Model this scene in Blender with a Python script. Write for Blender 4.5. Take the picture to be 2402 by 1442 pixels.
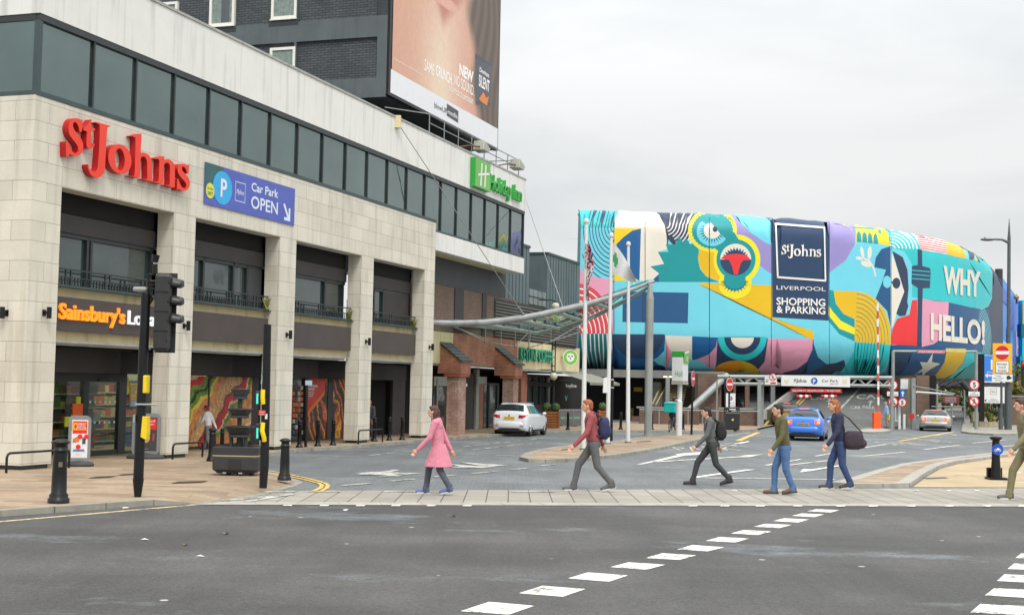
import bpy, bmesh, math, random
from mathutils import Vector, Matrix
from mathutils.geometry import tessellate_polygon, delaunay_2d_cdt
from mathutils.bvhtree import BVHTree
for _o in list(bpy.data.objects):
    bpy.data.objects.remove(_o)
SC = bpy.context.scene
COL = SC.collection
R = math.radians
random.seed(7)

# ------------------------------------------------------------------ camera
FPX, CX, CY, CAMH = 3200.0, 1201.0, 721.0, 2.2
_p = math.atan((902.5 - CY) / FPX)
_r = 0.02
_rt, _up = Vector((1, 0, 0)), Vector((0, -math.sin(_p), math.cos(_p)))
FWD = Vector((0, math.cos(_p), math.sin(_p)))
RGT = (_rt * math.cos(_r) + _up * math.sin(_r)).normalized()
UPV = (_up * math.cos(_r) - _rt * math.sin(_r)).normalized()
CAM = Vector((0, 0, CAMH))
cd = bpy.data.cameras.new('camera')
cam = bpy.data.objects.new('camera', cd)
COL.objects.link(cam)
cd.sensor_width = 36.0
cd.lens = FPX / 2402.0 * 36.0
cd.clip_start = 0.1
cd.clip_end = 3000
M3 = Matrix((RGT, UPV, -FWD)).transposed()
cam.matrix_world = Matrix.Translation(CAM) @ M3.to_4x4()
SC.camera = cam

# ------------------------------------------------------------------ world, sun, exposure
SC.view_settings.view_transform = 'Standard'
SC.view_settings.look = 'None'
SC.view_settings.exposure = 0.5
SC.view_settings.gamma = 1.0
SC.view_settings.use_curve_mapping = False
SUN_EL, SUN_AZ = R(52), R(165)
W = bpy.data.worlds.new('World')
SC.world = W
W.use_nodes = True
nt = W.node_tree
nt.nodes.clear()
N = nt.nodes.new
L = nt.links.new
wo = N('ShaderNodeOutputWorld')
sky = N('ShaderNodeTexSky')
sky.sky_type = 'NISHITA'
sky.sun_disc = False
sky.sun_elevation = SUN_EL
sky.sun_rotation = SUN_AZ
sky.dust_density = 4.0
b1 = N('ShaderNodeBackground')
b1.inputs[1].default_value = 0.12
L(sky.outputs[0], b1.inputs[0])
# overcast cloud deck: brighter overhead than at the horizon, broken by soft grey cloud
tc = N('ShaderNodeTexCoord')
mp = N('ShaderNodeMapping')
mp.inputs['Scale'].default_value = (1.0, 1.0, 3.4)
mp.inputs['Location'].default_value = (0.37, 0.2, 0.1)
L(tc.outputs['Generated'], mp.inputs[0])
nz = N('ShaderNodeTexNoise')
nz.inputs['Scale'].default_value = 2.6
nz.inputs['Detail'].default_value = 6
nz.inputs['Roughness'].default_value = 0.52
nz.inputs['Distortion'].default_value = 0.35
L(mp.outputs[0], nz.inputs[0])
cr = N('ShaderNodeValToRGB')
cr.color_ramp.elements[0].position = 0.33
cr.color_ramp.elements[0].color = (0.69, 0.71, 0.725, 1)
cr.color_ramp.elements[1].position = 0.60
cr.color_ramp.elements[1].color = (0.87, 0.875, 0.87, 1)
L(nz.outputs[0], cr.inputs[0])
sx = N('ShaderNodeSeparateXYZ')
L(tc.outputs['Generated'], sx.inputs[0])
mr = N('ShaderNodeMapRange')
mr.inputs['From Min'].default_value = 0.18
mr.inputs['From Max'].default_value = 0.9
mr.inputs['To Min'].default_value = 0.74
mr.inputs['To Max'].default_value = 2.0
L(sx.outputs[2], mr.inputs[0])
b2 = N('ShaderNodeBackground')
L(cr.outputs[0], b2.inputs[0])
L(mr.outputs[0], b2.inputs[1])
mxw = N('ShaderNodeMixShader')
mxw.inputs[0].default_value = 0.94
L(b1.outputs[0], mxw.inputs[1])
L(b2.outputs[0], mxw.inputs[2])
L(mxw.outputs[0], wo.inputs[0])
sd = bpy.data.lights.new('sun', 'SUN')
sd.energy = 1.3
sd.angle = R(16)
sd.color = (1.0, 0.96, 0.9)
so = bpy.data.objects.new('sun', sd)
COL.objects.link(so)
_sd = Vector((math.sin(SUN_AZ) * math.cos(SUN_EL), math.cos(SUN_AZ) * math.cos(SUN_EL), math.sin(SUN_EL)))
so.rotation_euler = (-_sd).to_track_quat('-Z', 'Y').to_euler()
so.location = _sd * 60

# ------------------------------------------------------------------ photo geometry: rays through the picture onto planes of the place
def ray(x, y):
    return FWD + RGT * ((x - CX) / FPX) - UPV * ((y - CY) / FPX)
def G(x, y, z=0.0):
    d = ray(x, y)
    return CAM + d * ((z - CAMH) / d.z)
def AT(x, y, Y):
    d = ray(x, y)
    return CAM + d * (Y / d.y)
D1 = ray(2275, 924)
D1.z = 0
D1.normalize()
NIN = Vector((-D1.y, D1.x, 0))          # into the building
ORG = G(119.8, 1086.7, 0.2)
ORG.z = 0
ROT = math.atan2(D1.y, D1.x)
def FP(x, y, w=0.0):
    d = ray(x, y)
    t = ((ORG + NIN * w - CAM).dot(NIN)) / d.dot(NIN)
    P = CAM + d * t - ORG
    return P.dot(D1), P.z
def FL(u, w, z):
    return ORG + D1 * u + NIN * w + Vector((0, 0, z))

# ------------------------------------------------------------------ materials
MATS = {}
def lin(c):
    c = c / 255.0
    return c / 12.92 if c <= 0.04045 else ((c + 0.055) / 1.055) ** 2.4
def rgb(r, g, b, k=1.0):
    return (lin(r) * k, lin(g) * k, lin(b) * k)
def mat(name, col, rough=0.6, metal=0.0, var=0.12, vscale=3.0, bump=0.0, bscale=40.0, spec=0.5, emit=0.0, stain=0.0):
    if name in MATS:
        return MATS[name]
    m = bpy.data.materials.new(name)
    m.use_nodes = True
    t = m.node_tree
    bs = t.nodes['Principled BSDF']
    bs.inputs['Roughness'].default_value = rough
    bs.inputs['Metallic'].default_value = metal
    bs.inputs['Specular IOR Level'].default_value = spec
    co = t.nodes.new('ShaderNodeTexCoord')
    n = t.nodes.new('ShaderNodeTexNoise')
    n.inputs['Scale'].default_value = vscale
    n.inputs['Detail'].default_value = 6
    n.inputs['Roughness'].default_value = 0.6
    t.links.new(co.outputs['Object'], n.inputs[0])
    r = t.nodes.new('ShaderNodeValToRGB')
    a = 1 - var
    b = 1 + var * 0.6
    r.color_ramp.elements[0].position = 0.3
    r.color_ramp.elements[1].position = 0.7
    r.color_ramp.elements[0].color = (col[0] * a, col[1] * a, col[2] * a, 1)
    r.color_ramp.elements[1].color = (min(1, col[0] * b), min(1, col[1] * b), min(1, col[2] * b), 1)
    t.links.new(n.outputs[0], r.inputs[0])
    out = r.outputs[0]
    if stain > 0:
        mpn = t.nodes.new('ShaderNodeMapping')
        mpn.inputs['Scale'].default_value = (2.2, 2.2, 0.18)
        t.links.new(co.outputs['Object'], mpn.inputs[0])
        n2 = t.nodes.new('ShaderNodeTexNoise')
        n2.inputs['Scale'].default_value = 1.6
        n2.inputs['Detail'].default_value = 7
        t.links.new(mpn.outputs[0], n2.inputs[0])
        r2 = t.nodes.new('ShaderNodeValToRGB')
        r2.color_ramp.elements[0].position = 0.52
        r2.color_ramp.elements[1].position = 0.75
        r2.color_ramp.elements[0].color = (0, 0, 0, 1)
        r2.color_ramp.elements[1].color = (stain, stain, stain, 1)
        t.links.new(n2.outputs[0], r2.inputs[0])
        mx = t.nodes.new('ShaderNodeMixRGB')
        mx.blend_type = 'MULTIPLY'
        mx.inputs[2].default_value = (0.42, 0.40, 0.35, 1)
        t.links.new(r2.outputs[0], mx.inputs[0])
        t.links.new(out, mx.inputs[1])
        out = mx.outputs[0]
    t.links.new(out, bs.inputs['Base Color'])
    if bump > 0:
        n3 = t.nodes.new('ShaderNodeTexNoise')
        n3.inputs['Scale'].default_value = bscale
        n3.inputs['Detail'].default_value = 4
        t.links.new(co.outputs['Object'], n3.inputs[0])
        bp = t.nodes.new('ShaderNodeBump')
        bp.inputs['Strength'].default_value = bump
        bp.inputs['Distance'].default_value = 0.02
        t.links.new(n3.outputs[0], bp.inputs['Height'])
        t.links.new(bp.outputs[0], bs.inputs['Normal'])
    if emit > 0:
        bs.inputs['Emission Color'].default_value = (col[0], col[1], col[2], 1)
        bs.inputs['Emission Strength'].default_value = emit
    MATS[name] = m
    return m
def brickmat(name, c1, c2, mortar, bw, bh, msize, axes='XZ', rough=0.8, offset=0.5, zoff=0.0, var=0.25, bump=0.3, stain=0.0, uoff=0.0, big=1.2):
    if name in MATS:
        return MATS[name]
    m = bpy.data.materials.new(name)
    m.use_nodes = True
    t = m.node_tree
    nn = t.nodes.new
    lk = t.links.new
    bs = t.nodes['Principled BSDF']
    bs.inputs['Roughness'].default_value = rough
    co = nn('ShaderNodeTexCoord')
    sp = nn('ShaderNodeSeparateXYZ')
    lk(co.outputs['Object'], sp.inputs[0])
    cb = nn('ShaderNodeCombineXYZ')
    if axes == 'XZ':            # both wall directions: x + y runs along the wall
        ad = nn('ShaderNodeMath')
        ad.operation = 'ADD'
        lk(sp.outputs[0], ad.inputs[0])
        lk(sp.outputs[1], ad.inputs[1])
        a2 = nn('ShaderNodeMath')
        a2.operation = 'ADD'
        a2.inputs[1].default_value = uoff
        lk(ad.outputs[0], a2.inputs[0])
        lk(a2.outputs[0], cb.inputs[0])
        az = nn('ShaderNodeMath')
        az.operation = 'ADD'
        az.inputs[1].default_value = -zoff
        lk(sp.outputs[2], az.inputs[0])
        lk(az.outputs[0], cb.inputs[1])
    else:
        lk(sp.outputs[0], cb.inputs[0])
        lk(sp.outputs[1], cb.inputs[1])
    bt = nn('ShaderNodeTexBrick')
    bt.offset = offset
    bt.inputs['Scale'].default_value = 1.0
    bt.inputs['Brick Width'].default_value = bw
    bt.inputs['Row Height'].default_value = bh
    bt.inputs['Mortar Size'].default_value = msize
    bt.inputs['Mortar Smooth'].default_value = 0.1
    bt.inputs['Color1'].default_value = (*c1, 1)
    bt.inputs['Color2'].default_value = (*c2, 1)
    bt.inputs['Mortar'].default_value = (*mortar, 1)
    lk(cb.outputs[0], bt.inputs['Vector'])
    out = bt.outputs['Color']
    def mul(o, scale, lo, hi, c):
        n = nn('ShaderNodeTexNoise')
        n.inputs['Scale'].default_value = scale
        n.inputs['Detail'].default_value = 7
        lk(co.outputs['Object'], n.inputs[0])
        r = nn('ShaderNodeValToRGB')
        r.color_ramp.elements[0].position = lo
        r.color_ramp.elements[1].position = hi
        r.color_ramp.elements[0].color = (c, c, c, 1)
        r.color_ramp.elements[1].color = (1, 1, 1, 1)
        lk(n.outputs[0], r.inputs[0])
        x = nn('ShaderNodeMixRGB')
        x.blend_type = 'MULTIPLY'
        x.inputs[0].default_value = 1
        lk(o, x.inputs[1])
        lk(r.outputs[0], x.inputs[2])
        return x.outputs[0]
    out = mul(out, big, 0.3, 0.62, 1 - var)
    out = mul(out, 14.0, 0.3, 0.7, 1 - var * 0.6)
    if stain > 0:
        mpn = nn('ShaderNodeMapping')
        mpn.inputs['Scale'].default_value = (3, 3, 0.25)
        lk(co.outputs['Object'], mpn.inputs[0])
        n2 = nn('ShaderNodeTexNoise')
        n2.inputs['Scale'].default_value = 1.2
        n2.inputs['Detail'].default_value = 8
        lk(mpn.outputs[0], n2.inputs[0])
        r2 = nn('ShaderNodeValToRGB')
        r2.color_ramp.elements[0].position = 0.5
        r2.color_ramp.elements[1].position = 0.72
        r2.color_ramp.elements[0].color = (0, 0, 0, 1)
        r2.color_ramp.elements[1].color = (stain, stain, stain, 1)
        lk(n2.outputs[0], r2.inputs[0])
        x = nn('ShaderNodeMixRGB')
        x.blend_type = 'MULTIPLY'
        lk(r2.outputs[0], x.inputs[0])
        lk(out, x.inputs[1])
        x.inputs[2].default_value = (0.5, 0.47, 0.42, 1)
        out = x.outputs[0]
    lk(out, bs.inputs['Base Color'])
    if bump > 0:
        bp = nn('ShaderNodeBump')
        bp.inputs['Strength'].default_value = bump
        bp.inputs['Distance'].default_value = 0.01
        bp.invert = True
        lk(bt.outputs['Fac'], bp.inputs['Height'])
        lk(bp.outputs[0], bs.inputs['Normal'])
    MATS[name] = m
    return m
def glassmat(name, tint, rough=0.06, ior=1.5, var=0.3, wob=0.05):
    m = mat(name, tint, rough, 0.0, var, 0.5, spec=0.5)
    t = m.node_tree
    bs = t.nodes['Principled BSDF']
    bs.inputs['IOR'].default_value = ior
    if wob:
        co = t.nodes.new('ShaderNodeTexCoord')
        n = t.nodes.new('ShaderNodeTexNoise')
        n.inputs['Scale'].default_value = 1.3
        n.inputs['Detail'].default_value = 1
        t.links.new(co.outputs['Object'], n.inputs[0])
        bp = t.nodes.new('ShaderNodeBump')
        bp.inputs['Strength'].default_value = wob
        bp.inputs['Distance'].default_value = 0.1
        t.links.new(n.outputs[0], bp.inputs['Height'])
        t.links.new(bp.outputs[0], bs.inputs['Normal'])
    return m
def clearglass(name, tint=(0.8, 0.88, 0.86), gloss=0.25):
    if name in MATS:
        return MATS[name]
    m = bpy.data.materials.new(name)
    m.use_nodes = True
    t = m.node_tree
    t.nodes.clear()
    o = t.nodes.new('ShaderNodeOutputMaterial')
    tr = t.nodes.new('ShaderNodeBsdfTransparent')
    tr.inputs[0].default_value = (*tint, 1)
    gl = t.nodes.new('ShaderNodeBsdfGlossy')
    gl.inputs['Roughness'].default_value = 0.03
    lw = t.nodes.new('ShaderNodeLayerWeight')
    pw = t.nodes.new('ShaderNodeMath')
    pw.operation = 'POWER'
    pw.inputs[1].default_value = 4.0
    t.links.new(lw.outputs['Facing'], pw.inputs[0])
    mu = t.nodes.new('ShaderNodeMath')
    mu.operation = 'MULTIPLY_ADD'
    mu.inputs[1].default_value = 0.6
    mu.inputs[2].default_value = 0.03 + gloss * 0.1
    t.links.new(pw.outputs[0], mu.inputs[0])
    mx = t.nodes.new('ShaderNodeMixShader')
    t.links.new(mu.outputs[0], mx.inputs[0])
    t.links.new(tr.outputs[0], mx.inputs[1])
    t.links.new(gl.outputs[0], mx.inputs[2])
    t.links.new(mx.outputs[0], o.inputs[0])
    MATS[name] = m
    return m

# ------------------------------------------------------------------ mesh builder
def tag(o, label=None, cat=None, group=None, kind=None):
    if label: o['label'] = label
    if cat: o['category'] = cat
    if group: o['group'] = group
    if kind: o['kind'] = kind
    return o
def thing(name, label, cat, loc=(0, 0, 0), rz=0.0, group=None):
    o = bpy.data.objects.new(name, None)
    COL.objects.link(o)
    o.empty_display_size = 0.2
    o.location = loc
    o.rotation_euler = (0, 0, rz)
    return tag(o, label, cat, group)
def fthing(name, label, cat, group=None, u=0, w=0, z=0):
    return thing(name, label, cat, FL(u, w, z), ROT, group)
class MB:
    def __init__(s):
        s.v = []; s.f = []; s.m = []; s.mats = []; s.sm = []
    def mi(s, m):
        if m not in s.mats: s.mats.append(m)
        return s.mats.index(m)
    def add(s, vs, fs, m, smooth=False):
        b = len(s.v); k = s.mi(m)
        s.v += [tuple(v) for v in vs]
        for f in fs:
            s.f.append(tuple(i + b for i in f)); s.m.append(k); s.sm.append(smooth)
        return s
    def box(s, x0, x1, y0, y1, z0, z1, m):
        vs = [(x, y, z) for z in (z0, z1) for y in (y0, y1) for x in (x0, x1)]
        return s.add(vs, [(0, 2, 3, 1), (4, 5, 7, 6), (0, 1, 5, 4), (2, 6, 7, 3), (0, 4, 6, 2), (1, 3, 7, 5)], m)
    def quad(s, a, b, c, d, m):
        return s.add([a, b, c, d], [(0, 1, 2, 3)], m)
    def cyl(s, p0, p1, r0, m, r1=None, n=12, cap=True, smooth=True):
        p0, p1 = Vector(p0), Vector(p1)
        if r1 is None: r1 = r0
        d = (p1 - p0)
        if d.length < 1e-6: return s
        d.normalize()
        a = d.orthogonal().normalized(); b = d.cross(a)
        vs = []
        for p, r in ((p0, r0), (p1, r1)):
            for i in range(n):
                t = 2 * math.pi * i / n
                vs.append(p + a * (r * math.cos(t)) + b * (r * math.sin(t)))
        s.add(vs, [(i, (i + 1) % n, n + (i + 1) % n, n + i) for i in range(n)], m, smooth)
        if cap:
            s.add(vs, [tuple(range(n - 1, -1, -1)), tuple(range(n, 2 * n))], m)
        return s
    def tube(s, pts, r, m, n=8, cap=True):
        pts = [Vector(p) for p in pts]
        rs = r if isinstance(r, (list, tuple)) else [r] * len(pts)
        vs = []; up = None
        for i, p in enumerate(pts):
            d = (pts[min(i + 1, len(pts) - 1)] - pts[max(i - 1, 0)]).normalized()
            if up is None: up = d.orthogonal().normalized()
            a = (up - d * up.dot(d)).normalized(); up = a; b = d.cross(a)
            for k in range(n):
                t = 2 * math.pi * k / n
                vs.append(p + a * (rs[i] * math.cos(t)) + b * (rs[i] * math.sin(t)))
        fs = []
        for i in range(len(pts) - 1):
            for k in range(n):
                k2 = (k + 1) % n
                fs.append((i * n + k, i * n + k2, (i + 1) * n + k2, (i + 1) * n + k))
        s.add(vs, fs, m, True)
        if cap:
            e = (len(pts) - 1) * n
            s.add(vs, [tuple(range(n - 1, -1, -1)), tuple(range(e, e + n))], m)
        return s
    def lathe(s, prof, m, n=18, c=(0, 0, 0), smooth=True):
        vs = []
        for r, z in prof:
            for i in range(n):
                t = 2 * math.pi * i / n
                vs.append((c[0] + r * math.cos(t), c[1] + r * math.sin(t), c[2] + z))
        fs = []
        for j in range(len(prof) - 1):
            for i in range(n):
                k = (i + 1) % n
                fs.append((j * n + i, j * n + k, (j + 1) * n + k, (j + 1) * n + i))
        return s.add(vs, fs, m, smooth)
    def ell(s, c, rx, ry, rz, m, n=14, k=8):
        prof = []
        vs = []
        for j in range(k + 1):
            ph = -math.pi / 2 + math.pi * j / k
            for i in range(n):
                t = 2 * math.pi * i / n
                vs.append((c[0] + rx * math.cos(ph) * math.cos(t), c[1] + ry * math.cos(ph) * math.sin(t), c[2] + rz * math.sin(ph)))
        fs = []
        for j in range(k):
            for i in range(n):
                q = (i + 1) % n
                fs.append((j * n + i, j * n + q, (j + 1) * n + q, (j + 1) * n + i))
        return s.add(vs, fs, m, True)
    def prism(s, loops, fn, d0, d1, m, mside=None):
        """loops: outer + holes in 2-D; fn(x, y, d) -> point; solid between depths d0 and d1"""
        tri = tessellate_polygon([[Vector((x, y, 0)) for x, y in lp] for lp in loops])
        flat = [p for lp in loops for p in lp]
        s.add([fn(x, y, d1) for x, y in flat], [tuple(t) for t in tri], m)
        s.add([fn(x, y, d0) for x, y in flat], [tuple(t) for t in tri], m)
        for lp in loops:
            q = len(lp)
            s.add([fn(x, y, d0) for x, y in lp] + [fn(x, y, d1) for x, y in lp],
                  [(i, (i + 1) % q, q + (i + 1) % q, q + i) for i in range(q)], mside or m)
        return s
    def poly(s, loops, fn, m):
        tri = tessellate_polygon([[Vector((x, y, 0)) for x, y in lp] for lp in loops])
        flat = [p for lp in loops for p in lp]
        return s.add([fn(x, y) for x, y in flat], [tuple(t) for t in tri], m)
    def text(s, st, fn, m, x=0, y=0, h=1.0, w=None, bold=0.0, al='C', shear=0.0, sp=1.0, d0=None, d1=None, ms=None):
        """flat (d0 None) or raised lettering; fn(x, y) or fn(x, y, d)"""
        V, T = glyphs(st, bold, shear, sp)
        if not V: return s
        x0 = min(v[0] for v in V); x1 = max(v[0] for v in V)
        y0 = min(v[1] for v in V)
        ref = glyphs_cap(bold)
        k = h / ref
        kx = k if w is None else w / (x1 - x0)
        ox = {'C': (x0 + x1) / 2, 'L': x0, 'R': x1}[al]
        P = [(x + (v[0] - ox) * kx, y + v[1] * k) for v in V]
        if d0 is None:
            s.add([fn(*p) for p in P], T, m)
        else:
            s.add([fn(p[0], p[1], d1) for p in P], T, m)
            ed = {}
            for t in T:
                for i in range(len(t)):
                    a, b = t[i], t[(i + 1) % len(t)]
                    ed[(a, b)] = 1
            side = [(a, b) for a, b in ed if (b, a) not in ed]
            vs = []; fs = []
            for a, b in side:
                q = len(vs)
                vs += [fn(P[a][0], P[a][1], d0), fn(P[b][0], P[b][1], d0), fn(P[b][0], P[b][1], d1), fn(P[a][0], P[a][1], d1)]
                fs.append((q, q + 1, q + 2, q + 3))
            s.add(vs, fs, ms or m)
        return s
    def build(s, name, parent=None, bev=0.0, smooth=False, fix=True, weld=False):
        me = bpy.data.meshes.new(name)
        me.from_pydata(s.v, [], s.f)
        for m in s.mats: me.materials.append(m)
        for p, k, q in zip(me.polygons, s.m, s.sm):
            p.material_index = k
            p.use_smooth = q or smooth
        if fix or weld:
            bm = bmesh.new(); bm.from_mesh(me)
            if weld: bmesh.ops.remove_doubles(bm, verts=bm.verts, dist=1e-4)
            if fix: bmesh.ops.recalc_face_normals(bm, faces=bm.faces)
            bm.to_mesh(me); bm.free()
        me.update()
        o = bpy.data.objects.new(name, me)
        COL.objects.link(o)
        if parent is not None: o.parent = parent
        if bev:
            b = o.modifiers.new('bevel', 'BEVEL')
            b.width = bev; b.segments = 2; b.limit_method = 'ANGLE'; b.angle_limit = R(40)
        return o
_GC = {}
def _glyph_raw(st, bold, sp):
    cu = bpy.data.curves.new('glyphs', 'FONT')
    cu.body = st; cu.size = 1.0; cu.offset = bold; cu.space_character = sp; cu.fill_mode = 'FRONT' if hasattr(cu, 'fill_mode') else 'FRONT'
    cu.resolution_u = 4
    o = bpy.data.objects.new('glyphs', cu)
    COL.objects.link(o)
    bpy.context.view_layer.update()
    me = bpy.data.meshes.new_from_object(o.evaluated_get(bpy.context.evaluated_depsgraph_get()))
    V = [(v.co.x, v.co.y) for v in me.vertices]
    T = [tuple(p.vertices) for p in me.polygons]
    bpy.data.objects.remove(o); bpy.data.curves.remove(cu); bpy.data.meshes.remove(me)
    return V, T
def glyphs(st, bold=0.0, shear=0.0, sp=1.0):
    k = (st, bold, sp)
    if k not in _GC: _GC[k] = _glyph_raw(st, bold, sp)
    V, T = _GC[k]
    if shear: V = [(x + shear * y, y) for x, y in V]
    return V, T
def glyphs_cap(bold):
    V, _ = glyphs('H', bold)
    return max(v[1] for v in V) - min(v[1] for v in V)
def copy_thing(src, loc, rz=None, label=None):
    r = src.copy(); COL.objects.link(r); r.location = loc
    if rz is not None: r.rotation_euler = (0, 0, rz)
    if label: r['label'] = label
    for ch in list(src.children):
        c = ch.copy(); COL.objects.link(c); c.parent = r
        for g in list(ch.children):
            d = g.copy(); COL.objects.link(d); d.parent = c
    return r
def arc(cx, cy, rx, ry, a0, a1, n=24):
    return [(cx + rx * math.cos(R(a0 + (a1 - a0) * i / n)), cy + ry * math.sin(R(a0 + (a1 - a0) * i / n))) for i in range(n + 1)]
def smoothed(pts, n=3, closed=True):
    """Catmull-Rom through the points"""
    out = []; q = len(pts)
    for i in range(q):
        p0, p1, p2, p3 = pts[(i - 1) % q], pts[i], pts[(i + 1) % q], pts[(i + 2) % q]
        for k in range(n):
            t = k / n
            out.append(tuple(0.5 * (2 * p1[j] + (p2[j] - p0[j]) * t + (2 * p0[j] - 5 * p1[j] + 4 * p2[j] - p3[j]) * t * t + (3 * p1[j] - p0[j] - 3 * p2[j] + p3[j]) * t ** 3) for j in (0, 1)))
    return out

# ================================================================== THE SETTING
def asphalt(name, base, worn, dots=True, wet=(0.11, 0.13, 0.14), rough=0.75, setts=False):
    m = bpy.data.materials.new(name)
    m.use_nodes = True
    t = m.node_tree; nn = t.nodes.new; lk = t.links.new
    bs = t.nodes['Principled BSDF']
    co = nn('ShaderNodeTexCoord')
    def noise(sc, det=6, ro=0.6, scale=None):
        n = nn('ShaderNodeTexNoise')
        n.inputs['Scale'].default_value = sc; n.inputs['Detail'].default_value = det; n.inputs['Roughness'].default_value = ro
        if scale:
            q = nn('ShaderNodeMapping'); q.inputs['Scale'].default_value = scale
            lk(co.outputs['Object'], q.inputs[0]); lk(q.outputs[0], n.inputs[0])
        else:
            lk(co.outputs['Object'], n.inputs[0])
        return n.outputs[0]
    def ramp(o, a, b, c0=(0, 0, 0), c1=(1, 1, 1)):
        r = nn('ShaderNodeValToRGB')
        r.color_ramp.elements[0].position = a; r.color_ramp.elements[1].position = b
        r.color_ramp.elements[0].color = (*c0, 1); r.color_ramp.elements[1].color = (*c1, 1)
        lk(o, r.inputs[0]); return r.outputs[0]
    def mix(f, a, b, mode='MIX'):
        x = nn('ShaderNodeMixRGB'); x.blend_type = mode
        if isinstance(f, float): x.inputs[0].default_value = f
        else: lk(f, x.inputs[0])
        for i, q in ((1, a), (2, b)):
            if isinstance(q, tuple): x.inputs[i].default_value = (*q, 1)
            else: lk(q, x.inputs[i])
        return x.outputs[0]
    patch = ramp(noise(0.16, 7, 0.62, (1, 1.5, 1)), 0.42, 0.62)
    c = mix(patch, base, worn)
    wetm = ramp(noise(0.24, 9, 0.7, (0.8, 1.25, 1)), 0.565, 0.67)
    c = mix(wetm, c, wet)
    grain = ramp(noise(55.0, 3, 0.7), 0.3, 0.7, (0.38, 0.38, 0.38), (1.62, 1.62, 1.62))
    c = mix(1.0, c, grain, 'MULTIPLY')
    c = mix(1.0, c, ramp(noise(15.0, 5, 0.8), 0.35, 0.65, (0.66, 0.66, 0.66), (1.32, 1.32, 1.32)), 'MULTIPLY')
    c = mix(1.0, c, ramp(noise(0.55, 5, 0.6, (2.2, 0.35, 1)), 0.38, 0.62, (0.86, 0.86, 0.86), (1.08, 1.08, 1.08)), 'MULTIPLY')
    if setts:
        bt = nn('ShaderNodeTexBrick')
        bt.inputs['Scale'].default_value = 1; bt.inputs['Brick Width'].default_value = 0.21; bt.inputs['Row Height'].default_value = 0.11
        bt.inputs['Mortar Size'].default_value = 0.012
        bt.inputs['Color1'].default_value = (1.05, 1.05, 1.05, 1); bt.inputs['Color2'].default_value = (0.86, 0.88, 0.9, 1); bt.inputs['Mortar'].default_value = (0.7, 0.7, 0.7, 1)
        lk(co.outputs['Object'], bt.inputs['Vector'])
        c = mix(0.8, c, bt.outputs['Color'], 'MULTIPLY')
    if dots:
        vo = nn('ShaderNodeTexVoronoi'); vo.inputs['Scale'].default_value = 1.5
        lk(co.outputs['Object'], vo.inputs['Vector'])
        d = ramp(vo.outputs['Distance'], 0.055, 0.075, (1, 1, 1), (0, 0, 0))
        cx_ = nn('ShaderNodeSeparateColor'); lk(vo.outputs['Color'], cx_.inputs[0])
        sel = ramp(cx_.outputs[0], 0.7, 0.72)
        mm = nn('ShaderNodeMath'); mm.operation = 'MULTIPLY'
        lk(d, mm.inputs[0]); lk(sel, mm.inputs[1])
        c = mix(mm.outputs[0], c, (0.42, 0.42, 0.40))
    lk(c, bs.inputs['Base Color'])
    rr = nn('ShaderNodeMapRange')
    rr.inputs['To Min'].default_value = rough; rr.inputs['To Max'].default_value = 0.42
    lk(wetm, rr.inputs[0]); lk(rr.outputs[0], bs.inputs['Roughness'])
    bp = nn('ShaderNodeBump'); bp.inputs['Strength'].default_value = 0.35; bp.inputs['Distance'].default_value = 0.012
    lk(noise(70.0, 3, 0.7), bp.inputs['Height']); lk(bp.outputs[0], bs.inputs['Normal'])
    MATS[name] = m
    return m
ASPH = asphalt('asphalt', (0.050, 0.049, 0.047), (0.088, 0.086, 0.083), wet=(0.125, 0.15, 0.165))
SIDE = asphalt('side road setts', (0.125, 0.137, 0.142), (0.165, 0.178, 0.182), False, (0.21, 0.225, 0.235), 0.7, True)
FARG = asphalt('far ground', (0.10, 0.105, 0.105), (0.13, 0.135, 0.135), False)
SAND = brickmat('sandstone slabs', rgb(176, 157, 131), rgb(152, 127, 104), rgb(122, 108, 92), 1.05, 0.34, 0.006, 'XY', 0.75, 0.45, var=0.3, bump=0.25, big=0.5)
PALE = brickmat('pale crossing pavers', rgb(164, 159, 147), rgb(150, 145, 133), rgb(84, 81, 75), 0.42, 0.9, 0.012, 'XY', 0.75, 0.0, var=0.22, bump=0.3, big=0.4)
PEDGE = mat('pale kerb granite', rgb(164, 160, 151), 0.8, 0, 0.25, 2.0, 0.3, 60)
KERB = mat('granite kerb', rgb(150, 147, 136), 0.85, 0, 0.35, 1.6, 0.3, 50, stain=0.5)
WHITE = mat('white road paint', rgb(226, 224, 212), 0.6, 0, 0.18, 9.0)
WORN = mat('worn white paint', rgb(196, 196, 188), 0.7, 0, 0.35, 6.0)
YEL = mat('yellow road paint', rgb(222, 186, 90), 0.7, 0, 0.3, 8.0)
CREAM = mat('cream edge paint', rgb(214, 196, 152), 0.7, 0, 0.3, 8.0)
CYC = brickmat('buff cycle path', rgb(190, 172, 138), rgb(178, 158, 124), rgb(166, 148, 118), 3.0, 3.0, 0.01, 'XY', 0.8, 0.3, var=0.22, bump=0.0, big=0.7)
IRON = mat('dark ironwork', rgb(62, 58, 54), 0.7, 0.4)

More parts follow.
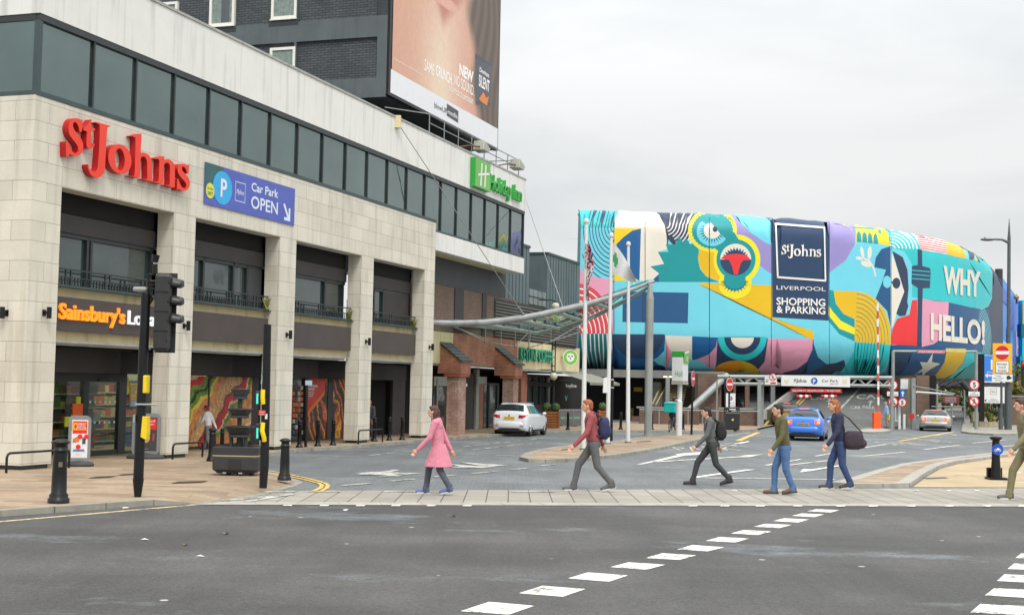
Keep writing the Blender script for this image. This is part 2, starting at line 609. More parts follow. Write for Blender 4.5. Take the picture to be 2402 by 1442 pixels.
def wearpaint(m, lo, hi):
    t = m.node_tree; bs = t.nodes['Principled BSDF']; src = bs.inputs['Base Color'].links[0].from_socket
    co = t.nodes.new('ShaderNodeTexCoord'); o = None
    n = t.nodes.new('ShaderNodeTexNoise'); n.inputs['Scale'].default_value = 11; n.inputs['Detail'].default_value = 8; n.inputs['Roughness'].default_value = .8
    t.links.new(co.outputs['Object'], n.inputs[0])
    n2 = t.nodes.new('ShaderNodeTexNoise'); n2.inputs['Scale'].default_value = 2.2; n2.inputs['Detail'].default_value = 3
    t.links.new(co.outputs['Object'], n2.inputs[0])
    ad = t.nodes.new('ShaderNodeMath'); ad.operation = 'MULTIPLY_ADD'; ad.inputs[1].default_value = .55
    t.links.new(n2.outputs[0], ad.inputs[0]); t.links.new(n.outputs[0], ad.inputs[2])
    r = t.nodes.new('ShaderNodeValToRGB'); r.color_ramp.elements[0].position = lo; r.color_ramp.elements[1].position = hi
    t.links.new(ad.outputs[0], r.inputs[0])
    x = t.nodes.new('ShaderNodeMixRGB'); x.inputs[2].default_value = (.13, .13, .125, 1)
    t.links.new(r.outputs[0], x.inputs[0]); t.links.new(src, x.inputs[1]); t.links.new(x.outputs[0], bs.inputs['Base Color'])
wearpaint(WHITE, .81, .89); wearpaint(WORN, .76, .88); wearpaint(YEL, .78, .95); wearpaint(CREAM, .76, .94)
def sheet(name, pts, z, m, kind='structure'):
    b = MB()
    b.poly([[(p[0], p[1]) for p in pts]], lambda x, y: (x, y, z), m)
    o = b.build(name, fix=False)
    for p in o.data.polygons:
        pass
    bm = bmesh.new(); bm.from_mesh(o.data)
    for f in bm.faces:
        if f.normal.z < 0: f.normal_flip()
    bm.to_mesh(o.data); bm.free()
    return tag(o, kind=kind)
def between(a, b, t):
    return a + (b - a) * t
sheet('ground', [(-700, -200), (900, -200), (900, 1500), (-700, 1500)], 0.0, FARG)
LB0, LB1 = G(600, 1184.5), G(2402, 1188.5)         # crossing, near edge
LT0, LT1 = G(763, 1151.0), G(2138, 1145.5)         # crossing, far edge
def onl(a, b, t): return a + (b - a) * t
nb0, nb1 = onl(LB0, LB1, -3.0), onl(LB0, LB1, 4.0)
tb0, tb1 = onl(LT0, LT1, -3.0), onl(LT0, LT1, 4.0)
sheet('carriageway', [(-70, -60), (90, -60), (nb1.x, nb1.y), (nb0.x, nb0.y)], 0.004, ASPH)
b = MB()
for i in range(36):
    t0, t1 = -.5 + i * .1, -.4 + i * .1
    a, c, d, e = onl(LB0, LB1, t0), onl(LB0, LB1, t1), onl(LT0, LT1, t1), onl(LT0, LT1, t0)
    b.add([(p.x, p.y, .008) for p in (a, c, d, e)], [(0, 1, 2, 3)], PALE)
tag(b.build('crossing', fix=False), kind='structure')
sheet('side_road', [(tb0.x, tb0.y), (tb1.x, tb1.y), (95, 95), (60, 108), (20, 108), (-20, 108)], 0.004, SIDE)
# edging course of long pale slabs along the crossing's near edge
off = Vector((-(LB1 - LB0).y, (LB1 - LB0).x, 0)).normalized()
b = MB()
q0, q1 = onl(LB0, LB1, -0.4), onl(LB0, LB1, 1.6)
n = 40
for i in range(n):
    a, c = onl(q0, q1, i / n), onl(q0, q1, (i + 0.985) / n)
    b.add([(a.x, a.y, .013), (c.x, c.y, .013), (c.x + off.x * .55, c.y + off.y * .55, .013), (a.x + off.x * .55, a.y + off.y * .55, .013)], [(0, 1, 2, 3)], PEDGE)
tag(b.build('crossing_edge', fix=False), kind='structure')

def raised(name, ring, m, km, kw=0.16, skip=(), inner=None):
    """pavement: ring = [(x, y, z)], kerb stones along its rim, flat at z = 0.1 inside"""
    q = len(ring)
    area = sum(ring[i][0] * ring[(i + 1) % q][1] - ring[(i + 1) % q][0] * ring[i][1] for i in range(q))
    if area < 0: ring = ring[::-1]; skip = [(q - 1 - s - 1) % q for s in skip]
    def inset(d):
        out = []
        for i in range(q):
            a, p, c = Vector(ring[i - 1][:2]), Vector(ring[i][:2]), Vector(ring[(i + 1) % q][:2])
            e1, e2 = (p - a).normalized(), (c - p).normalized()
            n1, n2 = Vector((-e1.y, e1.x)), Vector((-e2.y, e2.x))
            nm = (n1 + n2)
            nm = nm.normalized() if nm.length > 1e-4 else n1
            k = min(1.6, 1 / max(0.5, nm.dot(n1)))
            out.append((p + nm * d * k))
        return out
    inn = inset(kw)
    in2 = inset(kw + 0.45)
    vs = [Vector((p.x, p.y)) for p in inn] + [Vector((p.x, p.y)) for p in in2]
    zz = [ring[i][2] for i in range(q)] + [0.1] * q
    ed = [(i, (i + 1) % q) for i in range(q)]
    V, E, F, ov, oe, of = delaunay_2d_cdt(vs, ed, [], 1, 1e-4)
    b = MB()
    zs = [zz[o[0]] if o else 0.1 for o in ov]
    b.add([(v.x, v.y, z) for v, z in zip(V, zs)], [tuple(f) for f in F], m)
    k = MB()
    for i in range(q):
        j = (i + 1) % q
        if i in skip: continue
        a, c = ring[i], ring[j]
        L_ = (Vector(c[:2]) - Vector(a[:2])).length
        nseg = max(1, int(round(L_ / 1.1)))
        for s_ in range(nseg):
            t0, t1 = s_ / nseg, (s_ + 1) / nseg - 0.012 / max(L_, 0.05)
            def P(o, t):
                if o == 0: return (a[0] + (c[0] - a[0]) * t, a[1] + (c[1] - a[1]) * t, a[2] + (c[2] - a[2]) * t + 0.004)
                return (inn[i].x + (inn[j].x - inn[i].x) * t, inn[i].y + (inn[j].y - inn[i].y) * t, a[2] + (c[2] - a[2]) * t + 0.004)
            A, B_, C_, D_ = P(0, t0), P(0, t1), P(1, t1), P(1, t0)
            k.add([A, B_, C_, D_, (A[0], A[1], -0.01), (B_[0], B_[1], -0.01)], [(0, 1, 2, 3), (0, 4, 5, 1)], km)
    o = b.build(name, fix=False)
    bm = bmesh.new(); bm.from_mesh(o.data)
    for f in bm.faces:
        if f.normal.z < 0: f.normal_flip()
    bm.to_mesh(o.data); bm.free()
    tag(o, kind='structure')
    kk = k.build('kerb', o)
    return o
def PX(l, z=0.1):
    out = []
    for e in l:
        zz = e[2] if len(e) > 2 else z
        p = G(e[0], e[1], zz); out.append((p.x, p.y, zz))
    return out
ring = PX([(-420, 1238), (0, 1197), (362, 1172), (482, 1181, .012), (600, 1164, .012), (655, 1150, .012), (698, 1138, .012), (712, 1131, .014), (690, 1122, .014), (655, 1113, .016), (627, 1105, .03), (604, 1095), (594, 1084), (602, 1072), (634, 1062), (690, 1053), (770, 1048), (850, 1043), (954, 1034), (1010, 1029), (1100, 1022), (1200, 1016), (1300, 1011), (1400, 1008.5), (1482, 1009), (1600, 1010), (1690, 1009), (1778, 1006)])
e1 = len(ring) - 1
back = [Vector((16.5, 84, 0)), FL(52, 1.5, 0), FL(30, 6, 0), FL(-1, 8, 0), Vector((-26, 48, 0)), Vector((-30, 30, 0))]
ring += [(p.x, p.y, 0.1) for p in back]
raised('pavement', ring, SAND, KERB, 0.18, [e1 + i for i in range(7)])
isl = PX([(1218, 1071), (1232, 1062), (1262, 1054), (1310, 1046), (1370, 1040), (1440, 1034), (1500, 1025), (1560, 1020.5), (1610, 1018.5), (1650, 1018.5), (1670, 1021), (1660, 1026), (1620, 1034), (1560, 1047), (1500, 1058), (1440, 1066), (1380, 1072), (1330, 1075.5), (1280, 1077), (1240, 1076)])
raised('traffic_island', isl, SAND, KERB, 0.28)
rk = PX([(1951, 1130), (1995, 1120), (2050, 1103), (2118, 1086), (2180, 1078), (2241, 1070.5), (2320, 1062), (2402, 1052), (2600, 1030), (2600, 1038), (2402, 1059), (2310, 1072), (2244, 1080), (2205, 1090), (2170, 1108), (2134, 1133), (2072, 1134.5), (2000, 1134)])
raised('kerbed_island', rk, SAND, PEDGE, 0.30)
cyp = [G(2141, 1143), G(2170, 1122), G(2205, 1100), G(2250, 1088), G(2320, 1078), G(2402, 1066), G(2700, 1030), G(2900, 1100), G(2900, 1146)]
sheet('cycle_path', [(p.x, p.y) for p in cyp], 0.013, CYC)
far = PX([(2255, 1011), (2276, 1014), (2330, 1017), (2402, 1017), (2500, 1016), (2520, 990), (2380, 975), (2262, 975)])
raised('far_pavement', far, PALE, KERB, 0.2)
bi = PX([(2010, 1009), (2020, 1012), (2050, 1013), (2085, 1011), (2092, 1007), (2075, 1003.5), (2030, 1003.5)])
raised('barrier_island', bi, PEDGE, KERB, 0.15)

mk = MB()
ZM = 0.018
def mpoly(pts, m=WHITE, z=ZM):
    mk.poly([[tuple(G(x, y, z).xy) for x, y in pts]], lambda x, y: (x, y, z), m)
def mline(x0, y0, x1, y1, wd=0.12, m=WHITE, z=ZM):
    a, c = G(x0, y0, z), G(x1, y1, z)
    d = (c - a); d.normalize(); nrm = Vector((-d.y, d.x, 0)) * wd * 0.5
    mk.add([a + nrm, c + nrm, c - nrm, a - nrm], [(0, 1, 2, 3)], m)
for d in ([(288, 435), (395, 400), (565, 415), (470, 448)], [(507, 368), (595, 340), (757, 352), (672, 381)], [(692, 312), (765, 290), (917, 301), (845, 325)], [(850, 270), (918, 252), (1057, 261), (985, 280)], [(982, 236), (1045, 218), (1173, 226), (1110, 243)], [(1100, 204), (1158, 187), (1279, 196), (1215, 211)], [(1207, 172), (1260, 157), (1373, 163), (1318, 178)], [(1302, 144), (1350, 131), (1455, 137), (1405, 150)], [(1387, 119), (1430, 108), (1532, 112), (1485, 124)], [(1460, 98), (1500, 87), (1597, 92), (1555, 103)], [(1530, 78), (1568, 69), (1652, 73), (1615, 83)], [(1588, 61), (1622, 53), (1709, 57), (1675, 66)],
          [(2200, 440), (2238, 408), (2430, 417), (2395, 450)], [(2255, 376), (2290, 349), (2460, 357), (2428, 386)], [(2300, 322), (2328, 297), (2480, 304), (2455, 330)], [(2340, 277), (2364, 256), (2500, 262), (2478, 283)], [(2370, 236), (2391, 219), (2515, 224), (2495, 242)]):
    mpoly([(900 + x / 1.599, 1160 + y / 1.599) for x, y in d], WHITE, 0.009)
for x in (674, 760, 845, 928, 1011, 1095, 1625, 1700, 1783, 1871, 1972, 2048, 2137, 2226, 2314, 2399):
    y = 1183.2 + (x - 674) * 0.0008
    mpoly([(x - 8, y), (x + 12, y), (x + 10, y + 2.6), (x - 11, y + 2.6)])
for x in (1724, 2149, 2226, 2292, 2370):
    mpoly([(x - 6, 1149), (x + 6, 1149), (x + 6, 1151), (x - 6, 1151)])
for l in ((620, 1152.6, 690, 1151.6), (735, 1151.8, 800, 1151.5), (900, 1152, 1010, 1152), (1200, 1152.4, 1300, 1152.4), (1790, 1152, 1850, 1151)):
    mline(*l, 0.18, WORN)
def c3(x, y): return 1200 + x / 4.003, 980 + y / 4.003
def c4(x, y): return 1700 + x / 3.4217, 980 + y / 3.4217
def c2(x, y): return 600 + x / 3.431, 1000 + y / 3.431
mpoly([c3(1165, 438), c3(1235, 432), c3(1640, 350), c3(1795, 342), c3(1780, 318), c3(1535, 336), c3(1560, 345)])
mpoly([c3(1320, 414), c3(2155, 366), c3(2230, 366), c3(2365, 338), c3(2180, 350), c3(2150, 360), c3(1340, 406)])
mline(*c3(1675, 558), *c4(885, 492), 0.14)
mpoly([c3(1675, 562), c3(1760, 556), c3(2290, 482), c3(2200, 482), c3(1700, 550)])
mpoly([c4(598, 436), c4(690, 424), c4(925, 384), c4(915, 378), c4(690, 410), c4(630, 408)])
for l in ((330, 378, 610, 330), (500, 378, 875, 335), (730, 305, 930, 269), (1110, 305, 1445, 273), (1095, 240, 1300, 210), (1600, 253, 1890, 215), (1690, 155, 2250, 175), (1990, 200, 2250, 175), (2200, 231, 2440, 209)):
    mline(*c4(*l[:2]), *c4(*l[2:]), 0.13)
for l in ((0, 146, 210, 115), (30, 150, 240, 150), (200, 130, 460, 160), (850, 130, 1420, 155), (860, 155, 1400, 180), (860, 110, 1300, 118), (1020, 185, 1700, 150), (1700, 140, 1820, 112), (1780, 120, 1860, 140)):
    mline(*c4(*l[:2]), *c4(*l[2:]), 0.14, WORN)
mline(*c4(105, 183), *c4(270, 115), 0.28, YEL)
mline(*c4(1400, 186), *c4(1845, 108), 0.2, YEL)
for l in ((610, 241, 840, 243), (360, 234, 500, 240), (915, 232, 1000, 223), (1030, 217, 1075, 212), (1087, 212, 1140, 208), (1190, 203, 1265, 197), (1670, 162, 1720, 157), (1760, 152, 1820, 145), (1840, 143, 1895, 137), (1920, 135, 1965, 128), (2005, 128, 2050, 122), (2080, 118, 2130, 113), (2215, 103, 2260, 97), (2290, 95, 2330, 90), (1640, 198, 1670, 195), (1735, 187, 1800, 180), (1840, 177, 1895, 170), (1920, 167, 1995, 160), (2015, 157, 2080, 150), (2105, 147, 2160, 143), (2190, 140, 2235, 135), (2255, 132, 2295, 128), (695, 473, 920, 455), (1088, 437, 1275, 420), (1430, 403, 1620, 388), (1735, 377, 1940, 360), (2060, 345, 2200, 332), (2300, 314, 2402, 303), (1685, 225, 1830, 228), (1930, 230, 2080, 233)):
    mline(*c2(*l[:2]), *c2(*l[2:]), 0.13, WORN)
for pl in ([(800, 380), (900, 364), (1010, 362), (1110, 345), (1160, 348), (1080, 366), (1340, 376), (1200, 384), (1100, 380), (1190, 395), (980, 402), (1060, 390), (880, 386)],
           [(1530, 325), (1640, 320), (1560, 300), (1700, 312), (1830, 318), (1640, 286), (1720, 290), (2020, 310), (1940, 316), (1850, 332), (1700, 330)]):
    mpoly([c2(*p) for p in pl], WORN)
def groundtext(st, x0, x1, ytop, ybot, m=WORN, z=ZM):
    a, c, d = G(x0, ybot, z), G(x1, ybot, z), G((x0 + x1) / 2 + (903 - (ytop + ybot) / 2) * 0, ytop, z)
    ux = (c - a); uy = Vector((0, d.y - a.y, 0))
    mk.text(st, lambda x, y: tuple(a + ux * x + uy * y), m, x=0.5, y=0, h=1.0, w=1.0)
groundtext('CAR', 1650, 1757, 1040.5, 1048)
groundtext('PARK', 1594, 1740, 1049.5, 1056)
groundtext('CAR PARK', 2095, 2185, 1038, 1044)
groundtext('ONLY', 2195, 2250, 1031, 1037)
mpoly([c3(2080, 238), c3(2230, 214), c3(2230, 224), c3(2150, 240)])
def mpath(pts, wd, m, z=ZM):
    for i in range(len(pts) - 1):
        mline(*pts[i], *pts[i + 1], wd, m, z)
mpath([(-200, 1243), (0, 1222.5), (180, 1207), (330, 1194), (430, 1185.5), (466, 1182.5)], 0.11, CREAM, 0.009)
mpath([(627, 1106), (672, 1115), (705, 1122), (730, 1127.5), (748, 1132.5), (756, 1137), (752, 1143), (740, 1149), (726, 1152)], 0.09, YEL)
mpath([(627, 1102.5), (680, 1112), (715, 1119.5), (742, 1126), (762, 1132), (770, 1137), (766, 1144), (754, 1150)], 0.09, YEL)
mline(622, 1071, 668, 1061, 0.12, CREAM)
for l in ((540, 1172, 640, 1163), (575, 1176, 690, 1157)):
    mline(*l, 0.14, WORN)
mline(2330, 1128, 2402, 1131, 0.13)
mline(2355, 1117, 2402, 1105, 0.1, WORN)
mline(2240, 1113, 2320, 1116, 0.1, WORN)
tag(mk.build('road_markings', fix=False), kind='structure')
gr = MB()
for x, y, wx in ((230, 1119.5, 26), (292, 1113, 20), (2200, 1122, 26), (435, 1131.5, 36), (1510, 1035, 17), (1325, 1054, 10)):
    z = 0.112 if x < 1000 or (1300 < x < 1520) else 0.014
    a, c = G(x - wx, y + 1.2, z), G(x + wx, y - 0.8, z)
    gr.add([a, c, c + Vector((.05, .5, 0)), a + Vector((.05, .5, 0))], [(0, 1, 2, 3)], IRON)
tag(gr.build('drain_covers', fix=False), kind='structure')
lt = MB()
LEAFY = mat('fallen leaf', rgb(190, 160, 80), 0.8); LITW = mat('paper litter', rgb(215, 212, 205), 0.8)

# ================================================================== STONE-FRONTED SHOPPING CENTRE (local axes: x along the street, y into the building)
STONE = brickmat('limestone blocks', rgb(219, 214, 199), rgb(207, 202, 187), rgb(156, 151, 139), 1.06, 0.452, 0.006, 'XZ', 0.8, 0.5, zoff=0.24, var=0.10, bump=0.25, stain=0.42, uoff=0.53)
PARA = mat('white render', rgb(222, 222, 217), 0.75, 0, 0.05, 1.2, 0.05, 30, stain=0.45)
DKF = mat('dark frame metal', rgb(52, 58, 60), 0.45, 0.3, 0.15)
TEAL = mat('teal grey frame', rgb(62, 78, 80), 0.5, 0.2, 0.2, 2)
GLB = glassmat('dark band glass', (0.036, 0.058, 0.054), 0.02, 2.4, 0.45, 0.05)
GLB.node_tree.nodes['Principled BSDF'].inputs['Specular Tint'].default_value = (.80, 1.0, .97, 1)
GLU = glassmat('upper window glass', (0.03, 0.05, 0.05), 0.05, 1.8, 0.5, 0.05)
BROWN = mat('brown fascia panel', rgb(72, 63, 60), 0.5, 0.1, 0.2, 1.2)
DKBR = mat('dark soffit panel', rgb(50, 46, 46), 0.6, 0, 0.25, 1.5)
CRM = mat('cream render', rgb(214, 200, 158), 0.8, 0, 0.12, 1.5, stain=0.5)
CORN = mat('grey cornice', rgb(168, 168, 162), 0.6, 0.1, 0.2, 2, stain=0.4)
BLK = mat('black metal', rgb(28, 29, 31), 0.4, 0.4, 0.25, 4)
BLK2 = mat('satin black plastic', rgb(34, 35, 36), 0.5, 0, 0.2, 6)
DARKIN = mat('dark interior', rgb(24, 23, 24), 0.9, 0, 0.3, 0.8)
GREYP = mat('dark grey panel', rgb(62, 64, 67), 0.6, 0.1, 0.2, 0.9, stain=0.3)
mall = fthing('shopping_centre', 'long pale stone shopping centre with a dark window band and white parapet', 'building')
PIL = [(-1.05, 0.0), (4.72, 5.77), (10.56, 11.61), (16.42, 17.44), (22.20, 23.22)]
for i, (a, c) in enumerate(PIL):
    b = MB()
    b.box(a, c, 0, 6.0 if i == 0 else 0.5, 0.2, 6.55, STONE)
    p = b.build('pillar', mall)
    q = MB().box(a + 0.06, c - 0.06, 0.05, 5.95 if i == 0 else 0.45, 0.06, 0.2, DKF).build('plinth', p)
b = MB()
b.box(-1.05, 23.22, 0.0, 0.5, 6.552, 8.49, STONE)
b.box(-1.05, -0.55, 0.5, 14, 6.552, 8.49, STONE)
b.build('spandrel_wall', mall)
MB().box(-1.02, 23.2, 0.502, 8, 6.6, 6.9, DKBR).build('soffit', mall)
# window band
b = MB()
b.box(-0.98, 34.32, 0.06, 0.1, 8.55, 10.22, GLB)
b.box(-1.0, -0.96, 0.1, 14, 8.55, 10.22, GLB)
b.box(23.3, 34.32, 0.063, 0.1, 8.16, 8.55, GLB)
b.box(34.29, 34.33, 0.1, 8, 8.16, 10.22, GLB)
band = b.build('window_band', mall)
fr = MB()
fr.box(-1.02, 34.36, -0.02, 0.1, 10.2, 10.35, DKF)
fr.box(-1.03, -0.93, 0.1, 14, 10.2, 10.35, DKF)
fr.box(-1.03, 23.24, -0.015, 0.1, 8.495, 8.60, TEAL)
fr.box(-1.03, -0.95, 0.1, 14, 8.495, 8.60, TEAL)
fr.box(23.245, 34.36, -0.015, 0.1, 8.13, 8.22, TEAL)
for u in (1.05, 2.8, 4.55, 6.3, 8.05, 9.79, 11.54, 13.28, 15.02, 16.76, 18.5, 20.28, 22.06):
    fr.box(u - 0.03, u + 0.03, 0.0, 0.055, 8.6, 10.2, DKF)
for u in (23.77, 25.5, 27.25, 28.97, 30.7, 32.45):
    fr.box(u - 0.03, u + 0.03, 0.0, 0.055, 8.22, 10.2, DKF)
fr.box(34.28, 34.36, 0.0, 0.06, 8.22, 10.2, DKF)
fr.box(-1.03, -0.9, -0.01, 0.12, 8.6, 10.2, TEAL)
for w in (1.5, 3.0, 4.6, 6.2):
    fr.box(-1.03, -1.001, w - 0.03, w + 0.03, 8.6, 10.2, DKF)
fr.build('window_frame', band)
# parapet and white projecting floor edge
b = MB()
b.box(-1.05, 34.36, -0.03, 0.35, 10.352, 11.83, PARA)
b.box(-1.05, -0.7, 0.352, 14, 10.352, 11.83, PARA)
b.box(34.0, 34.36, 0.352, 10, 10.352, 11.83, PARA)
b.build('parapet', mall)
MB().box(-1.08, 34.39, -0.06, 0.4, 11.832, 11.9, CORN).box(-1.08, -0.68, 0.4, 14, 11.832, 11.9, CORN).build('coping', mall)
MB().box(-0.68, 34, 0.4, 14, 11.3, 11.4, GREYP).build('flat_roof', mall)
b = MB()
b.box(23.225, 34.36, -0.03, 0.4, 7.42, 8.13, PARA)
b.box(34.0, 34.36, 0.4, 10, 7.42, 8.13, PARA)
b.build('white_floor_edge', mall)
MB().box(23.23, 34.3, 0.4, 2.2, 7.43, 7.6, CRM).build('projecting_soffit', mall)
# bays
BAYS = [(0, 4.72), (5.77, 10.56), (11.61, 16.42), (17.44, 22.2)]
for i, (a, c) in enumerate(BAYS):
    # upper recessed windows
    b = MB(); b.box(a - .02, c + .02, 0.62, 0.7, 6.08, 6.6, DARKIN); b.box(a - .02, c + .02, 0.56, 0.66, 5.62, 6.06, DKBR)
    b.build('lintel_panel', mall)
    b = MB(); b.box(a, c, 0.68, 0.72, 4.3, 5.62, GLU)
    wn = b.build('window', mall)
    f = MB()
    ms = {0: (0.08, 1.9, 2.05, 4.64), 1: (5.85, 7.25, 8.9, 9.7), 2: (11.7, 12.3, 14.9, 16.3), 3: (17.5, 18.9, 19.7, 22.1)}[i]
    for u in ms: f.box(u - .045, u + .045, 0.6, 0.677, 4.3, 5.62, DKF)
    f.box(a, c, 0.6, 0.677, 5.52, 5.618, DKF)
    f.box(a, c, 0.6, 0.677, 4.3, 4.37, DKF)
    if i == 1: f.box(9.75, c, 0.6, 0.677, 4.37, 5.52, GREYP)
    if i == 3: f.box(19.75, 22.1, 0.6, 0.677, 4.37, 5.52, DKBR); f.box(17.5, 18.9, .6, .677, 4.37, 4.95, DARKIN)
    f.build('window_frame', wn)
    f = MB()
    rw = 0.36
    f.box(a, c, rw - .02, rw + .02, 4.70, 4.735, DKF); f.box(a, c, rw - .02, rw + .02, 4.52, 4.545, DKF); f.box(a, c, rw - .05, rw + .05, 4.31, 4.345, TEAL)
    k = 0
    u = a + .1
    while u < c - .05:
        f.box(u - .012, u + .012, rw - .012, rw + .012, 4.345, 4.52, DKF); u += 0.125
    for t in (0.16, 0.2, 0.49, 0.53, 0.82, 0.86):
        uu = a + (c - a) * t
        f.box(uu - .025, uu + .025, rw - .018, rw + .018, 4.345, 4.70, DKF)
    f.build('balcony_railing', mall)
    b = MB()
    b.box(a, c, 0.47, 0.66, 4.05, 4.30, CRM); b.box(a, c, 0.47, 0.66, 3.04, 3.27, CRM); b.box(a, c, 0.56, 0.9, 3.27, 4.05, CRM)
    b.box(a, c, 0.24, 0.47, 4.285, 4.308, TEAL)
    b.build('cream_band', mall)
    MB().box(a + (0 if i == 0 else 0.0), c - 0.1 if i else c - .02, 0.28, 0.558, 3.26, 4.055, BROWN).build('fascia_board', mall)
    MB().box(a, c - .1, 0.38, 0.6, 2.98, 3.04, CORN).box(a, c - .18, 0.46, 0.8, 2.93, 2.98, CORN).build('cornice', mall)
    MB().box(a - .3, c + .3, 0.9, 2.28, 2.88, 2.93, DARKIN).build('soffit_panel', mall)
    MB().box(a - .9, c + 2.2, 1.6, 2.2, 2.29, 2.88, DKBR).build('shutter_box', mall)
MB().box(4.3, 23, 2.25, 2.6, 0.1, 0.16, DKF).build('sill_strip', mall)
# piers behind the pillars, closing the arcade between shop units
b = MB()
for x0, x1 in ((363, 441), (641, 684), (808, 860)):
    b.box(FP(x0, 980, 2.3)[0], FP(x1, 980, 2.3)[0], 2.3, 2.6, 0.1, 2.9, DKBR)
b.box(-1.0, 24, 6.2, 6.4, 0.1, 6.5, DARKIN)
b.build('party_wall', mall)
# shop unit 1: glazed, lit
SHOPW = mat('shop back wall', rgb(176, 172, 140), 0.8, 0, 0.2, 0.7)
LAMP = mat('shop ceiling light', (1.0, 0.93, 0.62), 0.5, emit=5.0, var=0.0)
CG = clearglass('shop glass')
b = MB()
b.box(0.4, 22, 6.0, 6.1, 0.1, 2.9, SHOPW)
b.box(0.3, 0.38, 2.3, 6.0, 0.1, 2.9, SHOPW)
b.box(20, 20.1, 2.7, 6.0, 0.1, 2.9, SHOPW)
b.box(0.4, 20, 2.3, 6.0, 2.6, 2.65, SHOPW)
b.box(0.4, 20, 2.3, 6.0, 0.1, 0.12, mat('shop floor', rgb(150, 140, 125), 0.4))
b.build('shop_interior', mall)
b = MB()
for w in (2.9, 4.0, 5.1): b.box(1.0, 19, w, w + .14, 2.54, 2.59, LAMP)
b.build('strip_light', mall)

# ---- shop fronts
def F2(x, y): return FP(x, y, 2.2)
def fbox(b, x0, x1, y0, y1, w0, w1, m, w=2.2):
    """box on a plane parallel to the facade, from picture extents"""
    ym, xm = (y0 + y1) / 2, (x0 + x1) / 2
    u0, u1 = FP(x0, ym, w)[0], FP(x1, ym, w)[0]
    z0, z1 = FP(xm, y1, w)[1], FP(xm, y0, w)[1]
    return b.box(u0, u1, w0, w1, z0, z1, m)
uL, uD0, uD1, uD2, uD3, uR = [F2(x, 980)[0] for x in (127, 190, 202, 274, 291, 358)]
b = MB(); b.box(uL - .4, uD0, 2.2, 2.215, .15, 2.06, CG); b.build('shop_window', mall)
b = MB(); b.box(uD3, uR + .4, 2.2, 2.215, .15, 2.29, CG); b.build('shop_window', mall)
f = MB()
f.box(uD0, uD1, 2.14, 2.26, .1, 2.06, DKF); f.box(uD2, uD3, 2.14, 2.26, .1, 2.06, DKF)
f.box(uL - .4, uD3, 2.14, 2.26, 2.06, 2.29, GREYP); f.box(uD1, uD2, 2.16, 2.24, .1, .24, GREYP); f.box(uR + .3, uR + .5, 2.1, 2.3, .1, 2.29, BLK)
f.box((uD1 + uD2) / 2 - .3, (uD1 + uD2) / 2 + .15, 2.10, 2.14, 2.08, 2.14, BLK)
f.build('shopfront_frame', mall)
d = MB(); d.box(uD1, uD2, 2.19, 2.205, .24, 2.06, CG)
dr = d.build('glass_door', mall)
dd = MB()
SIGNW = mat('white vinyl', rgb(225, 225, 222), 0.5, var=0.05)
for z in (0.95, 1.5):
    u = uD1 + .1
    while u < uD2 - .05:
        dd.box(u, u + .06, 2.18, 2.188, z, z + .06, SIGNW); u += .22
dd.build('vinyl_dots', dr)
PC = [mat('packet ' + n, rgb(*c), 0.5, var=0.25, vscale=8) for n, c in (('orange', (206, 108, 50)), ('brown', (120, 80, 55)), ('cream', (200, 190, 160)), ('green', (90, 120, 60)), ('red', (170, 50, 45)), ('dark', (60, 60, 58)), ('yellow', (210, 180, 60)), ('blue', (70, 85, 120)))]
rnd = random.Random(3)
b = MB()
for (u0, u1, w) in ((4.0, 6.2, 3.0), (6.6, 18.0, 5.3)):
    b.box(u0, u1, w + .35, w + .4, .12, 2.1, PC[5])
    for z in (.25, .62, .99, 1.36, 1.73):
        b.box(u0, u1, w - .05, w + .35, z - .03, z, PC[2])
        u = u0
        while u < u1 - .4:
            ww = rnd.uniform(.12, .34); h = rnd.uniform(.15, .3)
            b.box(u, u + ww, w, w + .2, z + .002, z + h, PC[rnd.choice([0, 0, 1, 2, 3, 4, 5, 6, 1])]); u += ww + .012
o = b.build('stocked_shelves', mall); tag(o, kind='stuff')
def notice(*a):
    b = MB(); fbox(b, *a); b.build('window_notice', mall)
notice(168, 191, 946, 975, 2.15, 2.19, mat('orange notice', rgb(226, 96, 30), 0.5))
notice(177, 186, 930, 946, 2.15, 2.19, mat('lime notice', rgb(190, 200, 40), 0.5))
notice(150, 162, 977, 1000, 2.15, 2.19, MATS['lime notice'])
notice(151, 162, 948, 976, 2.15, 2.19, BLK2)
notice(303, 317, 902, 938, 2.15, 2.19, mat('notice poster', rgb(205, 180, 110), 0.5, 0, 0.5, 9))
notice(303, 317, 939, 953, 2.15, 2.19, mat('blue notice', rgb(150, 185, 205), 0.5, 0, 0.3, 9))
notice(290, 298, 884, 925, 2.15, 2.19, MATS['lime notice'])
notice(284, 318, 1000, 1048, 2.3, 2.34, PC[7])

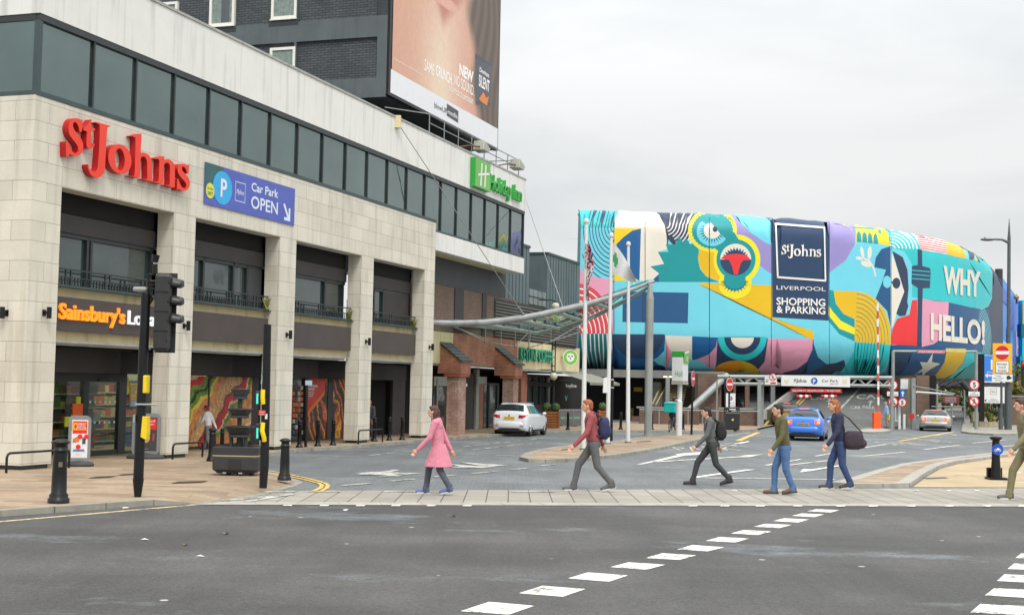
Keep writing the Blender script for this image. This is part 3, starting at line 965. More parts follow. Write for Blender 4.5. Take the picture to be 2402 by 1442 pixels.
def foodmat(name, ramp, rot, wsc, dist, dark=0.0):
    m = bpy.data.materials.new(name); m.use_nodes = True
    t = m.node_tree; nn = t.nodes.new; lk = t.links.new
    bs = t.nodes['Principled BSDF']; bs.inputs['Roughness'].default_value = 0.35
    co = nn('ShaderNodeTexCoord'); mp = nn('ShaderNodeMapping'); mp.inputs['Rotation'].default_value = (0, rot, 0)
    lk(co.outputs['Object'], mp.inputs[0])
    wv = nn('ShaderNodeTexWave'); wv.inputs['Scale'].default_value = wsc; wv.inputs['Distortion'].default_value = dist; wv.inputs['Detail'].default_value = 3.5; wv.inputs['Detail Scale'].default_value = 1.4
    wv.bands_direction = 'X'; wv.wave_profile = 'SAW'
    lk(mp.outputs[0], wv.inputs[0])
    r = nn('ShaderNodeValToRGB'); r.color_ramp.interpolation = 'EASE'
    els = r.color_ramp.elements
    els[0].position, els[0].color = ramp[0][0], (*rgb(*ramp[0][1]), 1)
    els[1].position, els[1].color = ramp[-1][0], (*rgb(*ramp[-1][1]), 1)
    for p_, c_ in ramp[1:-1]:
        e = els.new(p_); e.color = (*rgb(*c_), 1)
    lk(wv.outputs[0], r.inputs[0])
    n = nn('ShaderNodeTexNoise'); n.inputs['Scale'].default_value = 11; n.inputs['Detail'].default_value = 5
    lk(co.outputs['Object'], n.inputs[0])
    r2 = nn('ShaderNodeValToRGB'); r2.color_ramp.elements[0].position = 0.35; r2.color_ramp.elements[1].position = 0.62
    k = 0.35 - dark
    r2.color_ramp.elements[0].color = (k, k, k, 1); r2.color_ramp.elements[1].color = (1.25, 1.2, 1.1, 1)
    lk(n.outputs[0], r2.inputs[0])
    x = nn('ShaderNodeMixRGB'); x.blend_type = 'MULTIPLY'; x.inputs[0].default_value = 1
    lk(r.outputs[0], x.inputs[1]); lk(r2.outputs[0], x.inputs[2]); lk(x.outputs[0], bs.inputs['Base Color'])
    MATS[name] = m; return m
FOOD2 = foodmat('roast vegetable picture', [(0, (45, 38, 42)), (.3, (60, 45, 48)), (.42, (200, 90, 40)), (.52, (225, 170, 50)), (.6, (70, 40, 55)), (.75, (120, 40, 40)), (.85, (215, 120, 60)), (1, (55, 48, 50))], R(25), 0.33, 9.0, 0.1)
REDP = mat('red poster', rgb(226, 52, 34), 0.4, 0, 0.2, 0.8)
BREAD = mat('bread picture', rgb(232, 152, 90), .45, 0, .5, 5); BRD2 = mat('seeded bread picture', rgb(244, 182, 122), .45, 0, .55, 9); SALAD = mat('salad picture', rgb(112, 160, 48), .45, 0, .7, 6); TOM = mat('tomato picture', rgb(226, 32, 30), .4, 0, .45, 3); ONI = mat('onion picture', rgb(150, 40, 66), .4, 0, .4, 4); EGG = mat('cheese picture', rgb(248, 216, 70), .4, 0, .3, 4); HAM = mat('mayo picture', rgb(232, 216, 190), .4, 0, .25, 5); DKS = mat('poster dark green', rgb(48, 56, 36), .5, 0, .6, 5)
def sandwich(x0, x1, yt, yb, seed):
    # long filled rolls running up to the right, each a stack of curved strips clipped to the sheet
    b = MB(); fbox(b, x0, x1, yt, yb, 2.14, 2.19, DKS)
    pn = b.build('food_poster', mall)
    rr = random.Random(seed); b = MB()
    u0, u1, za, zb_ = F2(x0, 960)[0], F2(x1, 960)[0], FP(465, yb, 2.14)[1], FP(465, yt, 2.14)[1]
    nu, nz2 = 64, 56
    order = [BREAD, BRD2, HAM, TOM, SALAD, DKS, SALAD, EGG, BREAD, BRD2, ONI, TOM, HAM, SALAD]
    wid_ = [.42, .40, .10, .26, .2, .12, .16, .14, .36, .42, .14, .22, .08, .2]
    tot = sum(wid_)
    for i in range(nu):
        for j in range(nz2):
            a0, a1 = u0 + (u1 - u0) * i / nu, u0 + (u1 - u0) * (i + 1) / nu; c0, c1 = za + (zb_ - za) * j / nz2, za + (zb_ - za) * (j + 1) / nz2
            u, z = (a0 + a1) / 2, (c0 + c1) / 2
            p = (u * .62 - z * .78 + .10 * math.sin(u * 3.1 + z * 2.3) + .05 * math.sin(z * 9 + u * 5) + rr.uniform(-.03, .03)) % tot
            k = 0
            while p > wid_[k]: p -= wid_[k]; k += 1
            b.add([(a0, 2.136, c0), (a1, 2.136, c0), (a1, 2.136, c1), (a0, 2.136, c1)], [(0, 1, 2, 3)], order[k])
    b.build('sandwich_picture', pn, fix=False)
sandwich(440, 482.5, 882, 1046, 1); sandwich(485.5, 586, 882, 1044, 2)
b = MB(); fbox(b, 482.5, 485.5, 880, 1048, 2.12, 2.2, DKF); fbox(b, 586, 600, 880, 1045, 2.12, 2.3, GREYP); fbox(b, 436, 640, 1043, 1050, 2.15, 2.25, DKF); b.build('shopfront_frame', mall)
b = MB(); fbox(b, 600, 640, 884, 1042, 2.2, 2.22, GLU); b.build('shop_window', mall)
b = MB(); fbox(b, 684, 711, 886, 1032, 2.21, 2.23, GLU); pw = b.build('shop_window', mall)
b = MB()
for j in range(9):
    for i in range(4):
        x0 = 685 + i * 6.3; y0 = 905 + j * 13
        fbox(b, x0, x0 + 5.2, y0, y0 + 9, 2.17, 2.2, PC[rnd.choice([0, 1, 4, 0, 2, 5])] if j < 6 else PC[rnd.choice([5, 2, 7])])
b.build('window_display', pw)
b = MB(); fbox(b, 717, 764, 888, 1030, 2.14, 2.19, FOOD2)
def wl(x, y, w): u, z = FP(x, y, w); return (u, z)
p_ = b.build('food_poster', mall)
b = MB()
b.poly([[wl(716.5, 886, 2.13), wl(764.5, 888, 2.13), wl(762, 915, 2.13), wl(722, 968, 2.13), wl(716, 968, 2.13)]], lambda x, z: (x, 2.13, z), REDP)
b.poly([[wl(762, 915, 2.126), wl(761, 926, 2.126), wl(722, 975, 2.126), wl(722, 964, 2.126)]], lambda x, z: (x, 2.126, z), mat('orange band', rgb(232, 130, 40), 0.4))
for y, x1, h in ((902, 745, 5), (910, 738, 4), (918, 737, 2), (923, 736, 2), (928, 734, 2)):
    b.poly([[wl(723, y, 2.12), wl(x1, y + (x1 - 723) * .03, 2.12), wl(x1, y + h + (x1 - 723) * .03, 2.12), wl(723, y + h, 2.12)]], lambda x, z: (x, 2.12, z), SIGNW)
b.build('red_panel', p_)
b = MB(); fbox(b, 776, 807, 888, 1028, 2.14, 2.19, FOOD2); b.build('food_poster', mall)
b = MB(); fbox(b, 711, 717, 884, 1034, 2.12, 2.24, DKF); fbox(b, 764, 776, 884, 1032, 2.12, 2.3, GREYP); fbox(b, 680, 815, 1030, 1036, 2.12, 2.24, GREYP); b.build('shopfront_frame', mall)
b = MB()
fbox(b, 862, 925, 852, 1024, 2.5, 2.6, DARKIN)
fbox(b, 921, 950, 860, 1020, 2.2, 2.3, mat('grey brown cladding', rgb(78, 72, 74), 0.6, 0, 0.3, 1))
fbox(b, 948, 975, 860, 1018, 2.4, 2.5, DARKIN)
b.build('entrance_recess', mall)

# ---- things fixed to the stone front
SJ_PX = {
 'S': [(515, 150), (510, 250), (503, 342), (465, 350), (455, 290), (430, 225), (395, 188), (365, 198), (356, 240), (368, 295), (405, 355), (452, 412), (500, 480), (525, 560), (524, 640), (500, 700), (455, 740), (400, 752), (340, 737), (302, 716), (280, 757), (243, 752), (240, 620), (240, 515), (277, 518), (292, 585), (322, 645), (368, 695), (405, 703), (435, 682), (445, 640), (432, 588), (398, 530), (342, 462), (302, 400), (283, 325), (286, 250), (312, 180), (352, 140), (402, 125), (450, 133), (488, 155)],
 't': [(658, 150), (664, 160), (664, 284), (720, 292), (715, 332), (660, 332), (656, 440), (655, 535), (668, 575), (692, 562), (716, 545), (708, 582), (680, 618), (640, 635), (602, 622), (580, 575), (582, 450), (585, 342), (535, 330), (537, 290), (592, 238), (638, 168)],
 'J': [(745, 188), (862, 220), (980, 252), (968, 264), (934, 280), (921, 330), (912, 480), (905, 620), (895, 800), (885, 960), (862, 1042), (812, 1095), (742, 1107), (672, 1078), (622, 1005), (600, 925), (612, 886), (628, 945), (662, 992), (708, 1012), (742, 992), (764, 940), (778, 780), (790, 600), (797, 420), (801, 272), (788, 225), (745, 204)],
 'o': [(1120, 558), (1200, 580), (1268, 640), (1308, 730), (1325, 830), (1310, 930), (1262, 1008), (1192, 1045), (1110, 1036), (1030, 990), (972, 910), (942, 810), (946, 712), (980, 622), (1042, 572)],
 'oh': [(1125, 622), (1172, 655), (1205, 740), (1216, 840), (1198, 930), (1160, 985), (1118, 985), (1080, 930), (1056, 840), (1054, 740), (1080, 655)],
 'h': [(1330, 420), (1410, 400), (1490, 384), (1486, 540), (1480, 700), (1530, 693), (1600, 722), (1648, 790), (1668, 870), (1666, 1020), (1664, 1172), (1590, 1155), (1518, 1138), (1522, 1128), (1583, 1130), (1585, 1000), (1586, 880), (1572, 800), (1545, 762), (1512, 760), (1480, 790), (1470, 950), (1460, 1116), (1385, 1100), (1310, 1084), (1312, 1074), (1374, 1076), (1385, 780), (1395, 480), (1378, 440)],
 'n': [(1690, 790), (1780, 770), (1866, 754), (1870, 832), (1910, 806), (1962, 812), (2020, 860), (2045, 940), (2044, 1110), (2040, 1272), (1970, 1255), (1900, 1236), (1902, 1226), (1955, 1226), (1960, 1080), (1966, 940), (1950, 882), (1920, 860), (1890, 870), (1864, 902), (1855, 1060), (1846, 1216), (1770, 1200), (1690, 1180), (1692, 1168), (1770, 1168), (1780, 1000), (1790, 832), (1758, 800)],
 's': [(2283, 902), (2278, 970), (2271, 1040), (2246, 1032), (2230, 972), (2197, 932), (2172, 926), (2160, 952), (2176, 1002), (2230, 1060), (2280, 1130), (2296, 1200), (2280, 1270), (2240, 1320), (2185, 1326), (2130, 1306), (2102, 1290), (2090, 1312), (2078, 1310), (2082, 1220), (2085, 1138), (2106, 1136), (2122, 1200), (2160, 1260), (2200, 1288), (2230, 1270), (2235, 1230), (2215, 1180), (2152, 1110), (2104, 1040), (2088, 970), (2104, 912), (2150, 880), (2210, 884), (2250, 903)],
}
SJ = {}
for k, pts in SJ_PX.items():
    SJ[k] = [FP(120 + x / 7.065, 260 + y / 7.065, -0.16) for x, y in pts]
allp = [p for l in SJ.values() for p in l]
sx0, sx1 = min(p[0] for p in allp), max(p[0] for p in allp)
sz0, sz1 = min(p[1] for p in allp), max(p[1] for p in allp)
def sj_letter(k):
    s_ = smoothed(SJ[k], 2)
    return s_
REDL = mat('red sign acrylic', rgb(232, 52, 22), 0.35, 0, 0.06)
REDS = mat('red sign return', rgb(176, 16, 20), 0.4, 0, 0.1)
st = fthing('shop_centre_sign', 'large red raised serif letters naming the centre on the stone front', 'sign', u=sx0, w=0, z=sz0)
for k in ('S', 't', 'J', 'o', 'h', 'n', 's'):
    loops = [[(x - sx0, y - sz0) for x, y in sj_letter(k)]]
    if k == 'o': loops.append([(x - sx0, y - sz0) for x, y in sj_letter('oh')][::-1])
    MB().prism(loops, lambda x, y, d: (x, -d, y), 0.0, 0.17, REDL, REDS).build('letter', st)
def sjtext(b, fn, m, x, y, w, h, d=None):
    """the St Johns wordmark, flat, in a box of w by h centred at x, y"""
    for k in ('S', 't', 'J', 'o', 'h', 'n', 's'):
        ls = [[(x + ((p[0] - sx0) / (sx1 - sx0) - .5) * w, y + ((p[1] - sz0) / (sz1 - sz0) - .5) * h) for p in SJ[k]]]
        if k == 'o': ls.append([(x + ((p[0] - sx0) / (sx1 - sx0) - .5) * w, y + ((p[1] - sz0) / (sz1 - sz0) - .5) * h) for p in SJ['oh']][::-1])
        b.poly(ls, fn, m)
# banner
BLUEB = mat('banner blue vinyl', rgb(76, 92, 178), 0.45, 0, 0.12, 1.5, 0.35, 3.5)
BGREEN = mat('banner green vinyl', rgb(38, 92, 92), 0.45, 0, 0.15, 1.5, 0.4, 3.5)
CYAN = mat('banner cyan vinyl', rgb(38, 165, 222), 0.45, 0, 0.08, 1.5, 0.3, 3.5)
LIME = mat('banner yellow vinyl', rgb(214, 214, 66), 0.45, 0, 0.08)
BWH = mat('banner white vinyl', rgb(214, 224, 238), 0.45, 0, 0.06)
bn = fthing('banner', 'wide blue vinyl banner reading Car Park OPEN on the stone front', 'banner', u=6.11, w=-0.02, z=6.98)
def bz(x, y):
    u, z = FP(470 + x / 8.483, 370 + y / 8.483, -0.05); return (u - 6.11, z - 6.98)
b = MB(); b.box(0, 5.25, -0.012, 0, 0, 1.15, BLUEB); b.build('sheet', bn)
b = MB()
lay = lambda d: (lambda x, y: (x, -d, y))
b.poly([[(0.01, .36), (0.01, 1.14), (.95, 1.14), (.98, .85), (.5, .5)]], lay(.016), BGREEN)
b.poly([arc(.93, .56, .52, .47, 0, 360, 40)[:-1]], lay(.020), CYAN)
b.poly([arc(.27, .39, .225, .215, 0, 360, 30)[:-1]], lay(.024), LIME)
b.text('P', lay(.028), BWH, x=.98, y=.32, h=.52, bold=.03)
b.text('Access', lay(.028), BGREEN, x=.27, y=.42, h=.07, w=.32)
b.text('24/7', lay(.028), BGREEN, x=.27, y=.27, h=.1, w=.28, bold=.02)
for (x0, x1, y0, y1) in ((1.63, 2.2, .84, .86), (1.63, 2.2, .30, .32), (1.63, 1.65, .32, .84), (2.18, 2.2, .32, .84)):
    b.poly([[(x0, y0), (x1, y0), (x1, y1), (x0, y1)]], lay(.016), BWH)
sjtext(b, lay(.016), BWH, 1.915, .57, .42, .18)
b.text('Car Park', lay(.016), BWH, x=3.36, y=.72, h=.25, w=1.62, bold=.02)
b.text('OPEN', lay(.016), BWH, x=3.36, y=.22, h=.36, w=1.62, bold=.015)
b.poly([[(4.50, .58), (4.60, .62), (4.86, .27), (4.86, .50), (4.97, .50), (4.97, .10), (4.58, .10), (4.58, .20), (4.78, .20)]], lay(.016), BWH)
b.build('print', bn)
# supermarket sign
ORL = mat('orange sign face', rgb(244, 138, 24), 0.4, 0, 0.03, emit=0.55)
WHL = mat('white sign face', rgb(226, 230, 232), 0.4, 0, 0.03, emit=0.25)
ss = fthing('supermarket_sign', 'orange and white supermarket lettering on the brown fascia behind the traffic light', 'sign', u=.35, w=.28, z=3.4)
MB().text("Sainsbury's", lambda x, y, d: (x, -d, y), ORL, x=.06, y=.14, h=.37, w=2.62, bold=.022, al='L', d0=0, d1=.05).build('lettering', ss)
MB().text('Local', lambda x, y, d: (x, -d, y), WHL, x=2.82, y=.14, h=.35, w=1.32, bold=.012, al='L', d0=0, d1=.05).build('lettering', ss)
# hotel chain sign
GRN = mat('green sign acrylic', rgb(46, 160, 62), 0.35, 0, 0.15, 1)
GRL = mat('light green sign acrylic', rgb(96, 176, 62), 0.35, 0, 0.2, .8)
hs = fthing('hotel_sign', 'green H block and slanted green hotel lettering on the white parapet', 'sign', u=26.85, w=-.03, z=10.45)
MB().box(0, 1.9, -.22, 0, .02, 1.24, GRN).box(.03, 1.87, -.226, -.221, .05, 1.21, GRL).build('block', hs)
b = MB()
for x in (.62, 1.12):
    b.poly([[(x, .12), (x + .17, .12), (x + .26, 1.1), (x + .09, 1.1)]], lay(.232), SIGNW)
b.poly([[(.35, .5), (1.75, .74), (1.75, .84), (.35, .6)]], lay(.236), SIGNW)
b.build('white_h', hs)
MB().text('Holiday Inn', lambda x, y, d: (x, -d, y), GRN, x=2.05, y=.22, h=.66, w=4.5, bold=.004, al='L', shear=.12, d0=0, d1=.16).build('lettering', hs)
# up-and-down wall lamps
lamp = fthing('wall_lamp', 'small black up and down wall lamp on the corner pillar', 'wall lamp', 'wall lamps on the stone pillars', u=-.46, w=0, z=3.62)
MB().cyl((0, -.14, -.13), (0, -.14, .13), .055, BLK).build('lamp_tube', lamp)
MB().box(-.03, .03, -.1, 0, -.03, .03, BLK).box(-.06, .06, -.015, 0, -.07, .07, BLK).build('bracket', lamp)
for u, lb in ((5.35, 'small black wall lamp on the pillar behind the traffic light'), (11.13, 'small black wall lamp on the pillar right of the planter tower'), (16.94, 'small black wall lamp on the pillar with the hoop rail'), (22.82, 'small black wall lamp on the last stone pillar before the canopy')):
    copy_thing(lamp, FL(u, 0, 3.6), None, lb)
l2 = copy_thing(lamp, FL(-1.05, .55, 3.58), ROT - math.pi / 2, 'small black wall lamp on the side face of the corner pillar')
# guard rails round the pillar feet
def hoop(name, label, u0, u1, wf, z, legs=True):
    t = fthing(name, label, 'guard rail', 'low guard rails at the pillar feet', u=u0, w=wf, z=.1)
    Lr = u1 - u0
    b = MB()
    b.tube([(0, 0, 0), (0, 0, z - .1), (.03, 0, z - .03), (.1, 0, z), (Lr - .1, 0, z), (Lr - .03, 0, z - .03), (Lr, 0, z - .1), (Lr, 0, 0)], .028, BLK, 8)
    b.build('rail', t)
    return t
hoop('guard_rail', 'low black guard rail in front of the corner pillar', -1.9, .25, -.3, .42)
hoop('guard_rail', 'low black guard rail in front of the pillar beside the shop door', 4.55, 6.0, -.3, .40)
hoop('guard_rail', 'low black hoop rail in front of the fourth pillar', 15.9, 17.9, -.3, .46)
# weeds on the balcony ledges
WEED = mat('weed leaves', rgb(132, 140, 62), 0.8, 0, 0.4, 9); WEED2 = mat('dry grass', rgb(160, 148, 92), 0.8, 0, 0.3, 9)
def tuft(u, w, z, label, n=60, h=.4, seed=1):
    t = fthing('weed_tuft', label, 'plant', 'weeds growing on the balcony ledges', u=u, w=w, z=z)
    rr = random.Random(seed); b = MB()
    for i in range(n):
        a = rr.uniform(0, 6.28); l = h * rr.uniform(.4, 1.1); lean = rr.uniform(.1, .6)
        x, y = rr.uniform(-.08, .08), rr.uniform(-.05, .05)
        dx, dy = math.cos(a) * lean * l, math.sin(a) * lean * l
        q = .016
        b.add([(x - q, y, 0), (x + q, y, 0), (x + dx * .5 + q, y + dy * .5, l * .6), (x + dx * .5 - q, y + dy * .5, l * .6), (x + dx, y + dy, l * .85)], [(0, 1, 2, 3), (3, 2, 4)], WEED if rr.random() < .7 else WEED2)
    b.build('leaves', t)
for i, (u, lb) in enumerate(((10.35, 'green weed tuft on the ledge above the food posters'), (16.2, 'green weed tuft on the ledge above the red poster'), (21.95, 'green weed tuft on the ledge nearest the canopy'))):
    tuft(u, .3, 4.34, lb, 70, .42, i + 3)

# ================================================================== HOTEL TOWER AND BILLBOARD
HBR = brickmat('dark grey hotel brick', rgb(88, 94, 97), rgb(72, 79, 83), rgb(50, 55, 58), 0.30, 0.10, 0.014, 'XZ', 0.85, 0.5, var=0.25, bump=0.5, big=.6)
HCON = mat('grey painted concrete', rgb(88, 96, 99), 0.8, 0, 0.15, 1.0, 0.1, 20, stain=0.35)
UPVC = mat('white window frame', rgb(226, 225, 214), 0.45, 0, 0.06)
CURT = mat('grey green curtain', rgb(126, 140, 134), 0.8, 0, 0.3, 6)
UB = 21.45
hotel = fthing('hotel_tower', 'dark grey brick hotel tower with white framed windows above the parapet', 'building', u=UB, w=1.5, z=0)
# local x along the street (0 = front face), y into the block
TL = 13.0
b = MB()
b.box(.12, TL, .12, 30, 13.32, 34, HBR)
b.box(1.0, TL - 1, 2.2, 28, 11.4, 13.3, HCON)
b.build('brick_wall', hotel)
b = MB()
def band_(z0, z1): b.box(-.0, .118, 0, 30, z0, z1, HCON)
band_(13.30, 13.98); band_(15.66, 16.43 - .02) if False else None
band_(15.58, 16.40 - .0)
for z in (18.6, 21.6, 24.6): band_(z, z + .8)
for y0, y1 in ((0, .42), (3.92, 4.02), (7.0, 7.35), (5.1, 5.22)):
    b.box(0, .116, y0, y1, 13.98, 15.58, HCON) if y0 in (0, 3.92) else None
    b.box(0, .116, y0, y1, 16.40, 18.6, HCON) if y0 != 5.1 else None
b.box(0, .116, 0, .42, 16.4, 34, HCON)
b.box(-.02, .12, .02, 30, 13.2, 13.3, HCON)
b.build('concrete_frame', hotel)
def hwin(y0, y1, z0, z1):
    f = MB()
    t = .11
    f.box(-.02, .14, y0, y1, z0, z0 + t, UPVC); f.box(-.02, .14, y0, y1, z1 - t, z1, UPVC)
    f.box(-.02, .14, y0, y0 + t, z0 + t, z1 - t, UPVC); f.box(-.02, .14, y1 - t, y1, z0 + t, z1 - t, UPVC)
    f.box(-.06, .0, y0 - .03, y1 + .03, z0 - .05, z0, UPVC)
    w = f.build('window', hotel)
    MB().box(.03, .05, y0 + t, y1 - t, z0 + t, z1 - t, GLU).build('pane', w)
    c = MB()
    n = 14
    for i in range(n):
        a, d = y0 + t + (y1 - y0 - 2 * t) * i / n, y0 + t + (y1 - y0 - 2 * t) * (i + 1) / n
        c.quad((.026 - .006 * (i % 2), a, z0 + t), (.026 - .006 * ((i + 1) % 2), d, z0 + t), (.026 - .006 * ((i + 1) % 2), d, z1 - t), (.026 - .006 * (i % 2), a, z1 - t), CURT)
    c.build('curtain', w, fix=False)
for y0, y1, z0, z1 in ((3.95, 5.08, 14.05, 15.40), (3.95, 5.08, 16.55, 18.3), (6.75, 7.9, 16.45, 17.95), (9.4, 10.5, 16.5, 17.6)):
    hwin(y0, y1, z0, z1)
    MB().box(-.001, .115, y0 - .1, y1 + .1, z0 - .3, z0 - .06, DKF).build('sill', hotel)
# billboard on the street face
bb = fthing('billboard', 'giant hotel-side billboard of skin and dark hair with a crisp packet and white base', 'billboard', u=UB, w=1.5, z=13.4)
BBW = 12.92
MB().box(.02, BBW, -.1, .1, -.12, 12, BLK).build('frame', bb)
BWHT = mat('billboard white', rgb(226, 228, 232), 0.5, 0, 0.03)
# skin picture: one printed sheet, colours computed per point of the print
SKIN = bpy.data.materials.new('printed skin photograph'); SKIN.use_nodes = True
_t = SKIN.node_tree; _a = _t.nodes.new('ShaderNodeVertexColor'); _a.layer_name = 'print'
_n = _t.nodes.new('ShaderNodeTexNoise'); _n.inputs['Scale'].default_value = 5; _n.inputs['Detail'].default_value = 8
_c = _t.nodes.new('ShaderNodeTexCoord'); _t.links.new(_c.outputs['Object'], _n.inputs[0])
_r = _t.nodes.new('ShaderNodeValToRGB'); _r.color_ramp.elements[0].color = (.86, .85, .85, 1); _r.color_ramp.elements[1].color = (1.1, 1.08, 1.06, 1)
_t.links.new(_n.outputs[0], _r.inputs[0])
_m = _t.nodes.new('ShaderNodeMixRGB'); _m.blend_type = 'MULTIPLY'; _m.inputs[0].default_value = 1
_t.links.new(_a.outputs[0], _m.inputs[1]); _t.links.new(_r.outputs[0], _m.inputs[2])
_t.links.new(_m.outputs[0], _t.nodes['Principled BSDF'].inputs['Base Color']); _t.nodes['Principled BSDF'].inputs['Roughness'].default_value = .5
nx, nz_ = 130, 110
Z0, Z1 = .92, 11.8
def sstep(a, c, x):
    t = min(1, max(0, (x - a) / (c - a))); return t * t * (3 - 2 * t)
def mixc(a, c, t): return tuple(p + (q - p) * t for p, q in zip(a, c))
def skin(u, v):            # u across 0..1, v up in metres above the base
    c = mixc((210, 162, 138), (224, 186, 164), sstep(.0, .5, u))
    c = mixc(c, (236, 220, 194), math.exp(-((u - .40) / .13) ** 2) * .7 * sstep(6, 2, v))
    c = mixc(c, (206, 150, 128), sstep(.45, .8, u) * .7)
    cu = .40 + .02 * math.sin(v)
    jaw = sstep(.26, .34, u) * sstep(.66, .56, u - (v - 3) * .01)
    # chin shadow: a tongue of darker red under the jaw
    tip = 3.75 + abs(u - .42) * (12 if u < .42 else 9)
    c = mixc(c, (184, 118, 104), sstep(tip - .15, tip + .9, v) * sstep(.24, .30, u) * .85)
    ch = ((u - .43) / .12) ** 2 + ((v - 5.1) / .28) ** 2
    c = mixc(c, (224, 172, 158), sstep(1.2, .75, ch))
    lp = ((u - .44) / .13) ** 2 + ((v - 5.75) / .42) ** 2
    c = mixc(c, (214, 132, 128), sstep(1.05, .85, lp))
    hair = .72 - .05 * sstep(3, 6, v) + .02 * math.sin(v * 2.1) + .05 * sstep(2.5, .9, v)
    hm = sstep(hair - .05, hair + .06, u)
    st = .5 + .5 * math.sin(u * 95 + math.sin(v * .8 + u * 7) * 3)
    c = mixc(c, mixc((86, 74, 66), (128, 110, 94), st * .6), hm)
    return c
vs = [(BBW * (.02 + .97 * i / nx) , -.115, Z0 + (Z1 - Z0) * j / nz_) for j in range(nz_ + 1) for i in range(nx + 1)]
fs = [(j * (nx + 1) + i, j * (nx + 1) + i + 1, (j + 1) * (nx + 1) + i + 1, (j + 1) * (nx + 1) + i) for j in range(nz_) for i in range(nx)]
me = bpy.data.meshes.new('picture'); me.from_pydata(vs, [], fs)
at = me.attributes.new('print', 'FLOAT_COLOR', 'POINT')
for k in range(len(vs)):
    i, j = k % (nx + 1), k // (nx + 1)
    at.data[k].color = (*[lin(q) for q in skin(i / nx, Z0 + (Z1 - Z0) * j / nz_)], 1)
me.materials.append(SKIN)
po = bpy.data.objects.new('picture', me); COL.objects.link(po); po.parent = bb
MB().box(.2, BBW - .1, -.113, -.1, 0, .92, BWHT).build('white_base', bb)
b = MB()
TX = mat('billboard lettering', rgb(250, 248, 244), 0.5, var=.02)
DT = mat('billboard dark print', rgb(70, 74, 78), 0.5, var=.05)
PKT = mat('crisp packet print', rgb(70, 74, 84), 0.4, 0, 0.25, 1)
def bt(u, z, w=1.5):        # picture point to billboard-local
    uu, zz = FP(u, z, 1.38); return (uu - UB, zz - 13.4)
p = bt(1095, 168); q = bt(1078, 150); 
def lin_text(st, xa, ya, xb, yb, hpx, m, d, bold=.0):
    a, c = bt(xa, ya), bt(xb, yb)
    hh = abs(bt(xa, ya - hpx)[1] - a[1])
    b.text(st, lay(d), m, x=a[0], y=(a[1] + c[1]) / 2, h=hh, w=c[0] - a[0], bold=bold, al='L')
lin_text('NEW', 1077, 176, 1110, 194, 29, TX, .122, .04)
lin_text('SAME', 995, 166, 1018, 177, 27, TX, .122, .008)
lin_text('CRUNCH.', 1022, 179, 1061, 198, 27, TX, .122, .03)
lin_text('NO SOUND.', 1065, 200, 1112, 224, 25, TX, .122, .008)
lin_text('DORITOS.CO.UK/SILENT', 1053, 216, 1110, 243, 12, TX, .122, .01)
lin_text('FIND OUT MORE AT THE WEBSITE ADDRESS', 924, 141, 992, 178, 4, TX, .122)
lin_text('blowUP', 1019, 252, 1048, 268, 13, DT, .122, .0)
a, c = bt(1048, 266), bt(1075, 281)
b.poly([[(a[0], a[1] - .1), (c[0], c[1] - .15), (c[0], c[1] + .38), (a[0], a[1] + .42)]], lay(.118), DT)
lin_text('media', 1050, 267, 1073, 279, 11, TX, .122, .0)
pk = [bt(*q) for q in ((1115, 125), (1155, 150), (1150, 250), (1116, 246))]
b.poly([pk], lay(.118), PKT)
for k in range(2):
    y0 = .03 if k == 0 else .93
    b.poly([[tuple(pk[3][i] + (pk[0][i] - pk[3][i]) * y0 for i in (0, 1)), tuple(pk[2][i] + (pk[1][i] - pk[2][i]) * y0 for i in (0, 1)), tuple(pk[2][i] + (pk[1][i] - pk[2][i]) * (y0 + .04) for i in (0, 1)), tuple(pk[3][i] + (pk[0][i] - pk[3][i]) * (y0 + .04) for i in (0, 1))]], lay(.12), DT)
lin_text('Doritos', 1125, 170, 1147, 181, 11, TX, .122, .02)
lin_text('SILENT', 1123, 204, 1148, 214, 28, TX, .122, .02)
b.poly([[bt(1123, 232), bt(1134, 216), bt(1140, 230), bt(1147, 226), bt(1142, 248), bt(1130, 240)]], lay(.124), mat('crisp print', rgb(226, 130, 50), .5))
b.build('lettering', bb)
# roof walkway rail, floodlights
STEEL = mat('galvanised steel', rgb(152, 156, 156), 0.45, 0.6, 0.2, 3, stain=0.3)
RUST = mat('rusty steel', rgb(110, 72, 52), 0.8, 0.2, 0.4, 5)
rr_ = fthing('roof_railing', 'thin grey pipe railing along the roof edge under the billboard', 'railing', u=22.9, w=.25, z=11.9)
b = MB()
for z in (.05, .5, .85): b.cyl((0, 0, z), (11.2, 0, z), .022, STEEL)
for i in range(8): b.cyl((i * 1.6, 0, 0), (i * 1.6, 0, .85), .022, STEEL)
b.cyl((0, 0, .85), (-1.6, 1.2, .85), .022, STEEL); b.cyl((11.2, 0, .85), (11.2, 2.5, .85), .022, STEEL)
b.build('rail', rr_)
fl = fthing('floodlight', 'grey floodlight on a rusty arm at the roof edge below the billboard', 'floodlight', 'roof floodlights aimed at the billboard', u=28.4, w=.1, z=11.9)
MB().tube([(-2.6, .2, .02), (-1.2, .1, .35), (0, 0, .5)], .03, RUST).build('arm', fl)
b = MB(); b.add([(-.15, -.2, .35), (.55, -.2, .32), (.75, -.2, .52), (-.02, -.2, .78), (-.15, .3, .35), (.55, .3, .32), (.75, .3, .52), (-.02, .3, .78)], [(0, 1, 2, 3), (4, 5, 6, 7), (0, 1, 5, 4), (1, 2, 6, 5), (2, 3, 7, 6), (3, 0, 4, 7)], mat('pale lamp housing', rgb(170, 172, 160), .5, .2)); b.build('lamp_head', fl, bev=.02)
copy_thing(fl, FL(33.3, .1, 11.9), None, 'grey floodlight on a thin arm at the far end of the roof edge')

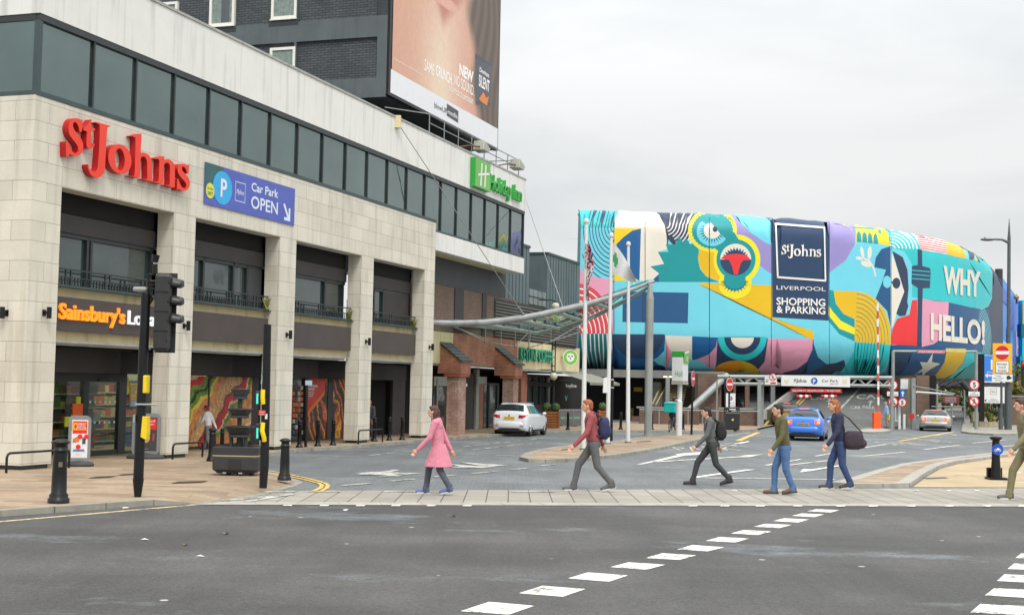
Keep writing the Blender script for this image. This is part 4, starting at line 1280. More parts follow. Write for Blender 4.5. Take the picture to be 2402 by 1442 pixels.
# ================================================================== ARCADE, CLAD BOXES, COFFEE SHOP FRONT
def wb(b, name, t, **k):
    """build a mesh given in world coordinates under an unrotated thing"""
    l = t.location
    b.v = [(x - l[0], y - l[1], z - l[2]) for x, y, z in b.v]
    return b.build(name, t, **k)
def pbox(b, x0, x1, y0, y1, Y, dep, m):
    """box facing the street at distance Y, from picture extents, dep deep"""
    a, c = AT(x0, (y0 + y1) / 2, Y), AT(x1, (y0 + y1) / 2, Y)
    z0, z1 = AT((x0 + x1) / 2, y1, Y).z, AT((x0 + x1) / 2, y0, Y).z
    return b.box(a.x, c.x, Y, Y + dep, z0, z1, m)
RBR = brickmat('red brick', rgb(200, 126, 96), rgb(176, 106, 82), rgb(156, 132, 116), 0.23, 0.078, 0.010, 'XZ', 0.85, 0.5, var=0.3, bump=0.35, stain=.4)
RBR2 = brickmat('weathered brick', rgb(200, 166, 146), rgb(176, 132, 112), rgb(146, 130, 120), 0.23, 0.078, 0.012, 'XZ', 0.85, 0.5, var=0.35, bump=0.35, stain=.3)
BRBR = brickmat('brown brick', rgb(132, 108, 92), rgb(116, 95, 80), rgb(100, 86, 76), 0.23, 0.078, 0.010, 'XZ', 0.85, 0.5, var=0.2, bump=0.35)
TERR = mat('terracotta band', rgb(158, 84, 60), 0.7, 0, 0.2, 3)
SLATE = mat('roof slate', rgb(92, 92, 90), 0.7, 0, 0.25, 4)
CLAD = mat('grey blue cladding', rgb(98, 112, 116), 0.5, 0.2, 0.12, 0.8, stain=0.25)
CLADD = mat('dark cladding', rgb(66, 76, 80), 0.5, 0.2, 0.15, 0.8)
LOUV = mat('louvre metal', rgb(112, 108, 102), 0.5, 0.3, 0.2, 2)
ar = fthing('brick_arcade', 'brick entrance arcade with sloping slate caps between the stone front and the coffee shop', 'building')
def W1(x, y, w=1.0): return FP(x, y, w)
b = MB()
b.box(23.25, 34.6, 1.0, 1.4, 6.3, 7.44, GREYP); b.build('panel_wall', ar)
b = MB()
b.box(23.25, 36.5, 1.02, 1.4, 4.36, 6.298, BRBR); b.build('brown_brick_wall', ar)
b = MB()
for x0, x1 in ((1066, 1087), (1131, 1141)):
    u0, u1 = W1(x0, 720)[0], W1(x1, 720)[0]
    b = MB(); b.box(u0, u1, .98, 1.02, 4.4, 6.28, DKBR); b.build('wall_slot', ar)
b = MB()
u0, u1 = W1(1160, 720)[0], W1(1354, 720)[0]
for i in range(12):
    z = 4.45 + i * .14
    b.box(u0, u1, .93 + .0, 1.0, z, z + .07, LOUV)
b.box(u0, u1, 1.0, 1.3, 4.3, 6.2, DKBR)
b.build('louvres', ar)
b = MB()
b.box(23.24, 27.7, .9, 1.6, 3.03, 4.34, CRM); b.build('cream_box', ar)
MB().box(23.24, 27.6, .95, 1.7, 2.95, 3.028, CORN).build('cornice', ar)
uA, uB = 27.72, 36.6
b = MB(); b.box(uA, uB, .95, 1.5, 3.03, 4.36, RBR); b.build('brick_lintel', ar)
MB().box(uA, uB, 1.0, 1.6, 2.98, 3.028, CORN).build('cornice', ar)
def bpillar(xl, xm, xr):
    uf0, uf1 = FP(xm, 950, .1)[0], FP(xr, 950, .1)[0]
    b = MB(); b.box(uf0, uf1, .1, .62, .1, 2.50, RBR2)
    p = b.build('brick_pillar', ar)
    b = MB(); b.box(uf0 - .1, uf1 + .15, .0, .72, 2.50, 2.62, TERR); b.build('string_course', p)
    b = MB()
    v = [(uf0 - .12, -.02, 2.62), (uf1 + .2, -.02, 2.62), (uf1 + .2, 1.0, 2.62), (uf0 - .12, 1.0, 2.62), (uf0 - .12, -.02, 3.12), (uf1 + .2, -.02, 3.12), (uf0 - .12, .98, 3.86), (uf1 + .2, .98, 3.86)]
    b.add(v, [(0, 1, 5, 4), (0, 4, 6, 3), (1, 2, 7, 5), (3, 6, 7, 2)], RBR)
    b.build('pillar_head', p)
    b = MB(); b.add([(uf0 - .2, -.1, 3.1), (uf1 + .28, -.1, 3.1), (uf1 + .28, .95, 3.92), (uf0 - .2, .95, 3.92), (uf0 - .2, -.1, 3.15), (uf1 + .28, -.1, 3.15), (uf1 + .28, .95, 3.97), (uf0 - .2, .95, 3.97)], [(0, 1, 2, 3), (4, 7, 6, 5), (0, 4, 5, 1), (1, 5, 6, 2), (3, 2, 6, 7), (0, 3, 7, 4)], SLATE)
    for i in range(6):
        t0 = i / 6
        y0, z0 = -.1 + 1.05 * t0, 3.155 + .82 * t0
        b.box(uf0 - .2, uf1 + .28, y0, y0 + .03, z0, z0 + .03, DKF)
    b.build('slate_cap', p)
    MB().box(uf1 + .2, uf1 + .28, .1, .5, 2.75, 3.0, SIGNW).build('lamp_box', p)
bpillar(1046, 1075, 1092)
bpillar(1180, 1203, 1215)
b = MB()
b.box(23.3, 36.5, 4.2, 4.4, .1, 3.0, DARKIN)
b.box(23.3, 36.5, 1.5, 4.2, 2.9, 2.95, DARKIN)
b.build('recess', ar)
b = MB()
u0, u1 = FP(1016, 930, 1.8)[0], FP(1046, 930, 1.8)[0]
b.box(u0, u1 + 1, 1.8, 1.84, .2, 2.4, GLU); b.box(u0, u1 + 1, 1.78, 1.86, 2.1, 2.5, CORN)
b.box(u0 + .3, u0 + .4, 1.74, 1.86, .1, 2.4, CORN)
b.build('shop_window', ar)
b = MB()
fbox(b, 1090, 1117, 875, 1008, 2.2, 2.3, GREYP, 2.2); fbox(b, 1117, 1124, 862, 1006, 2.1, 2.3, CORN, 2.1); fbox(b, 1124, 1133, 900, 1004, 2.2, 2.4, RBR, 2.2)
b.build('entrance_wall', ar)
d = MB(); fbox(d, 1134, 1168, 902, 1002, 2.3, 2.33, GLU, 2.3)
dr = d.build('glass_door', ar)
d = MB()
for x0, x1 in ((1132, 1135), (1146, 1149), (1166, 1170)): fbox(d, x0, x1, 900, 1003, 2.24, 2.3, DKF, 2.24)
fbox(d, 1132, 1170, 898, 902, 2.24, 2.3, DKF, 2.24)
d.build('door_frame', dr)
b = MB(); fbox(b, 1122, 1142, 883, 900, 1.5, 1.54, CORN, 1.5); b.build('hanging_sign', ar)
b = MB(); fbox(b, 1089, 1096, 899, 906, .3, .33, SIGNW, .3); b.build('number_plate', ar)
b = MB(); b.ell((FP(1145, 916, 2.6)[0], 2.6, FP(1145, 916, 2.6)[1]), .09, .09, .09, mat('warm bulb', (1, .8, .5), emit=6, var=0)); b.build('pendant_lamp', ar)
# coffee shop
cf = fthing('coffee_shop', 'cream fronted coffee shop with dark glazed ground floor under the canopy', 'building')
uK0, uK1, uK2 = uB + .02, FP(1293, 840, 1)[0], FP(1359, 850, 1.1)[0]
b = MB(); b.box(uK0, uK1 - .05, .95, 1.5, 3.02, 4.34, CRM); b.box(uK1 + .25, uK2, 1.1, 1.5, 3.02, 4.34, CRM); b.build('cream_wall', cf)
MB().box(uK0, uK2, .9, 1.6, 2.94, 3.018, CORN).build('cornice', cf)
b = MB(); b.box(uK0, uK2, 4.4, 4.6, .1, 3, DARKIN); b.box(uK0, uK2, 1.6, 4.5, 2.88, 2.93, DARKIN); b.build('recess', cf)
MB().box(uK0, uK2, 1.5, 9, 4.34, 4.45, GREYP).build('flat_roof', cf)
b = MB(); fbox(b, 1222, 1236, 872, 996, 1.6, 2.2, RBR, 1.6); b.build('brick_pier', cf)
b = MB(); fbox(b, 1236, 1301, 884, 950, 2.0, 2.03, GLU, 2.0); wn = b.build('window', cf)
b = MB()
for x in (1236, 1251, 1266, 1281, 1296): fbox(b, x, x + 3, 880, 952, 1.93, 2.0, BLK, 1.93)
fbox(b, 1234, 1301, 896, 906, 1.93, 2.0, BLK, 1.93); fbox(b, 1234, 1301, 878, 884, 1.93, 2.0, BLK, 1.93); fbox(b, 1234, 1301, 948, 996, 1.93, 2.1, BLK2, 1.93)
b.build('window_frame', wn)
b = MB(); fbox(b, 1301, 1375, 882, 996, 2.0, 2.2, DARKIN, 2.0); b.build('dark_front', cf)
b = MB(); b.text('keyline', lambda x, y: (x, 1.98, y), SIGNW, x=FP(1340, 905, 1.98)[0], y=FP(1340, 908, 1.98)[1], h=.2, w=2.2, bold=.01)
b.text('V', lambda x, y: (x, 1.98, y), mat('teal neon', rgb(60, 150, 140), emit=.6, var=0), x=FP(1328, 940, 1.98)[0], y=FP(1328, 940, 1.98)[1], h=.3, w=.5)
b.build('window_lettering', cf)
kl = fthing('coffee_sign', 'tall green raised cafe lettering on the cream wall beside the black ladder frame', 'sign', u=uK0 + .1, w=.95, z=3.3)
KG = mat('deep green letter', rgb(16, 120, 92), 0.4, 0, 0.1)
wK = uK1 - uK0 - .3
MB().text('KEYLINE COFFEE', lambda x, y, d: (x, -d, y), mat('pale green letter face', rgb(96, 176, 146), .4), x=0, y=.1, h=.62, w=wK, bold=0, al='L', d0=0, d1=.14, ms=KG).build('lettering', kl)
u0, z0 = FP(1338, 838, .6)
rs = fthing('round_sign', 'round green projecting sign with a pale animal face on the cream wall', 'sign', u=u0, w=.6, z=z0)
SG = mat('bright green sign', rgb(118, 188, 62), 0.4, 0, 0.1)
b = MB()
# disc hangs across the pavement: faces back along the street
def ring_(r0, r1, d, m):
    b.poly([arc(0, 0, r1, r1, 0, 360, 40)[:-1]] + ([arc(0, 0, r0, r0, 0, 360, 40)[:-1][::-1]] if r0 else []), lambda x, y: (-d, -x, y), m)
rsR = .42
b.prism([arc(0, 0, rsR, rsR, 0, 360, 40)[:-1]], lambda x, y, d: (d, -x, y), 0, .1, SIGNW)
ring_(0, rsR * .93, .004, SG); ring_(0, rsR * .55, .008, SIGNW)
for sx_, y_ in ((-.09, .06), (.09, .06)): b.poly([arc(sx_, y_, .05, .035, 0, 360, 10)[:-1]], lambda x, y: (-.012, -x, y), BLK)
b.poly([[(-.05, -.04), (.05, -.04), (0, -.12)]], lambda x, y: (-.012, -x, y), BLK)
b.poly([[(-.2, .2), (-.16, .08), (-.07, .18)]], lambda x, y: (-.012, -x, y), SIGNW); b.poly([[(.2, .2), (.16, .08), (.07, .18)]], lambda x, y: (-.012, -x, y), SIGNW)
b.build('disc', rs)
for o_ in rs.children: o_.rotation_euler = (0, 0, R(38))
MB().cyl((0, 0, 0), (0, .5, 0), .03, BLK).build('arm', rs)
# awning
u0 = FP(1312, 880, .9)[0]
aw = fthing('awning', 'grey green folding awning sloping out from the coffee shop', 'awning', u=u0, w=.9, z=2.2)
AWM = mat('awning canvas', rgb(128, 130, 118), .8, 0, .15, 1)
b = MB(); b.add([(0, .0, .72), (6.5, 0, .72), (6.5, -1.7, .22), (0, -1.7, .22), (6.5, -1.7, .08), (0, -1.7, .08)], [(0, 1, 2, 3), (3, 2, 4, 5)], AWM); b.build('canvas', aw)
MB().tube([(0.02, 0, .3), (.02, -1.65, .2)], .025, DKF).tube([(6.45, 0, .3), (6.45, -1.65, .2)], .025, DKF).build('arm', aw)
# ladder-like trellis and globe lamps
ldu = FP(1296, 800, .9)[0]
ld = fthing('wall_ladder', 'thin black ladder frame up the cream wall beside the green lettering', 'ladder', u=ldu, w=.9, z=2.9)
b = MB()
for x in (0, .55): b.cyl((x, 0, 0), (x, 0, 1.7), .03, BLK)
for z in (.05, .35, .8, 1.25): b.cyl((0, 0, z), (.55, 0, z), .03, BLK)
b.build('frame', ld)
GLOB = mat('globe lamp glass', rgb(196, 192, 172), .2, 0, .1, 2)
def globe(x, y, w, r, label):
    u, z = FP(x, y, w)
    t = fthing('globe_lamp', label, 'lamp', 'globe lamps on the street front', u=u, w=w, z=z)
    MB().ell((0, 0, 0), r, r, r, GLOB, 18, 12).build('globe', t)
    MB().cyl((0, 0, r * .9), (0, 0, r * 1.25), r * .4, BLK).tube([(0, 0, r * 1.2), (0, .2, r * 1.6), (0, .9, r * 1.6)], .025, BLK).build('bracket', t)
globe(1298.5, 882, .2, .20, 'clear globe lamp beside the awning of the coffee shop')
globe(1303, 718, .6, .20, 'cream globe lamp above the canopy tube')
# clad boxes above
cl = fthing('clad_building', 'grey blue metal clad plant boxes above the coffee shop', 'building')
u0, u1 = FP(1186, 650, 1.5)[0], FP(1241, 650, 1.5)[0]
u2, u3 = FP(1284, 650, 1.5)[0], FP(1357.5, 650, 1.5)[0]
def cladbox(a, c, z0, z1, w0, w1, nm='clad_box'):
    b = MB(); b.box(a, c, w0, w1, z0, z1, CLAD)
    n = int((c - a) / .5)
    for i in range(1, n): b.box(a + i * (c - a) / n - .012, a + i * (c - a) / n + .012, w0 - .02, w0, z0, z1, CLADD)
    b.box(a - .04, c + .04, w0 - .05, w1, z1, z1 + .12, CLADD)
    b.build(nm, cl)
cladbox(u0, u1, 6.2, 9.2, 1.5, 8)
cladbox(u2, u3, 6.15, 9.2, 1.5, 8)
b = MB(); b.box(u1 - 3, u2 + .0, 1.6, 3.5, 6.1, 7.2, CLADD)
for i in range(4):
    for j in range(3):
        uu = u1 + .2 + i * .75; b.box(uu, uu + .62, 1.52, 1.6, 5.95 + j * .42, 6.3 + j * .42, STEEL)
b.build('plant_unit', cl)
b = MB()
for uu in (u1 + .5, u1 + 1.2): b.box(uu, uu + .14, 2.2, 2.34, 6.5, 9.0, STEEL)
for z in (7.2, 8.0, 8.8): b.box(u1 + .5, u1 + 1.3, 2.24, 2.3, z, z + .1, STEEL)
b.build('service_frame', cl)
MB().box(u0 - 2, u3, 3, 9, 4.45, 6.2, BRBR).build('back_wall', cl)
# ================================================================== CANOPY
CTOP = AT(1523, 664, 62.6)
CBASE = G(1520, 1022, .1)
TUBE = mat('canopy steel tube', rgb(150, 153, 152), 0.4, 0.45, 0.2, 2, stain=0.35)
TUBE2 = mat('canopy green grey tube', rgb(160, 174, 170), 0.4, 0.3, 0.15, 2)
cn = thing('glass_canopy', 'tapering glass and steel tube canopy sweeping up to a single grey column', 'canopy', (CBASE.x, CBASE.y, 0.1))
def along(p0, p1, pix):
    """points on the vertical plane through p0, p1 seen at the given picture points"""
    h = Vector((p1.x - p0.x, p1.y - p0.y, 0)); nrm = Vector((-h.y, h.x, 0)).normalized()
    out = []
    for x, y in pix:
        d = ray(x, y); t = (p0 - CAM).dot(nrm) / d.dot(nrm); out.append(CAM + d * t)
    return out
n0 = FL(23.2, .3, 4.5)
NT = along(n0, CTOP, [(1012, 757.6), (1070, 758.5), (1133, 757), (1187, 751), (1230, 745), (1270, 737.5), (1333, 724), (1370, 715.5), (1420, 701), (1470, 684), (1533, 660)])
f0 = FL(38.5, .7, 4.9)
FT = along(f0, CTOP, [(1245, 783), (1270, 780), (1312, 771), (1368, 753), (1400, 739), (1450, 713), (1490, 693), (1531, 668)])
b = MB(); b.tube(NT, [.135] * 8 + [.125, .11, .08], TUBE, 14); wb(b, 'main_tube', cn)
b = MB(); b.tube(FT, [.11] * 6 + [.09, .07], TUBE2, 12); wb(b, 'rear_tube', cn)
def npt(x): return along(n0, CTOP, [(x, 0)])[0]
def interp(P, x):
    for a, c in zip(P, P[1:]):
        xa = (a - CAM); xa = CX + FPX * xa.dot(RGT) / xa.dot(FWD)
        xc = (c - CAM); xc = CX + FPX * xc.dot(RGT) / xc.dot(FWD)
        if xa <= x <= xc: return a + (c - a) * ((x - xa) / (xc - xa))
    return P[-1]
wl0, wl1 = FL(27.5, 1.0, 4.75), FL(38.5, 1.0, 4.85)
CROSS = [(interp(NT, 1040), FL(30.5, 1.0, 4.78)), (interp(NT, 1114), interp(FT, 1262)), (interp(NT, 1208), interp(FT, 1312)), (interp(NT, 1301), interp(FT, 1368)), (interp(NT, 1390), interp(FT, 1430))]
for a, c in CROSS:
    b = MB(); b.cyl(a, c, .085, TUBE2, n=10); wb(b, 'cross_tube', cn)
b = MB(); b.cyl(wl0, wl1, .09, TUBE2); wb(b, 'wall_tube', cn)
CGL = clearglass('canopy glass', (0.55, 0.70, 0.66), 1.6)
b = MB()
gp = [(n0 + Vector((0, 0, .0)), FL(27.5, 1.0, 4.75))] + CROSS + [(CTOP, CTOP)]
up = Vector((0, 0, .16))
for (a, c), (d, e) in zip(gp, gp[1:]):
    for k in range(3):
        t0, t1 = k / 3 + .01, (k + 1) / 3 - .01
        b.add([a + (c - a) * t0 + up, a + (c - a) * t1 + up, d + (e - d) * t1 + up, d + (e - d) * t0 + up], [(0, 1, 2, 3)], CGL)
wb(b, 'glass_roof', cn, fix=False)
b = MB()
dn = []
for i, (a, c) in enumerate(CROSS):
    for t in (.15, .4, .65, .9):
        p = a + (c - a) * t
        b.cyl(p, p + up * 1.05, .035, TUBE2, n=6)
        b.box(p.x - .07, p.x + .07, p.y - .07, p.y + .07, p.z + .08, p.z + .15, DKF)
wb(b, 'glass_clamp', cn)
b = MB()
CABLE = mat('steel cable', rgb(170, 170, 165), .4, .7, .1)
low = []
for (x, y), (a, c) in zip(((1138, 801), (1175, 808), (1208, 812), (1240, 815), (1292, 801)), [CROSS[0], CROSS[1], CROSS[1], CROSS[2], CROSS[3]]):
    mid = a + (c - a) * .6
    q = AT(x, y, mid.y); low.append(q)
    b.cyl(q, Vector((q.x, q.y, mid.z)), .02, CABLE, n=6)
    b.ell(q, .06, .06, .06, TUBE, 8, 6)
for p, q in zip(low, low[1:]): b.cyl(p, q, .022, CABLE, n=6)
b.cyl(wl0, low[0], .022, CABLE, n=6); b.cyl(AT(1062, 766, wl0.y), low[1], .022, CABLE, n=6)
b.cyl(low[-1], interp(FT, 1400), .022, CABLE, n=6); b.cyl(low[3], FT[0], .022, CABLE, n=6); b.cyl(low[2], wl1, .022, CABLE, n=6)
e = interp(FT, 1375); b.cyl(low[-1], AT(1355, 780, e.y), .022, CABLE, n=6); b.cyl(AT(1355, 780, e.y), e, .022, CABLE, n=6)
wb(b, 'cable_truss', cn)
a1 = FL(FP(932, 287, -.1)[0], -.1, FP(932, 287, -.1)[1]); a2 = FL(34.2, -.1, FP(1212, 460)[1])
b = MB(); b.cyl(a1, interp(NT, 1232), .016, CABLE, n=6); b.cyl(interp(NT, 1232), interp(NT, 1232) + (a1 - interp(NT, 1232)).normalized() * .7, .05, TUBE, n=8); wb(b, 'stay_cable', cn)
b = MB(); b.cyl(a2, interp(NT, 1322), .016, CABLE, n=6); wb(b, 'stay_cable', cn)
b = MB(); b.box(a1.x - .12, a1.x + .12, a1.y - .05, a1.y + .2, a1.z - .2, a1.z + .25, CRM); wb(b, 'anchor_plate', cn)
COLM = mat('grey column paint', rgb(150, 154, 152), .55, .2, .15, 1.5, stain=.45)
b = MB(); b.cyl((CBASE.x, CBASE.y, .1), (CBASE.x, CBASE.y, CTOP.z - .9), .17, COLM, n=20)
b.cyl((CBASE.x, CBASE.y, CTOP.z - .9), (CBASE.x, CBASE.y, CTOP.z - .25), .17, COLM, .07, n=20)
b.cyl((CBASE.x, CBASE.y, CTOP.z - .25), CTOP, .07, COLM)
b.cyl((CBASE.x, CBASE.y, .1), (CBASE.x, CBASE.y, .14), .24, COLM, n=20)
wb(b, 'column', cn)

# ================================================================== CAR PARK WRAPPED IN THE PRINTED SCREEN
wrap = thing('wrapped_car_park', 'huge rounded car park building wrapped in a bright printed mural', 'building', (10, 90, 0))
TOPK = [(1363, 484.8), (1560, 490.8), (1740, 497.5), (1925, 510.5), (2080, 529), (2200, 549.5), (2270, 569), (2318, 596), (2348, 630)]
ZT, ZB = 13.8, 3.25
plan = []
for x, y in TOPK:
    p = G(x, y, ZT); plan.append(Vector((p.x, p.y)))
# keep turning round the end
d = (plan[-1] - plan[-2]).normalized()
plan.append(plan[-1] + d * 3)
def catm(P, n):
    out = []
    for i in range(len(P) - 1):
        p0, p1, p2, p3 = P[max(i - 1, 0)], P[i], P[i + 1], P[min(i + 2, len(P) - 1)]
        for k in range(n):
            t = k / n
            out.append(0.5 * (2 * p1 + (p2 - p0) * t + (2 * p0 - 5 * p1 + 4 * p2 - p3) * t * t + (3 * p1 - p0 - 3 * p2 + p3) * t ** 3))
    out.append(P[-1]); return out
PL = catm(plan, 10)
RT, RB = 1.5, 2.6
prof = []                       # (setback from the face, height)
for k in range(11):
    a = R(90 * k / 10); prof.append((RB - RB * math.sin(a), ZB + RB - RB * math.cos(a)))
for k in range(1, 8): prof.append((0, ZB + RB + (ZT - RT - ZB - RB) * k / 8))
for k in range(11):
    a = R(90 * k / 10); prof.append((RT - RT * math.cos(a), ZT - RT + RT * math.sin(a)))
nrm = []
for i, p in enumerate(PL):
    d = (PL[min(i + 1, len(PL) - 1)] - PL[max(i - 1, 0)]).normalized(); nrm.append(Vector((-d.y, d.x)))
vs = []
for p, nn_ in zip(PL, nrm):
    # the left end is cut square
    for s_, z in prof: q = p + nn_ * s_; vs.append((q.x, q.y, z))
K = len(prof)
fs = [(i * K + j, (i + 1) * K + j, (i + 1) * K + j + 1, i * K + j + 1) for i in range(len(PL) - 1) for j in range(K - 1)]
BV = BVHTree.FromPolygons([Vector(v) for v in vs], fs)
GN = [Vector((0, 0, 0)) for v in vs]
for f in fs:
    q_ = [Vector(vs[i]) for i in f]; n_ = (q_[2] - q_[0]).cross(q_[3] - q_[1])
    if n_.y > 0: n_ = -n_
    for i in f: GN[i] += n_.normalized()
def gnorm(face, p):
    a = Vector((0, 0, 0))
    for i in fs[face]: a += GN[i].normalized() / ((Vector(vs[i]) - p).length + .02)
    return a.normalized()
NAVY = rgb(22, 66, 110); 
def pm(name, c, k=1.0): return mat('print ' + name, tuple(q * k for q in c), 0.5, 0, 0.07, 0.35, 0.04, 1.2)
PT = {
 'lb': pm('light blue', rgb(112, 208, 226)), 'tq': pm('turquoise', rgb(38, 196, 200)), 'tl': pm('teal', rgb(0, 148, 152)), 'td': pm('deep teal', rgb(0, 112, 116)),
 'nv': pm('navy', rgb(34, 62, 96)), 'bl': pm('blue', rgb(14, 92, 150)), 'b2': pm('mid blue', rgb(22, 84, 132)), 'dk': pm('dark navy', rgb(42, 56, 84)),
 'cr': pm('cream', rgb(228, 222, 208)), 'ye': pm('yellow', rgb(240, 206, 20)), 'li': pm('lemon', rgb(238, 224, 30)), 'oc': pm('ochre', rgb(226, 184, 14)), 'or': pm('orange', rgb(234, 156, 26)),
 'pk': pm('pink', rgb(226, 156, 182)), 'rd': pm('red', rgb(232, 48, 52)), 'rs': pm('rose', rgb(214, 70, 82)), 'pu': pm('violet', rgb(150, 140, 198)), 'wh': pm('white', rgb(236, 234, 228)), 'gt': pm('grey teal', rgb(120, 190, 196))}
SH = []
def A(c, *pts): SH.append((c, [(1340 + x / 3.354, 470 + y / 3.354) for x, y in pts]))
def B(c, *pts): SH.append((c, [(1840 + x / 3.354, 470 + y / 3.354) for x, y in pts]))
def ea(cx, cy, rx, ry, a0, a1, n=20): return arc(cx, cy, rx, ry, a0, a1, n)
def band(cx, cy, r0, r1, k, a0, a1, n=16): return arc(cx, cy, r0, r0 * k, a0, a1, n) + arc(cx, cy, r1, r1 * k, a1, a0, n)
SH.append(('lb', [(1330, 470), (2420, 470), (2420, 910), (1330, 910)]))
# ---- left end strip
A('tq', (40, 20), (352, 20), (338, 216), (40, 216))
for i in range(11):
    x = 92 + i * 24; r = 335 - x
    if r < 6: continue
    A('nv', (x + 14 - i, 20), (x + 21 - i, 20), (x + 6, 216), (x, 216))
    A('nv', *band(334, 212, r, r - 6, 1.5, 180, 90, 14))
for r in (262, 288): A('nv', *band(334, 212, r, r - 6, 1.5, 150, 90, 10))
A('pk', (40, 530), (110, 580), (200, 605), (326, 622), (326, 1050), (40, 1050))
A('rs', (40, 640), *ea(55, 1046, 270, 392, -90, 0), (40, 1046))
for i in range(7): A('wh', *band(55, 1046, 245 - i * 34, 237 - i * 34, 1.46, -92, 0))
A('td', (40, 1046), (326, 1048), (322, 1400), (40, 1400))
for i in range(8):
    x = 78 + i * 33
    A('wh', (x, 1048), (x + 8, 1048), (x + 14, 1180), (x + 26 - i * 2, 1340), (x + 17 - i * 2, 1340), (x + 6, 1180))
# ---- pale head, yellow square
A('cr', (346, 20), (620, 20), (640, 75), (690, 110), (735, 190), (752, 300), (756, 384), (680, 406), (730, 500), (620, 520), (690, 575), (640, 622), (540, 632), (330, 632))
A('rs', (395, 20), (640, 20), (640, 58), (585, 70), (520, 78), (450, 68), (395, 50))
A('dk', (600, 20), (770, 20), (760, 384), (754, 384), (750, 290), (735, 200), (690, 115), (640, 78), (585, 66))
A('ye', (338, 218), (545, 222), (536, 632), (328, 632))
A('bl', (548, 222), (480, 238), (410, 290), (355, 345), (345, 400), (380, 500), (440, 580), (536, 632), (548, 632))
A('cr', (548, 222), (590, 222), (580, 632), (536, 632))
# ---- striped shoulder and teal bird body
A('dk', (750, 20), (1140, 20), (1000, 110), (930, 170), (920, 330), (830, 375), (790, 340), (756, 300))
for i in range(9):
    x = 770 + i * 27 
    A('wh', (x + i * 6, 20), (x + 10 + i * 6, 20), (x + 9, 190), (x, 190))
    A('wh', *band(742, 188, 28 + i * 26, 37 + i * 26, 1.0, 0, 75 if i < 3 else 60, 8))
A('tl', (680, 406), (765, 405), (742, 345), (812, 350), (830, 318), (848, 285), (880, 330), (906, 300), (935, 345), (970, 340), (1003, 392), (998, 470), (1012, 540), (1060, 598), (1165, 642), (640, 642), (690, 575), (620, 520), (730, 500))
A('b2', (640, 626), (686, 582), (690, 642), (610, 642))
# ---- violet swoosh and light-blue corner
A('pu', (1120, 20), (1260, 20), (1330, 140), (1400, 230), (1500, 310), (1600, 360), (1600, 590), (1540, 560), (1480, 510), (1440, 380), (1300, 290), (1290, 180), (1200, 100))
A('lb', (1190, 20), (1560, 20), (1600, 360), (1520, 330), (1420, 262), (1340, 190), (1280, 110))
A('nv', (1550, 20), (1640, 20), (1640, 400), (1592, 300), (1590, 220))
# ---- ochre wing, yellow rings
A('oc', (1008, 385), (1150, 400), (1160, 520), (1180, 600), (1160, 636), (1060, 596), (1010, 530), (996, 450))
def scal(cx, cy, r, n, d):
    return [(cx + (r + (d if i % 2 else 0)) * math.cos(math.pi * i / n), cy + (r + (d if i % 2 else 0)) * math.sin(math.pi * i / n)) for i in range(2 * n)]
A('li', *ea(1110, 238, 192, 170, 0, 360, 40)[:-1])
A('li', *ea(1302, 465, 184, 196, 0, 360, 40)[:-1])
A('li', *ea(1288, 645, 128, 122, 0, 360, 30)[:-1])
A('tl', *[(1110 + (x - 1110) * 1.0, 238 + (y - 238) * .88) for x, y in scal(1110, 238, 158, 34, 9)])
A('tl', *ea(1295, 465, 154, 158, 0, 360, 40)[:-1])
A('tl', *ea(1285, 620, 86, 92, 0, 360, 30)[:-1])
A('tl', (1130, 380), (1280, 250), (1330, 330), (1180, 420))
for i in range(11):
    a = 10 + i * 16; A('nv', (1285 + 84 * math.cos(R(a - 5)), 625 + 70 * math.sin(R(a - 5))), (1285 + 116 * math.cos(R(a)), 625 + 100 * math.sin(R(a))), (1285 + 84 * math.cos(R(a + 5)), 625 + 70 * math.sin(R(a + 5))))
eye = lambda rx, ry: ea(1108, 248, rx, ry, 28, 228, 24)
A('lb', *eye(122, 112))
for i in range(13):
    a = 32 + i * 15; A('nv', (1108 + 66 * math.cos(R(a - 5)), 246 + 60 * math.sin(R(a - 5))), (1108 + 106 * math.cos(R(a)), 246 + 98 * math.sin(R(a))), (1108 + 66 * math.cos(R(a + 5)), 246 + 60 * math.sin(R(a + 5))))
A('cr', *ea(1108, 236, 68, 64, 24, 228, 20))
A('cr', (1060, 190), (1095, 176), (1170, 262), (1080, 290))
A('dk', *ea(1130, 228, 19, 22, 0, 360, 16)[:-1])
A('cr', *ea(1292, 465, 122, 124, 0, 360, 36)[:-1])
A('nv', *ea(1292, 465, 122, 124, 0, 180, 24))
A('nv', *[p for i in range(12) for p in ((1292 + 82 * math.cos(R(180 + i * 15)), 462 + 68 * math.sin(R(180 + i * 15))), (1292 + 108 * math.cos(R(187 + i * 15)), 462 + 94 * math.sin(R(187 + i * 15))))], (1374, 470), (1210, 470))
A('rd', (1175, 460), (1200, 436), (1245, 424), (1300, 420), (1350, 426), (1390, 442), (1410, 468), (1350, 470), (1330, 500), (1308, 582), (1280, 582), (1262, 510), (1240, 468))
# ---- middle: ochre wedge, blue panel
A('oc', (985, 648), (1600, 668), (1600, 930), (2000, 1060), (2000, 1150), (1870, 1086))
A('li', *ea(1288, 668, 128, 104, 0, 180, 24))
A('tl', *ea(1285, 640, 86, 72, 0, 180, 20))
for i in range(11):
    a = 10 + i * 16; A('nv', (1285 + 80 * math.cos(R(a - 5)), 640 + 56 * math.sin(R(a - 5))), (1285 + 114 * math.cos(R(a)), 640 + 92 * math.sin(R(a))), (1285 + 80 * math.cos(R(a + 5)), 640 + 56 * math.sin(R(a + 5))))
A('b2', (405, 716), (922, 726), (916, 966), (402, 956))
A('nv', (560, 719), (572, 719), (568, 960), (556, 960))
